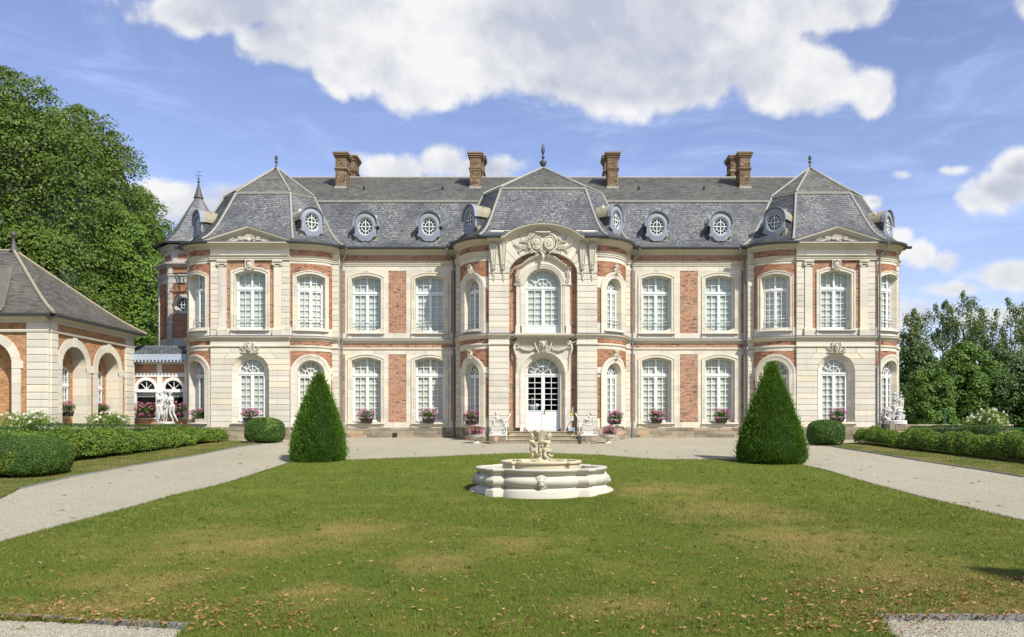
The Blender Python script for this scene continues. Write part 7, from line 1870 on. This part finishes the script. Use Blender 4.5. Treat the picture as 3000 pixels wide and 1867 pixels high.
flowers(-20.55, 41.28, 1.0, 1.25, .62, .24, 'pink geraniums spilling from the left window of the garden room', fb, nfl=52); flowers(-19.02, 41.28, 1.0, 1.15, .62, .24, 'pink geraniums spilling from the right window of the garden room', fb, nfl=48)
flowers(-21.45, 36.1, 1.02, .62, .44, .42, 'pink geraniums on the nearer arch window of the brick wing', fb, nfl=26); flowers(-21.45, 38.95, 1.05, .66, .44, .42, 'pink geraniums on the farther arch window of the brick wing', fb, nfl=26)
# urns with geraniums
for s, px in ((-1, 1396.6), (1, 1781)):
    x, D = G(px, 1299); z = gz(D)
    root = empty('urn', (x, D, z), 'white fluted cast urn with side figures and pink geraniums, %s of the entrance steps' % ('left' if s < 0 else 'right'), 'urn', 'white urns beside the steps')
    g = MB(); g.box(-.135, .135, -.135, .135, z-.02, z+.05, flat(x, D), ch=.01, back=True); g.build('foot', 'cast_white', root)
    g = MB(); g.lathe((x, D, z), [(.12, .05), (.10, .08), (.055, .14), (.05, .17), (.09, .19), (.20, .23), (.29, .30), (.31, .34), (.30, .37), (.33, .385), (.33, .40), (.27, .40), (.24, .34), (0, .30)], 48, flute=.035, fk=16); g.build('bowl', 'cast_white', root, smooth=True)
    for k in (-1, 1):
        g = MB(); J = lambda a, b, c=0: Vector((x+k*a, D+c, z+b)); cap(g, J(.30, .40), J(.33, .55), .035, .03); g.ell(J(.33, .62), (.04, .045, .05)); cap(g, J(.32, .54), J(.26, .46, -.06), .02, .014); cap(g, J(.32, .54), J(.26, .48, .06), .02, .014)
        cap(g, J(.31, .42), J(.38, .34), .035, .025); cap(g, J(.38, .34), J(.42, .22), .025, .010); cap(g, J(.31, .40), J(.33, .28), .03, .02); fuse(g, 'figure', 'cast_white', root, .008, 1)
    n = 900; d = sph(n); r = rng.random(n)**.5; P = np.stack([x+s*.04+d[:, 0]*r*.30, D+d[:, 1]*r*.28, z+.56+d[:, 2]*r*.24], 1); leaves('foliage', P, d, .055, .8, rng.random(n), 'flower_leaves', root)
    nb = 46; d = sph(nb*2); d = d[d[:, 1] < .3][:nb]; nb = len(d); C = np.stack([x+s*.05+d[:, 0]*.34, D+d[:, 1]*.30, z+.58+d[:, 2]*.27], 1); m = 22; dd = sph(nb*m); P = C.repeat(m, 0)+dd*.045*np.array([1, 1, .75])
    leaves('blossoms', P, dd, .034, .95, np.clip(rng.normal(.5, .25, nb).repeat(m), 0, 1), 'pink_petals', root, rnd=.4)

def fbm3(P, f, seed=0):      # cheap smooth noise from sines
    r = np.random.default_rng(seed); out = np.zeros(len(P))
    for k in range(6):
        w = r.normal(0, 1, 3); w = w/np.linalg.norm(w)*f*(1.5**(k*.7)); out += np.sin(P@w+r.uniform(0, 6.28))*(.75**k)
    return out/2.6
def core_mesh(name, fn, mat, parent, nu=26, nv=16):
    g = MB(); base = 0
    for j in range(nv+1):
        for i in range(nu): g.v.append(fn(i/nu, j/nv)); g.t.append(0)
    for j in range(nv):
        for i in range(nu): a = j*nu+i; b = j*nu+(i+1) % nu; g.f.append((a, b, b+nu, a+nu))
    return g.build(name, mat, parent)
# ---- clipped yews
def yew(x, D, H, prof, label, n=36000, group='cone-shaped yews flanking the lawn', skirt=0):
    z0 = gz(D); root = empty('yew_cone', (x, D, z0), label, 'yew tree', group)
    hs = [p[0] for p in prof]; rs = [p[1] for p in prof]
    rad = lambda t: np.interp(t, hs, rs)
    # area-weighted heights
    tt = np.linspace(0, 1, 200); w = rad(tt)+.05; cdf = np.cumsum(w)/w.sum(); t = np.interp(rng.random(n), cdf, tt); a = rng.random(n)*2*PI
    r = rad(t); P = np.stack([np.cos(a)*r, np.sin(a)*r, t*H], 1)
    sd = int(abs(x)*7)+int(n % 97); lump = fbm3(P, 1.7, sd)*.05+fbm3(P, 5.0, sd+3)*.040+fbm3(P, 14, 5)*.022
    r2 = r+lump-np.abs(rng.normal(0, .05, n)); P = np.stack([x+np.cos(a)*r2, D+np.sin(a)*r2, z0+t*H], 1)
    out = np.stack([np.cos(a), np.sin(a), np.full(n, .5)], 1); dirv = out+np.array([0, 0, .35])+rng.normal(0, .35, (n, 3))
    nrm = np.cross(dirv, sph(n)); tn = np.clip(.25+.5*(fbm3(P, 9, 9)*.5+.5)*rng.random(n)+.35*(lump > .02)*rng.random(n), 0, 1)
    o = leaves('foliage', P, nrm, .10, .22, tn, 'yew_needles', root, dirv=dirv, rnd=.1)
    # stray shoots
    m = n//9; t = rng.random(m)**.8; a = rng.random(m)*2*PI; r = rad(t)+rng.random(m)**2*.14*(1 if True else 1); P = np.stack([x+np.cos(a)*r, D+np.sin(a)*r, z0+t*H+rng.random(m)*.08*(t > .9)], 1)
    dv = np.stack([np.cos(a), np.sin(a), np.full(m, 1.1)], 1); leaves('shoots', P, np.cross(dv, sph(m)), .13, .16, .5+.5*rng.random(m), 'yew_needles', root, dirv=dv, rnd=.1)
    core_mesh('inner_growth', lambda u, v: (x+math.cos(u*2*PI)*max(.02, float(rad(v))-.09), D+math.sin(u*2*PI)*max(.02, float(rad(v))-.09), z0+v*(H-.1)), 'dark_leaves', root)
    g = MB(); g.tube([(x, D, z0-.1), (x, D, z0+.6)], .09, 8); g.build('trunk', 'bark', root)
YL = [(0, .93), (.04, .98), (.15, .98), (.35, .86), (.55, .66), (.75, .44), (.88, .27), (.96, .14), (1, .03)]
YR = [(0, 1.13), (.05, 1.24), (.15, 1.22), (.35, 1.0), (.55, .76), (.75, .47), (.88, .27), (.96, .14), (1, .03)]
yew(-8.27, 29.4, 3.20, YL, 'narrower clipped cone yew at the lawn corner left of the fountain')
yew(8.27, 28.9, 3.60, YR, 'broader clipped cone yew at the lawn corner right of the fountain', 44000)
# ---- rounded box bushes
def ball(x, D, rx, ry, H, label, n, size=.045, fresh=0):
    z0 = gz(D); root = empty('box_bush', (x, D, z0), label, 'bush', 'clipped rounded box bushes')
    d = sph(int(n*1.3)); d = d[d[:, 2] > -.62][:n]; n = len(d)
    # slightly boxy dome
    dd = np.sign(d)*np.abs(d)**.88; dd = dd/np.maximum(1e-6, (np.abs(dd)**2.6).sum(1)**(1/2.6))[:, None]
    P = dd*np.array([rx, ry, H*.56]); lump = fbm3(P, 4, 2)*.03+fbm3(P, 11, 4)*.02; P = P*(1+lump/rx)[:, None]-d*np.abs(rng.normal(0, .03, n))[:, None]
    P = P+np.array([x, D, z0+H*.44]); P[:, 2] = np.maximum(P[:, 2], z0+.02)
    tn = np.clip(.15+.75*rng.random(n)*(fbm3(P, 7, 8)*.35+.65), 0, .95)
    if fresh: tn = np.where((fbm3(P, 3, 21) > .55) & (rng.random(n) < .35), 1.0, tn)
    leaves('foliage', P, d+np.array([0, 0, .3]), size, .6, tn, 'box_leaves', root, rnd=.7)
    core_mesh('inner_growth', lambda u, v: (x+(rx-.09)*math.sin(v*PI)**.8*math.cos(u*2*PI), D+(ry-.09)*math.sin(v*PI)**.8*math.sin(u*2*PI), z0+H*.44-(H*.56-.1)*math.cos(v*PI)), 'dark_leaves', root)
    g = MB(); g.tube([(x, D, z0-.1), (x, D, z0+.3)], .06, 6); g.build('trunk', 'bark', root)
ball(-13.2, 37.9, .88, .9, 1.20, 'far left round box bush in front of the left pavilion', 14000, .05, 1)
ball(12.95, 36.6, .82, .85, 1.16, 'right round box bush in front of the right pavilion', 14000, .05)
ball(-16.28, 25.0, 1.30, 1.2, 1.36, 'large near round box bush at the left edge of the picture', 34000, .042, 1)
# ---- hedges
def hedge(name, A, B, w, z_top, label, n, size, mat, lump, round_=2.4, cat='hedge', group=None, follow=None):
    A, B = np.array(A, float), np.array(B, float); t = B-A; L = np.linalg.norm(t); t /= L; nr = np.array([-t[1], t[0]])
    mid = (A+B)/2; root = empty(name, (mid[0], mid[1], gz(mid[1])), label, cat, group)
    s = rng.random(n)*L; a = rng.random(n)*PI*1.25-PI*.125; ends = rng.random(n) < .12; s = np.where(ends, np.where(rng.random(n) < .5, -rng.random(n)*.15, L+rng.random(n)*.15), s)
    cx_, cz_ = np.cos(a), np.sin(a); k = (np.abs(cx_)**round_+np.abs(cz_)**round_)**(-1/round_)
    rr = np.where(ends, rng.random(n)**.5, 1.0); ex = cx_*k*rr; ez = cz_*k*rr
    D = A[1]+t[1]*s; zt = z_top(s/L) if callable(z_top) else np.full(n, z_top); zg = gzv(np.clip(D, 0, 60)); H = zt-zg
    base = np.stack([A[0]+t[0]*s, A[1]+t[1]*s, zg], 1)
    P = base+np.stack([nr[0]*ex*w/2, nr[1]*ex*w/2, H*(.38+ez*.62)], 1)
    lm = fbm3(P, 3.2, 31)*lump+fbm3(P, 8, 33)*lump*.6; out = np.stack([nr[0]*ex, nr[1]*ex, ez], 1); P = P+out*(lm-np.abs(rng.normal(0, lump*.7+.02, n)))[:, None]
    P[:, 2] = np.maximum(P[:, 2], zg+.02)
    tn = np.clip(.1+.8*rng.random(n)*(fbm3(P, 5, 12)*.3+.7), 0, 1); leaves('foliage', P, out+np.array([0, 0, .35]), size, .62, tn, mat, root, rnd=.7)
    def fn(u, v):
        ss = (v*1.02-.01)*L; aa = u*2*PI; c, q = math.cos(aa), math.sin(aa); kk = (abs(c)**round_+abs(q)**round_)**(-1/round_); yy = A[1]+t[1]*ss; g0 = gz(yy); zt_ = float(z_top(np.array([v]))[0]) if callable(z_top) else z_top
        e = .62 if v in (0, 1) else 1; hh = (zt_-g0); return (A[0]+t[0]*ss+nr[0]*c*kk*(w/2-.12-lump)*e, A[1]+t[1]*ss+nr[1]*c*kk*(w/2-.12-lump)*e, g0+max(0.0, hh*.42+q*kk*(hh*.5-.1-lump*.5)*e))
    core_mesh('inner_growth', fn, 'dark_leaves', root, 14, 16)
    return root
hedge('rose_hedge', (-17.75, 25.8), (-15.75, 38.3), 1.25, lambda q: .40+.10*q+.05*np.sin(q*31), 'loose light green rose hedge along the left gravel drive', 46000, .066, 'rose_leaves', .13, 2.0, group='loose rose hedges')
hedge('rose_hedge', (14.95, 37.0), (18.3, 26.0), 1.15, lambda q: .50-.28*q+.05*np.sin(q*29), 'loose light green rose hedge along the right gravel drive', 44000, .066, 'rose_leaves', .13, 2.0, group='loose rose hedges')
hedge('clipped_hedge', (-19.25, 30.2), (-17.55, 38.8), .85, .66, 'dark clipped hedge between the left rose hedge and the brick wing, farther length', 24000, .05, 'hedge_leaves', .03, 4, group='dark clipped hedges')
hedge('clipped_hedge', (-20.6, 24.2), (-19.45, 29.4), .9, .55, 'dark clipped hedge at the left picture edge, nearer length below the big white rose bush', 14000, .05, 'hedge_leaves', .03, 4, group='dark clipped hedges')
hedge('clipped_hedge', (18.1, 38.9), (20.6, 36.4), .95, .62, 'dark clipped hedge running back towards the garden wall at right', 14000, .05, 'hedge_leaves', .03, 4, group='dark clipped hedges')
hedge('clipped_hedge', (20.0, 35.2), (25.5, 35.0), .9, .50, 'dark clipped hedge at the right picture edge below the white rose bush', 16000, .05, 'hedge_leaves', .03, 4, group='dark clipped hedges')
# white rose bushes
def rosebush(x, D, w, zt, label, nw):
    z0 = gz(D); H = zt-z0; root = empty('white_rose_bush', (x, D, z0), label, 'rose bush', 'white rose bushes')
    C = []; 
    for k in range(18): a = k*2.4; r = w*.40*math.sqrt((k+.5)/18); C.append((x+r*math.cos(a), D+r*math.sin(a), z0+H*(.45+.40*random.random()*(1-r/w))))
    C = np.array(C); R = np.full(len(C), w*.24); n = 9000; P, d, k = cluster_leaves(C, R, n, .06); P[:, 2] = np.maximum(P[:, 2], z0+.05)
    leaves('foliage', P, d+np.array([0, 0, .4]), .065, .6, rng.random(n), 'rose_leaves', root)
    P, d, k = cluster_leaves(C, R*1.12, nw*3, .06, .95); kk = (P[:, 1] < D+.1) & (P[:, 2] > z0+H*.3); P = P[kk][:nw*2]; nw = len(P); m = 16; dd = sph(nw*m); P = P.repeat(m, 0)+dd*.055; leaves('blossoms', P, dd, .065, 1.0, rng.random(nw*m), 'white_petals', root, rnd=.3)
    g = MB()
    for q in range(5): g.tube([(x, D, z0-.05), (x+w*.2*math.cos(q*1.3), D+w*.2*math.sin(q*1.3), z0+H*.6)], .02, 5)
    g.build('stem', 'bark', root)
rosebush(WX(75, 32.3), 32.3, 2.0, 1.22, 'big white rose bush at the left corner of the brick wing', 90)
rosebush(WX(316, 36.6), 36.6, 1.5, 1.32, 'white rose bush below the farther arch of the brick wing', 80)
rosebush(WX(2888, 38.6), 38.6, 1.75, 1.42, 'white rose bush behind the hedges at right', 60)

# ---- trees
def limb(g, a, b, r0, r1, n=5, wob=.06):
    a, b = Vector(a), Vector(b); L = (b-a).length; g.tube([a.lerp(b, i/n)+Vector((random.gauss(0, wob*L/n), random.gauss(0, wob*L/n), 0))*(0 < i < n) for i in range(n+1)], [r0+(r1-r0)*i/n for i in range(n+1)], 7)
def tree(px, D, prof, ztop, label, cat, mat, n, size, nclump, rc, group, aspect=.75, bare=0, shell=.5, dy=.8, name='lime_tree', vis=True, squash=.8, thin=1):
    if name != 'poplar_tree': shell = .68
    """prof = [(height fraction, radius)]: clumps of leaves sit on and inside this outline"""
    x = WX(px, D); z0 = gz(min(D, 60)); root = empty(name, (x, D, z0), label, cat, group); H = ztop-z0
    hs = [p[0] for p in prof]; rs = [p[1] for p in prof]; g = MB()
    top = Vector((x, D, z0+H*.82)); limb(g, (x, D, z0-.2), top, .028*H*thin, .006*H*thin, 8, .03)
    ts = rng.random(nclump); w = np.interp(ts, hs, rs); keep = rng.random(nclump) < (w/max(rs))**.8; ts = ts[keep]; w = w[keep]; k = len(ts)
    a = rng.random(k)*2*PI
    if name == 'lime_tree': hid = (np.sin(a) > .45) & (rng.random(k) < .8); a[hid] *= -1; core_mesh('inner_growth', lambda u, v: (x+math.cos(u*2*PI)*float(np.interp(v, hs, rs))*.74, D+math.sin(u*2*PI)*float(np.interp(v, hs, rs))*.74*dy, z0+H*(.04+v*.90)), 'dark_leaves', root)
    fr = rng.random(k)**(.22 if name == 'lime_tree' else .4); r = np.maximum(0, w*fr-rc*.35); C = np.stack([x+r*np.cos(a), D+r*np.sin(a)*dy, z0+ts*H], 1)
    R = rc*rng.uniform(.65, 1.25, k)*np.clip(w/max(rs)+.35, .45, 1)
    for i in range(0, k, max(1, k//26)):
        c = C[i]; zb_ = max(z0+H*.08, c[2]-.30*H*random.uniform(.4, 1)); limb(g, (x, D, zb_), tuple(c), .010*H*thin, .002*H*thin, 4, .08)
    g.build('trunk', 'bark', root)
    P, d, kk = cluster_leaves(C, R, n, size, shell, squash, up=(name != 'poplar_tree'))
    if name == 'lime_tree': bk_ = (d[:, 1] > .35); d[bk_, 1] *= -1; P = C[kk]+(P-C[kk])*np.where(bk_, -1, 1)[:, None]**np.array([0, 1, 0])
    tc = rng.random(k)[kk]; tn = np.clip(.2+.35*tc+.4*rng.random(n), 0, 1)
    leaves('crown', P, d+np.array([0, 0, .3]), size, aspect, tn, mat, root, rnd=.38)
    return root
wl = 'tall lime trees behind the brick wing'
egg = lambda r: [(.0, r*.85), (.12, r), (.35, r*1.02), (.55, r*.98), (.72, r*.86), (.85, r*.66), (.95, r*.38), (1, .15)]
tree(-330, 53, egg(7.5), 23.5, 'tall lime tree at the far left edge, cut by the picture', 'tree', 'lime_leaves', 26000, .26, 420, 1.25, wl)
tree(0, 50, egg(7.9), 23.0, 'tallest lime tree rising above the brick wing roof at left', 'tree', 'lime_leaves', 122000, .165, 1500, 1.05, wl)
tree(236, 56, egg(6.0), 23.0, 'second lime tree from the left, shoulder of the green mass', 'tree', 'lime_leaves', 98000, .175, 1250, 1.0, wl)
tree(338, 53, egg(3.6), 15.3, 'bright green lower lime tree in front of the row, beside the bell tower', 'tree', 'lime_leaves_bright', 56000, .165, 420, .9, wl)
tree(408, 61, egg(4.2), 18.6, 'shortest lime tree of the row, sloping down to the bell tower', 'tree', 'lime_leaves', 64000, .18, 700, .95, wl)
tree(110, 47, egg(4.6), 12.5, 'low lime tree directly behind the brick wing roof', 'tree', 'lime_leaves', 50000, .17, 420, 1.0, wl)
wr_ = 'trees beyond the garden at right'
pop = lambda r: [(.0, r*.5), (.2, r*.8), (.45, r), (.65, r*1.0), (.82, r*.8), (.93, r*.5), (1, .25)]
for i, (px, D, r, zt, lab) in enumerate(((2676, 60, 1.5, 9.3, 'slim dark poplar right beside the chateau corner'), (2762, 64, 2.6, 10.6, 'dark airy poplar, left of the tallest pair at right'), (2822, 62, 2.5, 10.9, 'tallest airy poplar in the middle of the right tree group'),
        (2880, 66, 2.3, 9.6, 'lower dark poplar between the two high poplar groups at right'), (2958, 60, 2.4, 10.3, 'high dark poplar near the right picture edge'), (3040, 63, 2.4, 9.5, 'dark poplar cut by the right picture edge'))):
    tree(px, D, pop(r), zt, lab, 'tree', 'poplar_leaves', 12500, .13, 140, .42, wr_, .8, shell=.05, name='poplar_tree', squash=1.9, thin=.3)
mp = lambda r: [(.0, r*.8), (.2, r), (.5, r*.95), (.75, r*.72), (.9, r*.42), (1, .1)]
tree(2836, 50, mp(2.6), 5.9, 'bright green maple in the middle of the right trees', 'tree', 'maple_leaves', 36000, .13, 200, .62, wr_, name='maple_tree')
tree(2722, 49, mp(1.8), 4.4, 'small bright maple next to the seated lovers statue', 'tree', 'maple_leaves', 20000, .125, 130, .5, wr_, name='maple_tree')
tree(2990, 49, mp(2.6), 4.6, 'dull green bushy tree at the right picture edge above the hedge', 'tree', 'dark_leaves', 20000, .16, 220, .7, wr_, name='bushy_tree')
tree(2680, 55, mp(2.4), 6.3, 'dark green tree just right of the chateau wall', 'tree', 'dark_leaves', 17000, .18, 200, .8, wr_, name='bushy_tree')
tree(2930, 55, mp(2.8), 6.0, 'dark green tree behind the bright maple', 'tree', 'dark_leaves', 17000, .18, 200, .8, wr_, name='bushy_tree')
# far wood closing the view
n = 26000; x = rng.uniform(-60, 75, n); D = rng.uniform(76, 84, n); z = np.abs(rng.beta(1.3, 1.6, n))*(3.6+.9*np.sin(x*.5)+.6*np.sin(x*1.3)); k = (x > 24) | (x < -20); P = np.stack([x, D, z], 1)[k]; n = len(P)
leaves('distant_wood', P, np.tile([0, -1., .5], (n, 1)), .75, .8, rng.random(n), 'dark_leaves', None, 'stuff')
# yew off the right edge of the picture whose shadow falls on the lawn
yew(7.85, 8.95, 3.0, [(p[0], p[1]*.95) for p in YL], 'clipped cone yew outside the right edge of the picture, shading the lawn corner', 9000, None)

# park trees behind the camera: the windows mirror them
n = 16000; x = rng.uniform(-90, 90, n); D = rng.uniform(-62, -48, n); z = rng.beta(1.2, 1.2, n)*(13+2.5*np.sin(x*.21)+1.5*np.sin(x*.53)); P = np.stack([x, D, z-1.5], 1)
leaves('park_wood', P, np.tile([0, 1., .5], (n, 1)), 1.5, .8, rng.random(n), 'dark_leaves', None, 'stuff')
